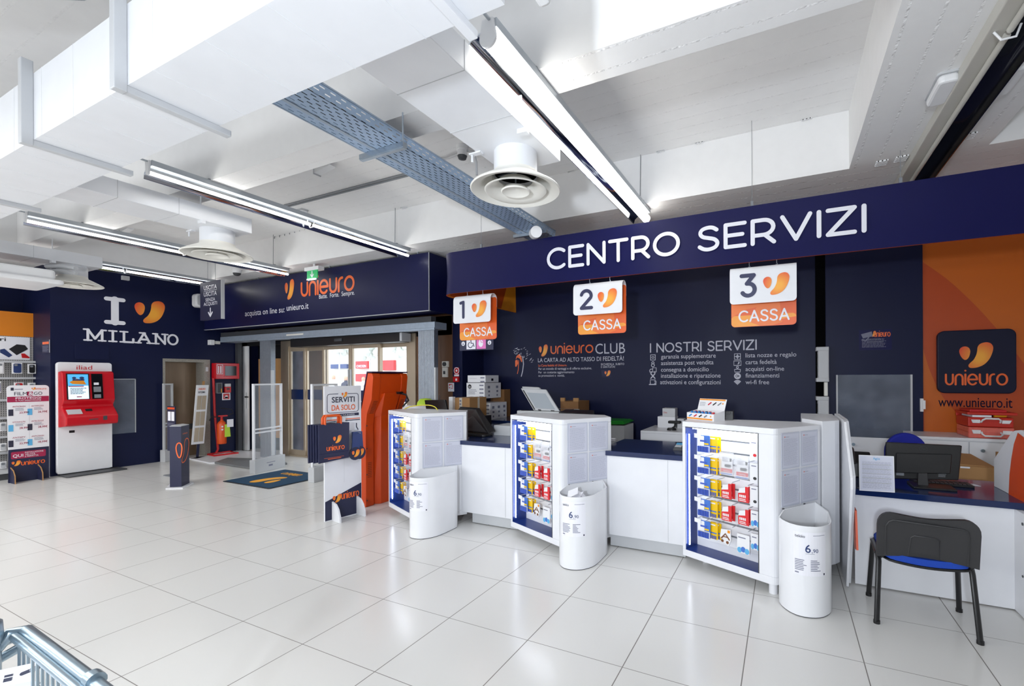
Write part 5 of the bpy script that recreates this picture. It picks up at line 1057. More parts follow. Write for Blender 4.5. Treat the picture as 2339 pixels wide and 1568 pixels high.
# ------------------------------------------------------------------ the three display counters
TOP, BOT = 1.21, .08
AS = [(-3.48, 3.57, 'left'), (-1.785, 3.565, 'middle'), (-.06, 3.55, 'right')]
side_word = {'left': 'left display counter', 'middle': 'middle display counter', 'right': 'right display counter'}
REL = {'B': (-.72, .30), 'E': (.31, .44), 'D': (.17, .64), 'C': (-.72, .64)}
N0, N1, ND, NZ0, NZ1 = .03, .655, .17, .135, 1.165
def counter(ax, ay, wd_):
    A = Vector((ax, ay, 0)); g = lambda k: A + Vector((*REL[k], 0)); B, E, D, C = g('B'), g('E'), g('D'), g('C')
    f = Fr(B, A - B, (0, 0, 1)); L = (A - B).length; f2 = Fr(A, E - A, (0, 0, 1)); L2 = (E - A).length
    # rounded near corner
    p0, p2 = f(L - .05, 0), f2(.05, 0); rc = [(p0.lerp(A, t_)).lerp(A.lerp(p2, t_), t_) for t_ in (0, .2, .4, .6, .8, 1)]
    outer = [B] + rc + [E, D, C]; P2 = [(p.x, p.y) for p in outer]
    t = thing('display_counter', 'white %s with a lit niche of hanging goods' % {'left': 'leftmost angled counter', 'middle': 'middle angled counter', 'right': 'nearest angled counter'}[wd_], 'counter', (A.x, A.y, 0), 'angled white display counters')
    b = MB(); b.prism(P2, NZ1, TOP); b.prism(P2, BOT, NZ0)
    mid = [B, f(N0, 0), f(N0, 0, -ND), f(N1, 0, -ND), f(N1, 0)] + rc + [E, D, C]
    b.prism([(p.x, p.y) for p in mid], NZ0, NZ1); part('body', b, 'white_lam', t, bevel=.004)
    n_ = MB(); e = .003
    n_.fbox(f, N0, NZ0, -ND, N0 + e, NZ1, 0); n_.fbox(f, N1 - e, NZ0, -ND, N1, NZ1, 0); n_.fbox(f, N0, NZ0, -ND, N1, NZ0 + e, 0)
    n_.fbox(f, N0, NZ1 - e, -ND, N1, NZ1, -.02); part('niche_lining', n_, 'niche_blue', t, label='blue inner lining')
    s = MB()
    for k in range(10): s.fbox(f, N0 + .055, NZ0 + .07 + k * .096, -ND + .001, N1 - .004, NZ0 + .07 + k * .096 + .081, -ND + .018)
    part('slatwall', s, 'white_gloss', t, bevel=.002); part('slat_gap', MB().fbox(f, N0 + .055, NZ0 + .07, -ND + .0005, N1 - .004, NZ1 - .01, -ND + .004), 'mid_grey', t)
    part('led_strip', MB().fbox(f, N0 + .016, NZ0 + .04, -.03, N0 + .024, NZ1 - .06, -.022), 'led_niche', t, label='bright white LED strip')
    part('led_strip', MB().fbox(f, N0 + .05, NZ1 - .014, -.06, N1 - .03, NZ1 - .006, -.03), 'led_top', t)
    part('glass_edge', MB().fbox(f, N1 - .003, NZ0, -.004, N1 + .003, NZ1, .002).fbox(f, N0, NZ1 - .003, -.004, N1, NZ1 + .003, .002), 'dark_grey', t)
    c = (A + B) / 2
    for q in ((L - .045, -.06), (.1, -.2)): p = f(q[0], 0, q[1]); part('leg', MB().cyl((p.x, p.y, 0), (p.x, p.y, BOT + .01), .03, n=20), 'white_lam', t)
    # hooks
    hz = [1.035, .86, .685, .51, .335]
    hooks = MB()
    for z in hz:
        for u in (.115, .20, .30, .43, .56): hooks.cyl(f(u, z + .075, -ND + .01), f(u, z + .075, -.03), .003, n=6)
    part('hooks', hooks, 'light_grey', t)
    # goods
    words_ = ('top', 'second', 'third', 'fourth', 'bottom'); sd = side_word[wd_]
    def pack(name, label, cat, u0, u1, z0, z1, c0, build, group):
        q = thing(name, label, cat, f((u0 + u1) / 2, z0, c0), group); build(q, u0, u1, z0, z1, c0); return q
    def b_batt(q, u0, u1, z0, z1, c0):
        h = z1 - z0; cd = MB(); cd.plate(f, rr(u0, z0, u1, z1, .008), c0 - .003, c0, 0); part('card', cd, 'pack_blue', q); w = MB(); w.plate(f, rr(u0 + .004, z0 + h * .40, u0 + (u1 - u0) * .55, z1 - .006, .006), c0, c0 + .002, 0); w.rect(f, u0 + .03, z0 + h * .62, u1 - .03, z0 + h * .72, c0 + .0045, 2); w.rect(f, u0 + .003, z0 + .002, u1 - .003, z0 + h * .40, c0 + .001, 0); w.rect(f, u1 - .05, z0 + h * .46, u1 - .01, z0 + h * .56, c0 + .003, 1); part('printed_front', w, ['pack_white', 'pack_yellow', 'battery_blue'], q)
        bt = MB()
        for k in range(7): uu = u0 + .008 + (u1 - u0 - .016) * (k + .5) / 7; bt.cyl(f(uu, z0 + .005, c0 + .008), f(uu, z0 + h * .36, c0 + .008), .0062, n=10); bt.cyl(f(uu, z0 + h * .36, c0 + .008), f(uu, z0 + h * .38, c0 + .008), .0045, n=10, mi=1)
        part('batteries', bt, ['battery_blue', 'light_grey'], q, smooth=40)
    def b_yel(q, u0, u1, z0, z1, c0):
        part('card', MB().plate(f, rr(u0, z0, u1, z1, .008), c0 - .003, c0), 'pack_yellow', q); w = MB(); w.rect(f, u0 + .02, z1 - .022, u1 - .02, z1 - .012, c0 + .002, 0); w.rect(f, u0 + .015, z0 + .045, u1 - .01, z0 + .055, c0 + .002, 1); part('printed_front', w, ['pack_white', 'pack_blue'], q)
        bt = MB()
        for k in range(5): uu = u0 + .01 + (u1 - u0 - .02) * (k + .5) / 5; bt.cyl(f(uu, z0 + .004, c0 + .003), f(uu, z0 + .03, c0 + .003), .005, n=8)
        part('batteries', bt, 'battery_blue', q, smooth=40)
    def b_clear(q, u0, u1, z0, z1, c0):
        part('blister', MB().plate(f, rr(u0, z0, u1, z1, .006), c0 - .02, c0), 'blister', q); k_ = MB(); k_.plate(f, [(u0 + .012, z0 + .05), (u1 - .008, z0 + .05), (u1 - .008, z1 - .03), (u0 + .012, z1 - .03)], c0 - .016, c0 - .013, 0); k_.rect(f, u0 + .01, z0 + .022, u1 - .01, z0 + .05, c0 - .012, 1); k_.rect(f, u0 + .006, z0 + .004, u1 - .01, z0 + .012, c0 - .012, 2); k_.plate(f, rr(u0 + .045, z0 + .065, u1 - .02, z0 + .085, .008), c0 - .013, c0 - .004, 3); k_.rect(f, u1 - .03, z1 - .07, u1 - .015, z1 - .045, c0 - .011, 4)
        txt(k_, f, 'SanDisk', u0 + .03, z0 + .028, .015, 0, width=.06, bold=.02, c=c0 - .010); print_lines(k_, f, u0 + .02, z1 - .075, u1 - .04, z1 - .04, 4, .35, 5, c0 - .011); part('card', k_, ['pack_white', 'pack_red', 'pack_blue', 'charcoal', 'print_black', 'print_grey'], q)
    def b_red(q, u0, u1, z0, z1, c0):
        r_ = MB(); r_.plate(f, [(u0, z0), (u1, z0), (u1, z1), (u1 - .028, z1), (u1 - .028, z0 + .075), (u0, z0 + .065)], c0 - .006, c0, 0); r_.plate(f, [(u0, z0 + .065), (u1 - .028, z0 + .075), (u1 - .028, z1 - .005), (u0 + .01, z1 - .015)], c0 - .006, c0 - .001, 1); part('card', r_, ['pack_red', 'pack_white'], q)
        w = MB(); w.rect(f, u0 + .008, z0 + .008, u1 - .02, z0 + .014, c0 + .001); w.rect(f, u0 + .008, z0 + .02, u1 - .025, z0 + .026, c0 + .001)
        for k in range(4): w.rect(f, u0 + .01 + .014 * k, z0 + .035, u0 + .02 + .014 * k, z0 + .055, c0 + .001)
        part('printed_front', w, 'pack_white', q)
    def b_ear(q, u0, u1, z0, z1, c0):
        r_ = MB(); r_.plate(f, [(u0, z0 + .06), (u0 + .02, z0 + .02), (u1 - .02, z0), (u1, z0 + .05), (u1 - .005, z1), (u0 + .01, z1 - .01)], c0 - .008, c0, 0); r_.rect(f, u1 - .03, z1 - .03, u1 - .008, z1 - .008, c0 + .001, 2); part('card', r_, ['pack_white', 'pack_white', 'orange_yellow'], q)
        w = MB(); m_ = (u0 + u1) / 2; w.ribbon(f, [(u0 + .015, z0 + .05), (m_, z1 - .04), (u1 - .015, z0 + .05)], .012, c0 + .002); w.ribbon(f, [(u0 + .025, z0 + .065), (u1 - .025, z0 + .065)], .008, c0 + .002); w.flat(f, arc(u0 + .022, z0 + .03, .012, .012, 0, 360, 10), c0 + .003); w.flat(f, arc(u1 - .03, z0 + .025, .012, .012, 0, 360, 10), c0 + .003); part('printed_front', w, 'pack_brown', q)
    def b_sky(q, u0, u1, z0, z1, c0):
        r_ = MB(); r_.plate(f, rr(u0, z0, u1, z1, .006), c0 - .008, c0, 0); w_ = u1 - u0
        for k in (0, 1, 2): r_.flat(f, arc(u0 + w_ * (.2 + .3 * k), z0 + .022 + .008 * (k % 2), w_ * .19, .022, 0, 360, 10), c0 + .001 + .0004 * k, 1 + k % 2)
        r_.rect(f, u0 + .01, z1 - .03, u1 - .03, z1 - .022, c0 + .001, 3); part('box', r_, ['pack_white', 'pack_sky', 'pack_blue', 'print_grey'], q)
    for i, z in enumerate(hz):
        w = words_[i]
        pack('battery_pack', 'blue and white battery pack on the %s row of the %s' % (w, sd), 'battery pack', .12, .238, z - .07, z + .07, -.035, b_batt, 'blue battery packs in the display counters')
        for k in range(2): pack('battery_pack', 'yellow battery pack, %s of two on the %s row of the %s' % (('front', 'rear')[k], w, sd), 'battery pack', .20 + .014 * k, .295 + .014 * k, z - .066 - .004 * k, z + .066 - .004 * k, -.052 - .03 * k, b_yel, 'yellow battery packs in the display counters')
        tg = MB(); tg.plate(f, [(.098, z + .046), (.158, z + .042), (.158, z + .076), (.098, z + .08)], -.028, -.025); part('price_tag', tg, 'paper', t)
    for k in (0, 1): pack('memory_card_pack', 'clear memory card pack, %s of two at the top of the %s' % (('left', 'right')[k], sd), 'blister pack', .31 + .13 * k, .425 + .13 * k, .805 - .01 * k, .985 - .01 * k, -.05, b_clear, 'clear memory packs in the display counters')
    for i in (2, 3):
        for k in (0, 1):
            for j in (0, 1): pack('memory_pack', '%s red pack of the %s pair, %s row of the %s' % (('front', 'rear')[j], ('left', 'right')[k], words_[i], sd), 'memory pack', .33 + .14 * k + .012 * j, .415 + .14 * k + .012 * j, hz[i] - .065, hz[i] + .055, -.05 - .03 * j, b_red, 'red memory packs in the display counters')
    pack('earphone_pack', 'white pack with brown print on the bottom row of the %s' % sd, 'blister pack', .315, .41, hz[4] - .085, hz[4] + .045, -.05, b_ear, 'printed packs in the display counters')
    pack('cable_box', 'white and sky blue box at the bottom middle of the %s' % sd, 'box', .46, .56, hz[4] - .11, hz[4] + .035, -.05, b_sky, 'sky blue boxes in the display counters')
    pack('cable_box', 'white and sky blue box at the lower right edge of the %s' % sd, 'box', .565, .64, hz[4] - .06, hz[4] + .06, -.06, b_sky, 'sky blue boxes in the display counters')
    pack('cable_box', 'white and sky blue box at the right edge, fourth row of the %s' % sd, 'box', .565, .64, hz[3] - .06, hz[3] + .06, -.06, b_sky, 'sky blue boxes in the display counters')
    for i in (0, 1, 2):
        def b_w(q, u0, u1, z0, z1, c0):
            r_ = MB(); r_.plate(f, rr(u0, z0, u1, z1, .004), c0 - .012, c0, 0); r_.flat(f, arc((u0 + u1) / 2, z0 + .04, .014, .012, 0, 360, 10), c0 + .001, 1 if i == 0 else 2); r_.rect(f, u0 + .012, z1 - .025, u1 - .03, z1 - .018, c0 + .001, 3); part('box', r_, ['pack_white', 'pack_red', 'charcoal', 'print_grey'], q)
        pack('accessory_box', 'plain white box at the right edge, %s row, of the %s' % (words_[i], sd), 'box', .56, .64, hz[i] - .085, hz[i] + .07, -.06, b_w, 'white boxes in the display counters')
    # notices in clear sleeves on the right face
    for r_ in (0, 1):
        for k in (0, 1):
            u0, u1 = .065 + .225 * k, .275 + .225 * k; z1 = TOP - .035 - .275 * r_; z0 = z1 - .265
            q = thing('notice_sheet', 'printed notice in a clear sleeve, %s %s of four on the %s' % (('upper', 'lower')[r_], ('left', 'right')[k], sd), 'notice', f2((u0 + u1) / 2, z0, .003), 'notices on the display counters')
            part('sleeve', MB().fbox(f2, u0, z0, .001, u1, z1, .004), 'sleeve', q); p_ = MB(); p_.rect(f2, u0 + .012, z0 + .012, u1 - .012, z1 - .012, .005, 0); print_lines(p_, f2, u0 + .022, z0 + .025, u1 - .022, z1 - .045, 26, .30, 1, .006, .12); p_.rect(f2, u0 + .03, z1 - .035, u0 + .04, z1 - .027, .006, 2); p_.rect(f2, u0 + .045, z1 - .034, u0 + .085, z1 - .029, .006, 1); part('sheet', p_, ['notice_paper', 'print_pale', 'orange_red'], q)
    # bin fixed below the notices
    bp = spline([(.02, -.06), (.04, -.12), (.09, -.185), (.155, -.215), (.24, -.20), (.305, -.14), (.345, -.03), (.345, .23)], False, 4) + [(.27, .33), (.05, .01)]
    pts = [A + Vector((x, y, 0)) for x, y in bp]; c = sum(pts, Vector()) / len(pts); n = len(pts)
    q = thing('waste_bin', 'white half round bin with a printed sheet on the %s' % sd, 'bin', (c.x, c.y, 0), 'white bins on the display counters')
    zr = [.60 if i < n - 2 else .635 for i in range(n)]; ins = [c + (p - c) * .955 for p in pts]
    b = MB(); b.add([Vector((p.x, p.y, .006)) for p in pts] + [Vector((p.x, p.y, zr[i])) for i, p in enumerate(pts)] + [Vector((p.x, p.y, zr[i])) for i, p in enumerate(ins)] + [Vector((p.x, p.y, .25)) for p in ins],
        [(i, (i + 1) % n, n + (i + 1) % n, n + i) for i in range(n)] + [(n + i, n + (i + 1) % n, 2 * n + (i + 1) % n, 2 * n + i) for i in range(n)] + [(2 * n + i, 2 * n + (i + 1) % n, 3 * n + (i + 1) % n, 3 * n + i) for i in range(n)] + [tuple(range(3 * n, 4 * n)), tuple(range(n - 1, -1, -1))])
    part('shell', b, 'white_gloss', q, smooth=40); part('foot_rim', MB().prism([(c.x + (p.x - c.x) * .985, c.y + (p.y - c.y) * .985) for p in pts], 0, .008), 'dark_grey', q)
    # printed sheet follows the curved front: u is arc length
    def curve(u):
        acc = 0
        for i in range(n - 1):
            d = (pts[i + 1] - pts[i]).length
            if acc + d >= u: p = pts[i].lerp(pts[i + 1], (u - acc) / d); dd = (pts[i + 1] - pts[i]).normalized(); return p, Vector((dd.y, -dd.x, 0))
            acc += d
        return pts[-1], Vector((1, 0, 0))
    s = MB(); U0, U1, Z0, Z1 = .17, .385, .275, .56
    def cp(u, z, o): p, nn = curve(u); return Vector((p.x, p.y, z)) + nn * o
    def crect(u0, z0, u1, z1, o, mi, k=8):
        for j in range(k): a_, b_ = u0 + (u1 - u0) * j / k, u0 + (u1 - u0) * (j + 1) / k; s.add([cp(a_, z0, o), cp(b_, z0, o), cp(b_, z1, o), cp(a_, z1, o)], [(0, 1, 2, 3)], mi)
    crect(U0, Z0, U1, Z1, .0015, 0, 12)
    vs, fs_ = text_mesh('tekiio', .01); x0 = min(v.x for v in vs); k_ = .06 / (max(v.x for v in vs) - x0); s.add([cp(U0 + .012 + (v.x - x0) * k_, Z1 - .035 + v.y * k_, .003) for v in vs], fs_, 1)
    vs, fs_ = text_mesh('6', .02); s.add([cp(U0 + .07 + v.x * .075, Z1 - .13 + v.y * .075, .003) for v in vs], fs_, 2); vs, fs_ = text_mesh(',90', .0); s.add([cp(U0 + .11 + v.x * .036, Z1 - .13 + v.y * .036, .003) for v in vs], fs_, 2)
    crect(U0 + .075, Z1 - .14, U0 + .13, Z1 - .138, .003, 3, 2)
    for k in range(7): crect(U0 + .012, Z1 - .185 - .011 * k, U0 + random.uniform(.06, .085), Z1 - .18 - .011 * k, .003, 3, 2); crect(U0 + .105, Z1 - .185 - .011 * k, U0 + random.uniform(.13, .17), Z1 - .18 - .011 * k, .003, 3, 2)
    crect(U0 + .012, Z0 + .014, U0 + .035, Z0 + .022, .003, 3, 1); crect(U1 - .022, Z0 + .005, U1 - .012, Z0 + .018, .003, 1, 1); crect(U0 + .12, Z1 - .02, U1 - .012, Z1 - .017, .003, 3, 2)
    part('printed_sheet', s, ['paper', 'print_dark', 'case_blue', 'print_grey'], q)
    part('screws', MB().cyl(f2(.08, .625, .0), f2(.08, .625, .012), .006, n=8).cyl(f2(.33, .625, 0), f2(.33, .625, .012), .006, n=8), 'dark_grey', q)
    if wd_ == 'middle':
        for k in range(5):
            a = random.uniform(0, 3); p = c + Vector((random.uniform(-.05, .05), random.uniform(-.05, .05), .55 + .015 * k)); fr_ = Fr(p, (math.cos(a), math.sin(a), .5), (-math.sin(a), math.cos(a), .4)); w = MB(); w.plate(fr_, [(-.06, -.03), (.04, -.045), (.06, .03), (-.03, .05)], 0, .001); solo('waste_paper', ('crumpled white paper at the top of the middle bin', 'torn white paper lying in the middle bin', 'white paper scrap at the back of the middle bin', 'folded white paper in the middle bin', 'small white receipt in the middle bin')[k], 'paper', w, 'paper', 'waste papers in the middle bin')
for a in AS: counter(*a)
# cabinets and worktops between the counters
for i, (x0, x1, nm) in enumerate(((-3.18, -2.51, 'left'), (-1.48, -.785, 'right'))):
    w = 'between the %s display counters' % ('left and middle' if i == 0 else 'middle and nearest')
    t = thing('base_cabinet', 'white base cabinet ' + w, 'cabinet', ((x0 + x1) / 2, 4.3, 0), 'white base cabinets')
    ca = AS[i]; pol = [(ca[0] + .285, 3.955), (ca[0] + .315, ca[1] + .455), (ca[0] + .18, ca[1] + .66), (ca[0] + .18, 4.76), (x1, 4.76), (x1, 3.955)]
    part('carcass', MB().prism(pol, .12, .855), 'white_lam', t, bevel=.003); part('plinth', MB().box(x0 + .1 * (1 - i), 3.99, .01, x1, 4.7, .12), 'light_grey', t); part('door_seam', MB().box(x0 + .55, 3.952, .13, x0 + .552, 3.956, .85), 'light_grey', t)
    part('leg', MB().cyl((x0 + .3, 4.02, 0), (x0 + .3, 4.02, .02), .015), 'dark_grey', t)
    solo('worktop', 'glossy navy worktop ' + w, 'worktop', MB().prism([(pol[0][0] - .01, 3.94)] + pol[1:3] + [(pol[3][0], 4.78), (x1, 4.78), (x1, 3.94)], .856, .9), 'navy_gloss', 'navy worktops', bevel=.003)
# end cabinet beside the nearest counter
ax, ay, _ = AS[2]
P_ = [(ax + .325, ay + .455), (ax + .42, ay + .56), (ax + .455, ay + .62), (ax + .46, ay + .7), (ax + .46, ay + 1.25), (ax + .2, ay + 1.25), (ax + .19, ay + .67)]
t = thing('end_cabinet', 'white end cabinet with a rounded edge right of the nearest counter', 'cabinet', (ax + .35, ay + .9, 0)); part('carcass', MB().prism(P_, .1, 1.235), 'white_lam', t, bevel=.004)
part('plinth', MB().prism([(ax + .30, ay + .52), (ax + .40, ay + .64), (ax + .40, ay + 1.2), (ax + .22, ay + 1.2), (ax + .22, ay + .66)], 0, .1), 'mid_grey', t)

# ------------------------------------------------------------------ things on and behind the counters
# torch box on the nearest counter
A = Vector((ax, ay, 0)); B = A + Vector((*REL['B'], 0)); f = Fr(B + Vector((0, 0, TOP)), A - B, (0, 0, 1))
q0, q1 = at(1569, 958, 'z', TOP), at(1630, 964, 'z', TOP); q2 = at(1652, 956, 'z', TOP)
f = Fr(q0, q1 - q0, (0, 0, 1)); w = (q1 - q0).length; h = .085; dp = .14
t = thing('torch_box', 'white and orange display box of pocket torches on the nearest counter', 'display box', q0)
b = MB(); e = .003; b.fbox(f, 0, 0, -e, w, h * .72, 0); b.fbox(f, 0, 0, -dp, w, h * 1.0, -dp + e); b.fbox(f, 0, 0, -dp, w, e, 0)
for u in (0, w - e): b.plate(Fr(f(u, 0, 0), -f.n, (0, 0, 1)) if False else Fr(f(u + e, 0, 0), f.n, (0, 0, 1)), [(-dp, 0), (0, 0), (0, h * .72), (-dp, h)], 0, -e)
part('tray', b, 'pack_white', t); lid = Fr(f(0, h, -dp), f.u, Vector((0, 0, 1)) - f.n * .35 * -1 * -1)
part('lid', MB().fbox(lid, .0, 0, -e, w, .10, 0), 'pack_white', t)
g = MB(); cols = (1, 2, 3, 4)
g.rect(f, .003, .008, w - .012, .02, .002, 0); g.rect(lid, .003, .085, w - .01, .097, .002, 0)
for k in range(4): u = w * (.10 + .19 * k); g.ribbon(f, [(u, .032), (u + .025, .046)], .011, .002, cols[k])
for k in range(3): u = w * (.38 + .18 * k); g.ribbon(lid, [(u, .045), (u + .025, .065)], .011, .002, cols[k + 1] if k < 3 else 1)
for fr_, z in ((f, .04), (lid, .06)): g.flat(fr_, arc(w * .9, z, .007, .007, 0, 360, 12), .002, 0)
print_lines(g, lid, .012, .03, w * .3, .07, 4, .3, 5, .002); sdf = Fr(f(w, 0, 0), -f.n, (0, 0, 1))
g.rect(sdf, .006, .008, dp - .006, .02, .002, 0)
for k, m_ in enumerate((4, 3, 2, 1)): g.ribbon(sdf, [(.02 + .028 * k, .03), (.02 + .028 * k + (.012 if k == 0 else 0), .06)], .011, .002, m_)
part('printed_pictures', g, ['orange_yellow', 'torch_blue', 'torch_red', 'print_black', 'mid_grey', 'print_grey'], t)
names_ = ['blue'] * 6 + ['red']
for k in range(7):
    u = w * (.1 + .133 * k); p = f(u, .004, -.035); m_ = 'torch_blue' if names_[k] == 'blue' else 'torch_red'
    q = thing('pocket_torch', '%s of seven pocket torches in the display box, front row%s' % (('leftmost', 'second', 'third', 'middle', 'fifth', 'sixth', 'rightmost')[k], ', red' if k == 6 else ', blue'), 'torch', p, 'pocket torches in the display box'); part('barrel', MB().cyl(p, p + Vector((0, 0, .06)), .0125, n=14), m_, q, smooth=40); part('tail_cap', MB().cyl(p + Vector((0, 0, .06)), p + Vector((0, 0, .07)), .0105, n=14), m_, q, smooth=40)
    if k < 5:
        p = f(u + .01, .004, -.075); q = thing('pocket_torch', '%s of five torches in the rear row of the display box' % ('leftmost', 'second', 'middle', 'fourth', 'rightmost')[k], 'torch', p, 'pocket torches in the display box'); part('barrel', MB().cyl(p, p + Vector((0, 0, .062)), .0125, n=14), ('torch_red', 'print_black')[k % 2], q, smooth=40); part('tail_cap', MB().cyl(p + Vector((0, 0, .062)), p + Vector((0, 0, .072)), .0105, n=14), ('torch_red', 'print_black')[k % 2], q, smooth=40)
def box_px(name, label, cat, px0, py0, px1, py1, y, d, m, side=None, tape=None, marks=0, group=None, bevel=.003, zbase=None, ztop=None):
    """a box whose front, at distance y, spans the given pixels"""
    p, q = at(px0, py0, 'y', y), at(px1, py1, 'y', y)
    if zbase is not None: q.z = zbase
    if ztop is not None: p.z = ztop
    t = thing(name, label, cat, ((p.x + q.x) / 2, y, q.z), group); f = FY(y)
    part('box', MB().box(p.x, y, q.z, q.x, y + d, p.z), m, t, bevel=bevel); g = MB(); sd = FX(q.x)
    if tape: xm = p.x + (q.x - p.x) * .45; g.rect(f, xm - .025, q.z, xm + .025, p.z, .002, 0); g.rect(FZ(p.z), xm - .025, y, xm + .025, y + d, .002, 0); g.rect(sd, y + d * .45, q.z, y + d * .45 + .05, p.z, .002, 0); print_lines(g, f, xm - .02, q.z + .02, xm + .02, p.z - .02, 5, .5, 1, .003)
    if marks:
        print_lines(g, f, p.x + .04, q.z + .06, p.x + (q.x - p.x) * .6, q.z + (p.z - q.z) * .6, 4, .35, 2, .002)
        for k in range(marks): u = y + d * (k + .5) / marks; g.rect(sd, u - .03, p.z - .09, u + .03, p.z - .05, .002, 1); g.rect(sd, u - .02, (p.z + q.z) / 2 - .03, u + .03, (p.z + q.z) / 2, .002, 2); g.rect(sd, u - .015, q.z + .03, u + .02, q.z + .06, .002, 2)
        for k in range(4): g.rect(f, p.x + (q.x - p.x) * .72, p.z - .05 - .06 * k, q.x - .02, p.z - .03 - .06 * k, .002, 2)
    if g.v: part('printing', g, ['tape', 'print_grey', 'print_grey'], t)
    return t, p, q
# back counter under the boxes
yb_ = 5.75
q0, q1 = at(1040, 1005, 'y', yb_), at(1300, 1005, 'y', yb_)
zc = .93
t = thing('back_counter', 'navy topped white counter along the service wall', 'counter', (-3.2, 6.1, 0)); part('top', MB().box(-4.74, yb_, zc - .04, -2.25, 6.49, zc), 'navy_gloss', t, bevel=.003); part('carcass', MB().box(-4.72, yb_ + .03, 0, -2.27, 6.48, zc - .04), 'white_lam', t)
a = at(1120, 957, 'y', yb_ - .0)
t, p, q = box_px('printer_carton', 'white printed carton at the bottom of the stack by the wall', 'box', 1068, 913, 1120, 952, 5.8, .46, 'white_lam', marks=3, group='white cartons on the back counter')
t.location.z -= (q.z - zc)
dz = q.z - zc
t2, p, q = box_px('printer_carton', 'white carton with a round black mark in the middle of the stack', 'box', 1065.5, 875, 1107, 911, 5.82, .45, 'white_lam', marks=2, group='white cartons on the back counter'); t2.location.z += 0
l = MB(); f = FY(5.82); l.flat(f, arc(p.x + .035 + .03, p.z - .06, .035, .035, 0, 360, 18), .003, 0); txt(l, f, 'hp', p.x + .045, p.z - .075, .03, 1, width=.04, shear=.25, c=.005); part('round_mark', l, ['print_black', 'paper'], t2)
box_px('printer_carton', 'smaller white carton on top of the stack by the wall', 'box', 1068, 858, 1109, 874, 5.84, .36, 'white_lam', marks=1, group='white cartons on the back counter')
box_px('cardboard_carton', 'brown carton partly hidden right of the white carton stack', 'box', 1120, 890, 1152, 920, 6.3, .18, 'card_dark', zbase=zc)
box_px('cardboard_carton', 'brown taped carton behind the left till screen', 'box', 1036, 909, 1073, 931, 5.2, .4, 'card', tape=1, zbase=1.02)
t, p, q = box_px('white_canister', 'small white canister standing behind the black monitor', 'canister', 1025, 907, 1034, 938, 5.15, .06, 'white_plastic', zbase=.9)
box_px('dark_crate', 'dark crate under the taped brown carton', 'crate', 1034, 930, 1075, 945, 5.15, .5, 'charcoal', zbase=.9, ztop=1.02)
t = thing('service_desk', 'navy topped white desk behind the left display counter', 'desk', (-4.2, 4.8, 0)); part('top', MB().prism([(-4.6, 4.45), (-3.42, 4.45), (-3.42, 5.66), (-4.4, 5.66), (-4.4, 5.0), (-4.6, 5.0)], .86, .9), 'navy_gloss', t, bevel=.003); part('carcass', MB().box(-4.58, 4.5, 0, -3.44, 4.98, .86).box(-4.38, 4.98, 0, -3.44, 5.64, .86), 'white_lam', t)
t = thing('service_table', 'navy topped white table behind the middle display counter', 'table', (-2.6, 5, 0)); tp = [(-3.12, 4.8), (-1.92, 4.8), (-1.92, 5.1), (-2.3, 5.1), (-2.3, 5.55), (-3.12, 5.55)]; part('top', MB().prism(tp, .86, .9), 'navy_gloss', t); part('carcass', MB().prism([(x * .985 - .035, y) for x, y in tp], 0, .86), 'white_lam', t)
# open brown boxes behind the printer
t, p, q = box_px('open_carton', 'open brown carton behind the raised copier lid', 'box', 1280, 917, 1321, 942, 5.9, .4, 'card_dark', zbase=zc); part('flap', MB().box(p.x - .0, 5.9, p.z, p.x + .07, 5.93, p.z + .05).box(q.x - .08, 5.9, p.z, q.x, 5.93, p.z + .05), 'card', t)
mat('steel_grey', (164, 172, 180), .4)
# copier with raised lid
yc = 5.0; P = lambda px, py, y=yc: at(px, py, 'y', y)
t = thing('copier', 'grey white copier with its scanner lid raised behind the middle counter', 'copier', (P(1230, 950).x, yc, .9)); x0, x1 = P(1185, 950).x, P(1290, 950).x
part('base', MB().box(x0, yc - .05, .9, x1 - .02, yc + .5, 1.16), 'light_grey', t, bevel=.01); part('glass_bed', MB().box(x0 + .04, yc - .01, 1.16, x1 - .06, yc + .4, 1.165), 'screen_black', t)
lid = [P(1186, 911), P(1256, 908), P(1277, 941), P(1222, 939)]
fl_ = Fr(P(1222, 939), (P(1277, 943) - P(1222, 939)), Vector((-.30, .12, .33)))
wL = (P(1277, 941) - P(1222, 939)).length
part('lid', MB().fbox(fl_, -.02, .0, -.05, wL + .02, .40, -.0), 'light_grey', t, bevel=.012); part('lid_pad', MB().fbox(fl_, .04, .05, 0, wL - .03, .32, .006), 'steel_grey', t); part('roller', MB().fbox(fl_, .0, .02, 0, .015, .36, .01), 'black_plastic', t)
part('feeder', MB().fbox(fl_, -.01, .30, -.13, wL * .8, .46, -.045), 'light_grey', t, bevel=.03); part('hinge', MB().fbox(fl_, .06, -.03, -.03, .1, .03, .012).fbox(fl_, wL - .1, -.03, -.03, wL - .05, .03, .012), 'dark_grey', t)
# dark scanner or screen beside it
t = thing('till_display', 'low black till display behind the middle counter', 'screen', (P(1310, 945).x, 4.85, .9)); p, q = at(1276, 938, 'y', 4.85), at(1352, 944, 'y', 4.85)
part('case', MB().hull8([(p.x, 4.85, .98), (q.x, 4.85, .98), (q.x - .05, 5.09, .98), (p.x, 5.09, .98), (p.x, 4.85, p.z - .02), (q.x + .02, 4.85, p.z - .035), (q.x - .05, 5.04, p.z), (p.x, 5.04, p.z)]), 'black_plastic', t, bevel=.006); part('stand', MB().box(p.x + .1, 4.9, .9, p.x + .3, 5.04, .99), 'black_plastic', t); part('buttons', MB().rect(FY(4.85), p.x + .12, p.z - .055, p.x + .2, p.z - .045, .004), 'pack_sky', t)
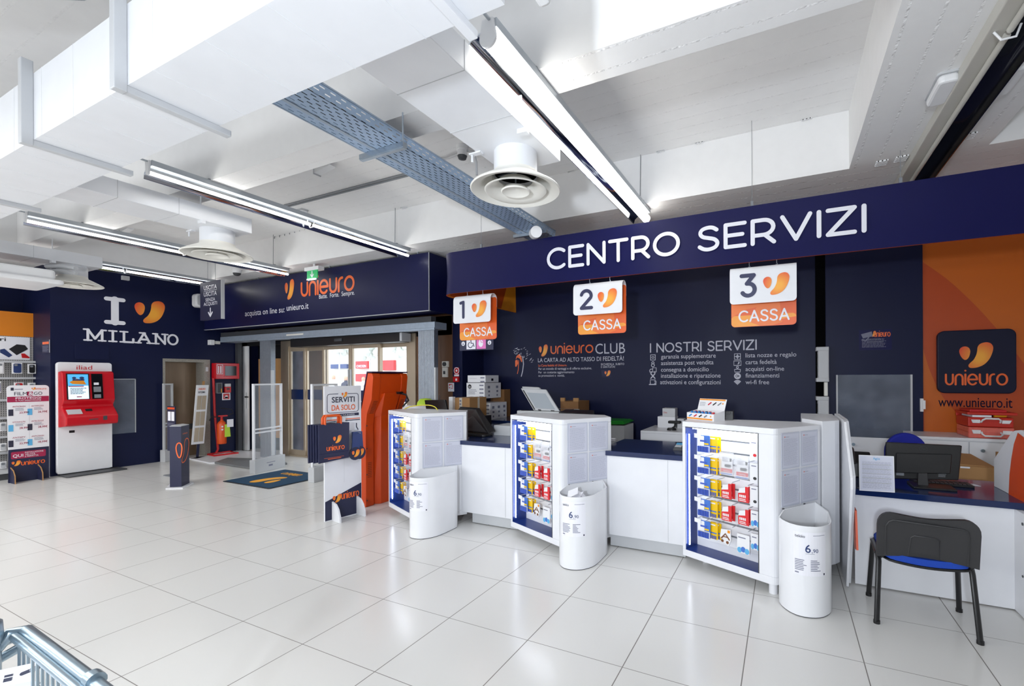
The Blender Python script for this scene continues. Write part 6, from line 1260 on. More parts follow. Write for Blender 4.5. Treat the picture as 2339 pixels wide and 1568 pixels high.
# left till screen: big black tilted monitor on the worktop seen from behind
yy = 4.25; p0 = [at(px, py, 'y', yy) for px, py in ((1062, 993), (1062, 935), (1090, 931), (1122, 968), (1122, 986), (1110, 990))]
t = thing('till_screen', 'black till screen turned away on the left navy worktop', 'screen', (at(1085, 985, 'y', yy).x, yy, .9))
scr = MB(); V = lambda px, py, y: at(px, py, 'y', y)
a_, b_, c_, d_ = V(1040, 930, 4.5), V(1092, 932, 4.5), V(1121, 972, 4.3), V(1062, 990, 4.3)
scr.hull8([Vector((a_.x, 4.45, .925)), Vector((c_.x - .02, 4.30, .93)), Vector((c_.x + .02, 4.38, .96)), Vector((a_.x, 4.55, .97)), Vector((a_.x - .02, 4.58, a_.z - .03)), Vector((b_.x, 4.45, b_.z - .02)), Vector((b_.x + .02, 4.51, b_.z)), Vector((a_.x - .02, 4.63, a_.z))])
part('housing', scr, 'black_plastic', t, bevel=.012); part('front_panel', MB().hull8([Vector((a_.x + .02, 4.44, .95)), Vector((c_.x - .06, 4.30, .95)), Vector((c_.x - .06, 4.31, .95)), Vector((a_.x + .02, 4.45, .95)), Vector((a_.x + .0, 4.54, a_.z - .12)), Vector((b_.x - .02, 4.43, b_.z - .10)), Vector((b_.x - .02, 4.44, b_.z - .10)), Vector((a_.x + .0, 4.55, a_.z - .12))]), 'charcoal', t)
part('foot', MB().prism(rr(a_.x + .04, 4.26, c_.x - .06, 4.46, .05), .9, .928), 'black_plastic', t, bevel=.008)
# black monitor and yellow cable behind the left counter
p, q = at(976, 913, 'y', 4.62), at(1016, 937, 'y', 4.62); t = thing('monitor', 'black monitor behind the left display counter', 'monitor', ((p.x + q.x) / 2, 4.62, .9)); f = FY(4.62)
part('screen', MB().plate(f, [(p.x, q.z - .1), (q.x + .07, q.z - .1), (q.x, p.z), (p.x - .05, p.z - .01)], -.03, 0), 'black_plastic', t, bevel=.004); part('stand', MB().box(p.x + .08, 4.63, .9, p.x + .16, 4.66, q.z - .08).box(p.x, 4.57, .9, p.x + .25, 4.75, .915), 'black_plastic', t)
part('aerial', MB().cyl((at(1004, 912, 'y', 4.66).x, 4.66, p.z - .05), (at(1004, 900, 'y', 4.66).x, 4.66, p.z + .06), .006), 'black_plastic', t)
c = [at(*q, 'y', 4.1) for q in ((918, 938), (935, 930), (955, 927), (978, 926), (993, 930), (1000, 938))]; yc_ = MB(); yc_.tube(spline([tuple(v) for v in c], False, 4), .006); solo('network_cable', 'yellow cable looping above the left display counter', 'cable', yc_, 'yellow_cable', smooth=60)
box_px('low_carton', 'low white box behind the left display counter', 'box', 914, 927, 985, 940, 4.77, .12, 'white_lam', bevel=.005, zbase=.9)
q = at(972, 916, 'y', 5.3); t = thing('green_chair', 'lime green rounded chair behind the left counter', 'chair', (q.x, 5.3, 0)); b = MB(); b.lathe((q.x, 5.3, q.z - .06), [(0, .10), (.08, .09), (.12, .04), (.13, 0), (.12, -.3), (.05, -.34)], 20); part('shell', b, 'lime', t, smooth=60); part('column', MB().cyl((q.x, 5.3, .02), (q.x, 5.3, q.z - .38), .03).lathe((q.x, 5.3, 0), [(0, .03), (.2, .02), (.2, 0)], 24), 'light_grey', t)
part_ = None
# back counter in the middle: grey white cupboard with boxes, green lidded bin
ym = 5.75; p, q = at(1463, 984, 'y', ym), at(1556, 1010, 'y', ym)
t = thing('back_cupboard', 'white cupboard behind the gap before the nearest counter', 'cupboard', ((p.x + q.x) / 2, ym, 0)); part('carcass', MB().box(p.x, ym, 0, q.x + .9, 6.48, p.z), 'white_lam', t, bevel=.004); part('front_seam', MB().box(p.x, ym - .002, p.z - .03, q.x + .9, ym, p.z - .027), 'light_grey', t)
zt_ = p.z
def sit(px0, py0, px1, y, d, m, name, label, cat, z): 
    a, b = at(px0, py0, 'y', y), at(px1, py0, 'y', y); tt = thing(name, label, cat, ((a.x + b.x) / 2, y, z)); part('box', MB().box(a.x, y, z, b.x, y + d, a.z), m, tt, bevel=.003); return tt, a, b
t_, a, b = sit(1502, 952, 1542, 6.2, .2, 'white_lam', 'white_carton', 'low white carton on the white cupboard', 'box', zt_)
t_, a2, b2 = sit(1513, 933, 1542, 6.22, .16, 'light_grey', 'white_carton', 'small grey carton on top of the low white one', 'box', a.z); l = MB(); txt(l, FY(6.22), 'Ohm', a2.x + .015, a2.z - .07, .025, width=.05, c=.003); part('printing', l, 'red_paint', t_)
sit(1547, 957, 1562, 6.2, .15, 'light_grey', 'white_carton', 'white carton partly hidden behind the nearest counter', 'box', zt_)
s = thing('barcode_scanner', 'black barcode scanner on its round foot on the white cupboard', 'scanner', (at(1534, 975, 'y', 5.95).x, 5.95, zt_)); x = s.location.x
part('foot', MB().lathe((x, 5.95, zt_), [(0, .03), (.05, .03), (.06, .015), (.06, 0), (0, 0)], 24), 'black_plastic', s, smooth=40); part('stem', MB().tube([(x, 5.95, zt_ + .02), (x + .04, 5.95, zt_ + .05), (x + .05, 5.95, zt_ + .1)], .012), 'black_plastic', s); part('head', MB().box(x - .04, 5.91, zt_ + .09, x + .12, 5.99, zt_ + .125), 'black_plastic', s, bevel=.01)
p, q = at(1398, 972, 'y', 5.6), at(1426, 1004, 'y', 5.6); t = thing('lidded_bin', 'grey bin with a green lid behind the middle counter', 'bin', ((p.x + q.x) / 2, 5.6, 0)); part('body', MB().box(p.x - .2, 5.6, 0, q.x, 6.0, p.z), 'light_grey', t, bevel=.006); part('lid', MB().hull8([(p.x - .2, 5.58, p.z), (q.x + .01, 5.58, p.z + .02), (q.x + .01, 6.02, p.z + .03), (p.x - .2, 6.02, p.z + .03), (p.x - .2, 5.66, p.z + .05), (q.x - .03, 5.66, p.z + .055), (q.x - .03, 5.95, p.z + .06), (p.x - .2, 5.95, p.z + .06)]), 'green_lid', t, bevel=.006)
# small printer box on the left worktop, card terminal on the right worktop
box_px('drawer_box', 'white drawer box standing on the navy back worktop', 'box', 1128, 972, 1165, 986, 4.47, .3, 'light_grey', zbase=.9)
q = at(1548, 1029, 'z', .9); t = thing('card_terminal', 'small grey card terminal on the right navy worktop', 'card terminal', (q.x, q.y, .9)); x, y = q.x, q.y
part('body', MB().hull8([(x - .045, y - .02, .9), (x + .045, y - .02, .9), (x + .045, y + .15, .9), (x - .045, y + .15, .9), (x - .035, y, .925), (x + .035, y, .925), (x + .04, y + .14, .95), (x - .04, y + .14, .95)]), 'dark_grey', t, bevel=.006); ft = Fr((x, y, .926), (1, 0, 0), (0, .14, .026)); part('screen', MB().fbox(ft, -.03, .075, 0, .03, .125, .003), 'pack_sky', t); part('keypad', MB().fbox(ft, -.03, .01, 0, .03, .065, .003), 'light_grey', t)
# black box left of the torch box on the far side
q = at(1664, 959, 'z', TOP); solo('dark_device', 'black device just behind the torch display box', 'device', MB().box(q.x - .035, q.y - .02, TOP, q.x + .04, q.y + .06, TOP + .075).box(q.x - .02, q.y - .022, TOP + .05, q.x + .02, q.y - .018, TOP + .068), 'black_plastic', bevel=.004)
# clear pen tray on the right worktop edge
q = at(1403, 1010, 'z', .9); t = thing('paper_slip_holder', 'small clear holder on the right navy worktop', 'holder', (q.x, q.y, .9)); part('tray', MB().box(q.x - .05, q.y - .03, .9, q.x + .02, q.y + .06, .912), 'acrylic', t); part('slips', MB().box(q.x - .045, q.y - .02, .912, q.x + .01, q.y + .04, .935), 'paper', t)
# ------------------------------------------------------------------ grey wall boxes by the service door
def wbox(py0, py1, label):
    y = YB - .16; p, q = at(1864, py0, 'y', y), at(1894, py1, 'y', y); t = thing('wall_dispenser', label, 'dispenser', ((p.x + q.x) / 2, YB - .1, q.z), 'grey wall dispensers')
    part('casing', MB().box(p.x + .02, y, q.z, q.x, YB, p.z), 'light_grey', t, bevel=.012); part('side_window', MB().box(p.x + .012, y + .03, q.z + .08, p.x + .03, y + .1, p.z - .09), 'screen_black', t); part('top_cap', MB().box(p.x, y - .005, p.z - .05, q.x, YB, p.z), 'light_grey', t, bevel=.008); part('bottom_cap', MB().box(p.x, y - .005, q.z, q.x, YB, q.z + .05), 'light_grey', t, bevel=.008)
    return p, q
p, q = wbox(793, 873, 'upper grey wall dispenser beside the service door'); p2, q2 = wbox(906, 958, 'lower grey wall dispenser behind the end cabinet')
solo('conduit_box', 'pale trunking between the two grey wall dispensers', 'trunking', MB().box(p.x + .09, YB - .1, p2.z + .002, q.x - .01, YB, q.z - .002), 'cream', bevel=.004)
# camera notice on the door
y = YD; p, q = at(1962, 755, 'y', y), at(2037, 799, 'y', y); f = FY(y); t = thing('camera_notice', 'navy camera surveillance notice on the service door', 'sign', ((p.x + q.x) / 2, y, q.z)); w = q.x - p.x
part('sheet', MB().fbox(f, p.x, q.z, 0, q.x, p.z, .003), 'fascia_navy', t); l = MB(); strokes(l, f, 'unieuro', p.x + w * .47, p.z - .085, .07, .12, .2, 0, width=w * .48, c=.005)
l.plate(f, [(p.x + .02, p.z - .05), (p.x + .13, p.z - .02), (p.x + .14, p.z - .08), (p.x + .04, p.z - .10)], .004, .006, 1); l.ribbon(f, [(p.x + .03, p.z - .12), (p.x + .07, p.z - .13), (p.x + .1, p.z - .09)], .012, .005, 1)
txt(l, f, 'AREA SOTTOPOSTA', p.x + w * .27, p.z - .125, .018, 1, width=w * .4, bold=.02, c=.005); txt(l, f, 'A VIDEOSORVEGLIANZA', p.x + w * .25, p.z - .155, .018, 1, width=w * .5, bold=.02, c=.005); print_lines(l, f, p.x + .03, q.z + .03, q.x - .05, q.z + .14, 8, .4, 1, .005)
part('printing', l, ['letter_orange', 'print_grey'], t); logo(t, f, p.x + w * .34, p.z - .085, .07, .005, kx=.8)
# raised sign on the orange wall
y = YB - .06; p, q = at(2141, 757, 'y', y), at(2323, 900, 'y', y); f = FY(y); t = thing('wall_sign', 'raised navy rounded sign with orange mark on the orange wall', 'sign', ((p.x + q.x) / 2, y, q.z)); w = q.x - p.x
part('panel', MB().plate(f, rr(p.x, q.z, q.x, p.z, .07), -.055, 0), 'sign_navy', t, bevel=.01); zz = lambda py: at(2230, py, 'y', y).z; logo(t, f, p.x + w * .285, zz(841), zz(783) - zz(841), .003, kx=.94); l = MB(); strokes(l, f, 'unieuro', p.x + w * .11, zz(879), (zz(855) - zz(879)) / .7, .115, .2, width=w * .77, c=.003); part('lettering', l, 'letter_orange', t)
# low cabinet under it
yc = 5.95; zc = at(2200, 1001, 'y', yc).z
p = at(2118, 1003, 'y', yc)
t = thing('low_cabinet', 'low white cabinet with knobs under the orange wall', 'cabinet', (p.x + .8, yc, 0)); x0 = p.x - .1
part('carcass', MB().box(x0, yc + .02, .05, 3.3, 6.48, zc - .03), 'white_lam', t, bevel=.003); part('top', MB().box(x0 - .01, yc, zc - .03, 3.3, 6.49, zc), 'white_lam', t, bevel=.003); part('plinth', MB().box(x0, yc + .06, 0, 3.3, 6.4, .05), 'mid_grey', t)
xs_ = at(2214, 1020, 'y', yc).x
for k in range(-2, 3):
    a = xs_ + .56 * k; d = part('door', MB().box(a + .003, yc, .07, a + .553, yc + .02, zc - .04), 'white_lam', t, bevel=.002); kx_ = a + .1 if k % 2 == 0 else a + .45; part('knob', MB().cyl((kx_, yc, zc - .12), (kx_, yc - .02, zc - .12), .007).cyl((kx_, yc - .02, zc - .12), (kx_, yc - .035, zc - .12), .017), 'chrome', d, smooth=40)
# red tool cases
yk = 6.0; f = FY(yk)
def case(px0, px1, pyb, pyt, z0, h, m, label, wrapped=False):
    x0, x1 = at(px0, 960, 'y', yk).x, at(px1, 960, 'y', yk).x; t = thing('tool_case', label, 'case', ((x0 + x1) / 2, yk, z0), 'red cases on the low cabinet'); part('shell', MB().box(x0, yk, z0, x1, yk + .36, z0 + h), m, t, bevel=.01); part('seam', MB().box(x0 - .002, yk - .002, z0 + h * .52, x1 + .002, yk + .362, z0 + h * .54), 'red_paint', t); w = x1 - x0; xm = (x0 + x1) / 2
    part('handle', MB().tube([(xm - .075, yk, z0 + h * .55), (xm - .08, yk - .03, z0 + h * .4), (xm - .06, yk - .04, z0 + h * .25), (xm + .06, yk - .04, z0 + h * .25), (xm + .08, yk - .03, z0 + h * .4), (xm + .075, yk, z0 + h * .55)] if wrapped else [(xm - .075, yk, z0 + h * .5), (xm - .07, yk - .03, z0 + h * .75), (xm - .05, yk - .04, z0 + h * .9), (xm + .05, yk - .04, z0 + h * .9), (xm + .07, yk - .03, z0 + h * .75), (xm + .075, yk, z0 + h * .5)], .009), 'pack_white', t, smooth=60)
    for s_ in (-1, 1): part('latch', MB().plate(f, [(xm + s_ * w * .32 - .03, z0 + h * .4), (xm + s_ * w * .32 + .03, z0 + h * .4), (xm + s_ * w * .34 + .04, z0 + h * .75), (xm + s_ * w * .34 - .035, z0 + h * .75)], 0, .012), 'pack_white', t, bevel=.004)
    return x0, x1, t
x0, x1, _ = case(2212, 2318, 0, 0, zc, .112, 'red_wrap', 'lower red case wrapped in clear film on the low cabinet', True)
h1 = .112; _, _, upper = case(2211, 2316, 0, 0, zc + h1 + .003, .10, 'red_case', 'upper red case with white latches and its lid ajar')
z2 = zc + h1 + .104; pp = thing('paper_stack', 'white papers and a yellow roll squeezed under the upper red lid', 'papers', ((x0 + x1) / 2, yk, z2)); part('sheets', MB().box(x0 + .03, yk - .005, z2, x1 - .18, yk + .3, z2 + .02), 'paper', pp); part('roll', MB().cyl((x1 - .15, yk + .03, z2 + .012), (x1 - .05, yk + .05, z2 + .012), .011), 'amber', pp)
part('lid', MB().box(x0 - .01, yk - .01, z2 + .024, x1 + .02, yk + .36, z2 + .05).box(x0 - .01, yk + .33, z2 - .01, x1, yk + .355, z2 + .025), 'red_case', upper, bevel=.004)
solo('red_folder', 'flat red folder lying on the lid of the upper red case', 'folder', MB().box(x0 + .02, yk + .03, z2 + .051, x1 - .05, yk + .33, z2 + .075), 'red_paint', bevel=.003)
# ------------------------------------------------------------------ desk on the right
zd = .735
t = thing('desk', 'white desk with a navy top and side wing at the right', 'desk', (1.0, 4.2, 0))
q = at(2318, 1160, 'y', 4.02); xr2 = 1.40
part('front_panel', MB().box(.48, 4.02, .01, xr2, 4.05, zd - .045), 'white_lam', t, bevel=.002); part('side_wing', MB().box(xr2 - .005, 3.5, .01, xr2 + .03, 4.05, zd - .047), 'white_lam', t, bevel=.002)
part('top', MB().prism([(.475, 3.99), (1.52, 3.99), (1.52, 4.72), (.475, 4.72)], zd - .045, zd), 'navy_gloss', t, bevel=.003)
part('end_panel', MB().box(1.47, 4.06, .01, 1.5, 4.7, zd - .045), 'white_lam', t); part('screws', MB().cyl((xr2 - .006, 3.9, .62), (xr2 - .009, 3.9, .62), .01).cyl((xr2 - .006, 3.9, .28), (xr2 - .009, 3.9, .28), .008), 'dark_grey', t)
# shaped screens either side of the desk
xs_ = .412; t = thing('shaped_screen', 'white angled privacy screen between the end cabinet and the desk', 'screen panel', (xs_, 4.2, 0), None); f = FXm(xs_)
prf = [(-3.93, .012), (-3.66, .80), (-3.66, .88), (-4.02, 1.235), (-4.1, 1.245), (-4.75, 1.245), (-4.75, .012)]
part('board', MB().plate(f, prf, -.018, .0), 'white_lam', t, bevel=.004); part('rear_board', MB().plate(f, [(a - .07 if a > -4.7 else a, b) for a, b in prf], -.04, -.020), 'white_lam', t, bevel=.004)
part('orange_fin', MB().plate(f, [(-3.83, .34), (-3.73, .36), (-3.80, .62), (-3.9, .62)], -.055, -.042), 'orange_red', t)
xw = 1.45; f = FXm(xw); bq = lambda px, py: (lambda v: (-v.y, v.z))(at(px, py, 'x', xw))
t = thing('shaped_screen', 'white privacy screen with an orange field at the right edge', 'screen panel', (xw, 4.2, zd)); b0 = at(2270, 1112, 'x', xw); b1 = at(2306, 1130, 'x', xw)
ol = [bq(*v) for v in ((2270, 1050), (2276, 1040), (2288, 1022), (2311, 987), (2318, 984), (2330, 983), (2341, 989))]
yb0 = ol[0][0]; out = [(yb0 - .0, zd)] + ol + [(-4.0, ol[-1][1] - .02), (-4.0, zd)]
part('board', MB().plate(f, out, -.03, 0), 'white_lam', t, bevel=.004)
og = [bq(*v) for v in ((2305, 1130), (2307, 1085), (2311, 1050), (2317, 1015), (2326, 989), (2339, 999))]; part('orange_field', MB().flat(f, [(og[0][0], zd)] + og[1:] + [(-4.01, og[-1][1] - .02), (-4.01, zd)], .003), 'orange_red', t, label='orange field')
# monitor seen from behind on the desk
ym = 4.30; f = FY(ym); P = lambda px, py, y=ym: (lambda v: (v.x, v.z))(at(px, py, 'y', y))
t = thing('monitor', 'black office monitor seen from behind on the navy desk', 'monitor', (P(2110, 1100)[0], ym + .05, zd))
part('back_shell', MB().plate(f, [P(2022, 1094), P(2190, 1098), P(2198, 1019), P(2024, 1011)], -.03, 0), 'black_plastic', t, bevel=.006); part('rear_bulge', MB().plate(f, [P(2045, 1080), P(2170, 1083), P(2174, 1038), P(2046, 1035)], 0, .015), 'black_plastic', t, bevel=.006)
part('stand', MB().plate(f, [P(2094, 1112), P(2119, 1113), P(2116, 1080), P(2095, 1080)], .012, .035), 'charcoal', t, bevel=.004); a = P(2100, 1112)
part('foot', MB().box(a[0] - .06, ym - .12, zd, a[0] + .2, ym + .10, zd + .015), 'black_plastic', t, bevel=.004)
l = MB(); a, b = P(2047, 1086); l.rect(f, a, b, a + .05, b + .03, .004, 0); a, b = P(2143, 1090); print_lines(l, f, a, b, a + .05, b + .03, 3, .5, 0, .004); part('label', l, 'mid_grey', t); l = MB(); a, b = P(2109, 1026); l.ribbon(f, arc(a, b, .024, .02, 0, 360, 20), .003, .0045, 0); txt(l, f, 'hp', a - .013, b - .008, .018, 0, width=.026, shear=.25, c=.0045); part('badge', l, 'charcoal', t)
# clear notice holder
y = 4.06; f = Fr(at(1963, 1122, 'z', zd), (1, -.06, 0), Vector((0, .09, 1))); w = .21
w = (at(2044, 1127, 'z', zd) - at(1963, 1122, 'z', zd)).length; f = Fr(at(1963, 1121, 'z', zd), at(2044, 1126, 'z', zd) - at(1963, 1121, 'z', zd), Vector((0, .10, 1))); hgt = .262
t = thing('notice_holder', 'clear upright holder with a printed table on the navy desk', 'notice holder', f(w / 2, 0, 0)); part('acrylic_sheet', MB().fbox(f, 0, 0, -.003, w, hgt, .003), 'white_lam', t); part('acrylic_foot', MB().hull8([f(0, 0, -.003), f(w, 0, -.003), f(w, 0, -.003) + Vector((0, .09, 0)), f(0, 0, -.003) + Vector((0, .09, 0)), f(0, .004, -.003), f(w, .004, -.003), f(w, 0, -.003) + Vector((0, .09, .004)), f(0, 0, -.003) + Vector((0, .09, .004))]), 'acrylic', t)
l = MB(); l.rect(f, .006, .006, w - .006, hgt - .006, .004, 0); txt(l, f, 'Ag\u00f2s', w * .5, hgt - .03, .016, 2, width=.045, align='C', bold=.02, c=.006); print_lines(l, f, .02, .12, w - .02, hgt - .045, 22, .4, 1, .0055, .1); print_lines(l, f, .02, .02, w - .02, .115, 16, .4, 1, .0055, .05)
for k in range(5): l.rect(f, .018, .06 + .033 * k, w - .018, .066 + .033 * k, .005, 3)
part('printed_sheet', l, ['notice_paper', 'print_pale', 'pack_sky', 'light_grey'], t)
# keyboard, card, cables on the desk
a = at(2160, 1108, 'z', zd); t = thing('keyboard', 'black keyboard lying behind the monitor foot on the desk', 'keyboard', (a.x, a.y, zd)); part('body', MB().box(a.x - .22, a.y - .06, zd, a.x + .16, a.y + .06, zd + .018), 'black_plastic', t, bevel=.004); kk = MB()
for r_ in range(4):
    for c_ in range(13): kk.box(a.x - .21 + .0275 * c_, a.y - .05 + .026 * r_, zd + .018, a.x - .21 + .0275 * c_ + .022, a.y - .05 + .026 * r_ + .02, zd + .024)
part('keys', kk, 'charcoal', t, stuff=False)
a = at(2216, 1108, 'z', zd); solo('white_card', 'small white card lying on the navy desk', 'card', MB().prism([(a.x - .045, a.y - .03), (a.x + .055, a.y - .035), (a.x + .03, a.y + .035), (a.x - .07, a.y + .035)], zd + .0005, zd + .002), 'paper')
q = at(1964, 1105, 'y', 4.55); t = thing('desk_phone', 'black telephone on the desk behind the notice holder', 'telephone', (q.x, 4.55, zd)); part('body', MB().hull8([(q.x - .1, 4.45, zd), (q.x + .1, 4.45, zd), (q.x + .1, 4.65, zd), (q.x - .1, 4.65, zd), (q.x - .08, 4.47, zd + .12), (q.x + .08, 4.47, zd + .12), (q.x + .08, 4.6, zd + .2), (q.x - .08, 4.6, zd + .2)]), 'black_plastic', t, bevel=.008); part('handset', MB().tube([(q.x - .06, 4.46, zd + .11), (q.x - .06, 4.5, zd + .19), (q.x - .06, 4.58, zd + .22)], .02), 'charcoal', t, smooth=60)
# office chair behind the desk
yo = 5.15; x = at(2070, 1000, 'y', yo).x; t = thing('office_chair', 'blue office chair behind the navy desk', 'chair', (x, yo, 0)); zt_ = at(2070, 990, 'y', yo).z; hw = (at(2121, 1010, 'y', yo).x - at(2021, 1010, 'y', yo).x) / 2
f = FY(yo); part('backrest', MB().plate(f, arc(x, zt_ - .18, hw, .18, 0, 180, 16) + [(x - hw, zt_ - .42), (x - hw + .05, zt_ - .47), (x + hw - .05, zt_ - .47), (x + hw, zt_ - .42)], -.06, 0), 'blue_seat', t, bevel=.02); part('seat', MB().prism(rr(x - .23, yo - .45, x + .23, yo, .08), .44, .52), 'blue_seat', t, bevel=.02)
part('column', MB().cyl((x, yo - .2, .08), (x, yo - .2, .44), .03), 'black_plastic', t)
for k in range(5): a = 2 * math.pi * k / 5; part('base_arm', MB().tube([(x, yo - .2, .1), (x + .3 * math.cos(a), yo - .2 + .3 * math.sin(a), .07)], .022).cyl((x + .3 * math.cos(a), yo - .2 + .3 * math.sin(a) - .02, .035), (x + .3 * math.cos(a), yo - .2 + .3 * math.sin(a) + .02, .035), .034), 'black_plastic', t)
part('back_post', MB().tube([(x, yo - .1, .44), (x, yo + .06, .5), (x, yo + .03, .8)], .022), 'black_plastic', t)
# brown carton and black bag behind the desk
y = 5.3; p, q = at(2190, 1052, 'y', y), at(2275, 1110, 'y', y); t = thing('cardboard_carton', 'large brown carton standing behind the desk', 'box', ((p.x + q.x) / 2, y, 0)); part('box', MB().box(p.x - .15, y, 0, q.x, y + .45, p.z - .05), 'card', t, bevel=.004)
part('flap', MB().hull8([(p.x - .15, y, p.z - .05), (q.x, y, p.z - .05), (q.x, y + .44, p.z - .05), (p.x - .15, y + .44, p.z - .05), (p.x - .15, y + .02, p.z - .03), (q.x, y + .02, p.z - .045), (q.x - .06, y + .4, p.z + .01), (p.x - .15, y + .4, p.z + .02)]), 'card', t); part('label', MB().rect(FY(y), p.x + .01, p.z - .07, p.x + .08, p.z - .055, .003), 'paper', t)
y = 5.5; p = at(2262, 1052, 'y', y); b = MB(); b.lathe((p.x + .19, y, p.z - .22), [(0, .24), (.08, .235), (.14, .18), (.16, .08), (.16, -.6)], 20); solo('black_bag', 'black bag behind the brown carton', 'bag', b, 'black_plastic', smooth=60)
y = 5.7; p, q = at(2276, 1033, 'y', y), at(2300, 1060, 'y', y); solo('cardboard_piece', 'piece of brown cardboard beside the right privacy screen', 'cardboard', MB().box(p.x, y, q.z - .5, q.x, y + .02, p.z), 'card')

# ------------------------------------------------------------------ visitor chair
t = thing('visitor_chair', 'black visitor chair with a blue seat facing the desk', 'chair', (.79, 3.65, 0))
BL, BR, FL_, FR_ = Vector((.53, 3.455, 0)), Vector((1.04, 3.44, 0)), Vector((.545, 3.865, 0)), Vector((1.055, 3.852, 0))
for nm, a, b in (('left', BL, FL_), ('right', BR, FR_)):
    ztop = .435; s_ = 1 if nm == 'left' else -1; inn = Vector((.02 * s_, 0, 0))
    pa, pb_ = a + inn + Vector((0, .05, ztop - .05)), b + inn + Vector((0, -.04, ztop - .05))
    for foot, tp, o_ in ((a, pa, Vector((0, .035, .045))), (b, pb_, Vector((0, -.035, .045)))):
        part('leg', MB().tube([foot + Vector((0, 0, .012)), tp, tp + o_], .021, 10, sq=.62), 'black_plastic', t, smooth=50); part('foot_cap', MB().cyl(foot, foot + Vector((0, 0, .02)), .019, n=12), 'black_plastic', t)
    part('side_rail', MB().tube([pa + Vector((0, .03, .043)), pb_ + Vector((0, -.03, .043))], .021, 10, sq=.62), 'black_plastic', t, smooth=50)
cb = MB()
for y in (3.55, 3.79): cb.tube([(.55, y, .415), (1.035, y, .415)], .012)
part('cross_bar', cb, 'black_plastic', t)
# seat pad with a dip towards the back
def pad(mb, x0, x1, y0, y1, zf, th, nx=14, ny=10, r=.06, mi=0):
    vs = []; 
    for side in (1, 0):
        for j in range(ny + 1):
            for i in range(nx + 1):
                u, v = i / nx, j / ny; x, y = x0 + (x1 - x0) * u, y0 + (y1 - y0) * v
                cx_ = min(max(x, x0 + r), x1 - r); cy_ = min(max(y, y0 + r), y1 - r); d = math.hypot(x - cx_, y - cy_)
                if d > r: x, y = cx_ + (x - cx_) * r / d, cy_ + (y - cy_) * r / d
                vs.append((x, y, zf(u, v) + (th * (1 - .55 * max(0, (abs(2 * u - 1)) ** 8)) if side else 0)))
    k = (nx + 1) * (ny + 1); F = []
    for j in range(ny):
        for i in range(nx):
            a = j * (nx + 1) + i; F.append((a, a + 1, a + nx + 2, a + nx + 1)); F.append((k + a, k + a + nx + 1, k + a + nx + 2, k + a + 1))
    for i in range(nx): F.append((i, k + i, k + i + 1, i + 1)); a = ny * (nx + 1) + i; F.append((a, a + 1, k + a + 1, k + a))
    for j in range(ny): a = j * (nx + 1); F.append((a, a + nx + 1, k + a + nx + 1, k + a)); a = a + nx; F.append((a, k + a, k + a + nx + 1, a + nx + 1))
    mb.add(vs, F, mi)
zs = lambda u, v: .428 - .022 * math.sin(math.pi * u) * (1 - v) + .012 * v
m_ = MB(); pad(m_, .57, 1.02, 3.46, 3.88, zs, .04); part('seat', m_, 'blue_fabric', t, smooth=60, label='blue fabric seat'); m_ = MB(); pad(m_, .565, 1.025, 3.455, 3.885, lambda u, v: zs(u, v) - .016, .014); part('seat_shell', m_, 'black_plastic', t, smooth=60)
# backrest: curved plastic shell, its top edge wavy
def back_pt(u, v, o): # u across 0..1, v up 0..1
    x = .53 + .51 * u; dip = .018 * math.cos(2 * math.pi * u); z = .435 + .295 * v + (.012 * math.cos(2 * math.pi * u) - .01) * v + .02 * math.sin(math.pi * u) * (v < .05) 
    y = 3.445 - .045 * v - .035 * (1 - (2 * u - 1) ** 2) * -1 * .6 - .0 + o
    return Vector((x, y, z))
m_ = MB(); nu, nv = 22, 10; vs = []
for o in (0, .035):
    for j in range(nv + 1):
        for i in range(nu + 1):
            u, v = i / nu, j / nv
            # rounded upper corners
            ru, rv = .15, .28; cu = min(max(u, ru), 1 - ru); cv = min(v, 1 - rv); du, dv = (u - cu) / ru, (v - cv) / rv; d = math.hypot(du, dv)
            if d > 1: u, v = cu + du / d * ru, cv + dv / d * rv
            vs.append(back_pt(u, v, o * (1 if 0 < i < nu and j < nv else .9)))
k = (nu + 1) * (nv + 1); F = []
for j in range(nv):
    for i in range(nu): a = j * (nu + 1) + i; F.append((a, a + 1, a + nu + 2, a + nu + 1)); F.append((k + a, k + a + nu + 1, k + a + nu + 2, k + a + 1))
for i in range(nu): F.append((i, k + i, k + i + 1, i + 1)); a = nv * (nu + 1) + i; F.append((a, a + 1, k + a + 1, k + a))
for j in range(nv): a = j * (nu + 1); F.append((a, a + nu + 1, k + a + nu + 1, k + a)); a += nu; F.append((a, k + a, k + a + nu + 1, a + nu + 1))
m_.add(vs, F); part('backrest', m_, 'charcoal', t, smooth=45, bevel=0)
rg = MB()
def rib(pts, r=.005): rg.tube([back_pt(u, v, -.001) for u, v in pts], r, 6)
rib([(.09, .06), (.09, .70), (.12, .80), (.16, .85), (.84, .80), (.88, .76), (.90, .66), (.90, .05)], .006); rib([(.33, .03), (.35, .52), (.38, .58), (.60, .57), (.63, .52), (.64, .03)], .004); part('moulded_rib', rg, 'charcoal', t, smooth=50)
m_ = MB(); vs = [back_pt(.12 + .76 * i / 10, .05 + .78 * j / 6, .037) for j in range(7) for i in range(11)]; m_.add(vs, [(j * 11 + i, j * 11 + i + 1, (j + 1) * 11 + i + 1, (j + 1) * 11 + i) for j in range(6) for i in range(10)]); part('back_pad', m_, 'blue_fabric', t, smooth=60)
part('back_post', MB().tube([back_pt(.06, .2, .015), back_pt(.06, 0, .015), Vector((.56, 3.5, .42))], .014).tube([back_pt(.94, .2, .015), back_pt(.94, 0, .015), Vector((1.01, 3.49, .42))], .014), 'black_plastic', t, smooth=50)

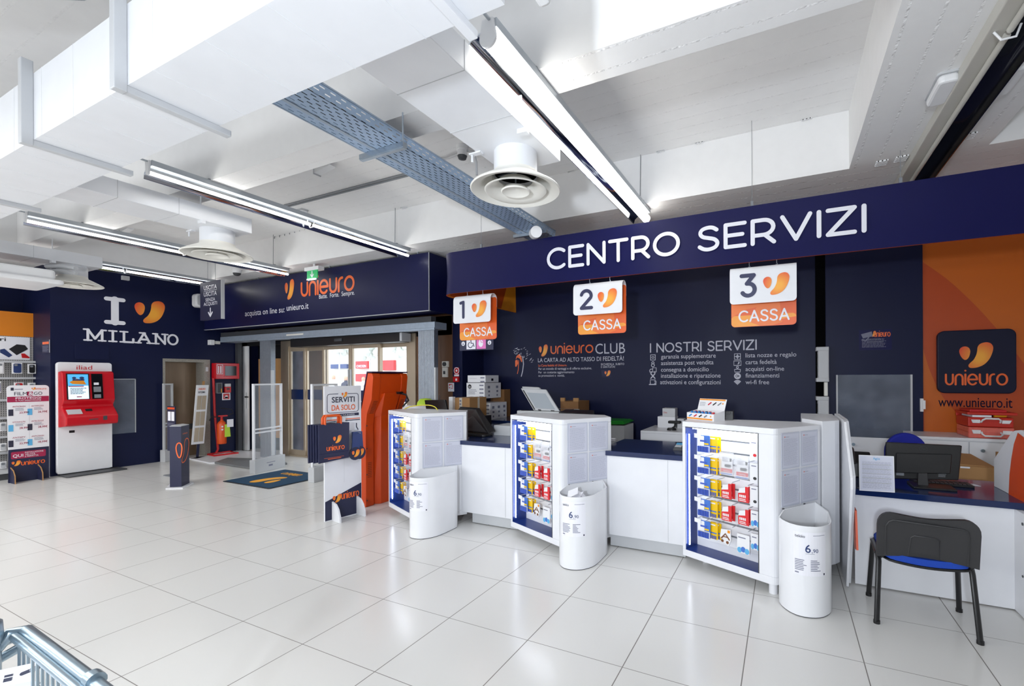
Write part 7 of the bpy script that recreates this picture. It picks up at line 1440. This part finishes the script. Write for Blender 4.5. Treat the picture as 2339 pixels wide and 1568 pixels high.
# ------------------------------------------------------------------ trolley at the lower left
zr = .98
P = lambda px, py, z=zr: at(px, py, 'z', z)
t = thing('wire_trolley', 'chrome wire trolley with a price card at the lower left corner', 'trolley', (P(100, 1520).x, P(100, 1520).y, 0))
a, b = P(55, 1436), P(225, 1568); d = (b - a).normalized(); e_ = b + d * .35; nrm = Vector((-d.y, d.x, 0))
part('rim_tube', MB().tube([a - nrm * .06 + Vector((0, 0, -.05)), a - nrm * .02, a + d * .02, a + d * .2, e_], .0125, 12), 'chrome', t, smooth=60); part('rim_tube', MB().tube([a - nrm * .019 + d * .02 + Vector((0, 0, -.006)), e_ - nrm * .019 + Vector((0, 0, -.006))], .0095, 12), 'chrome', t, smooth=60)
part('bumper_ring', MB().tube([P(205, 1550) + Vector((0, 0, .004)) + d * q for q in (.01, .035)], .0165, 14), 'chrome', t, smooth=60)
for k in range(16):
    p = a - nrm * .014 + d * (.03 + .032 * k); part('wire', MB().tube([p, p + Vector((0, 0, -.42))], .0028, 6), 'chrome', t)
wz = MB()
for q in (.13, .27, .4): wz.tube([a - nrm * .014 + Vector((0, 0, -q)), e_ - nrm * .014 + Vector((0, 0, -q))], .003, 6)
part('cross_wires', wz, 'chrome', t)
ld = -nrm; a2 = a - d * .02
part('end_rail', MB().tube([a2 + Vector((0, 0, -.05)), a2 + ld * .06 + Vector((0, 0, -.07)), a2 + ld * .5 + Vector((0, 0, -.07))], .011, 10), 'chrome', t, smooth=60)
g = P(8, 1420, 1.02); part('handle_post', MB().lathe((g.x - .022, g.y - .02, 0), [(0, 1.03), (.014, 1.028), (.024, 1.018), (.026, .985), (.022, .965), (.022, .60)], 20), 'chrome', t, smooth=60)
part('hinge', MB().tube([P(0, 1470, .95), P(20, 1462, .95), P(38, 1448, .96)], .012, 10), 'chrome', t, smooth=60)
part('caster_leg', MB().cyl((a.x - .1, a.y - .1, .1), (a.x - .1, a.y - .1, .9), .012).cyl((a.x - .1, a.y - .12, .05), (a.x - .1, a.y - .08, .05), .05), 'chrome', t, smooth=40)
c0, c1 = P(0, 1522, .94), P(84, 1504, .94); f = Fr(c0 + Vector((0, 0, -.01)) - (c1 - c0) * .6, c1 - c0, Vector((0, .18, 1))); w = (c1 - c0).length * 1.6; hq = .16
t2 = thing('price_card', 'white price card with a battery picture hung in the wire trolley', 'card', f(w / 2, -hq, 0)); part('card', MB().fbox(f, 0, -hq, -.002, w, .0, 0), 'paper', t2)
l = MB(); s0 = w / 1.6 * .6; l.rect(f, s0 + .01, -.028, s0 + .023, -.02, .002, 0); l.rect(f, s0 + .01, -.018, s0 + .023, -.013, .002, 0); l.ribbon(f, [(s0 + .038, -.018), (s0 + .052, -.014)], .008, .002, 0); l.ribbon(f, [(s0 + .054, -.013), (s0 + .062, -.011)], .011, .002, 1); l.ribbon(f, [(s0 + .066, -.01), (s0 + .078, -.007)], .002, .002, 2)
l.flat(f, arc(s0 + .03, -.05, .045, .012, 0, 180, 12), .0015, 3); txt(l, f, 'tekiio', s0 + .04, -.066, .014, 0, width=.045, bold=.02, c=.003); part('printing', l, ['print_dark', 'mid_grey', 'orange_red', 'light_grey'], t2)
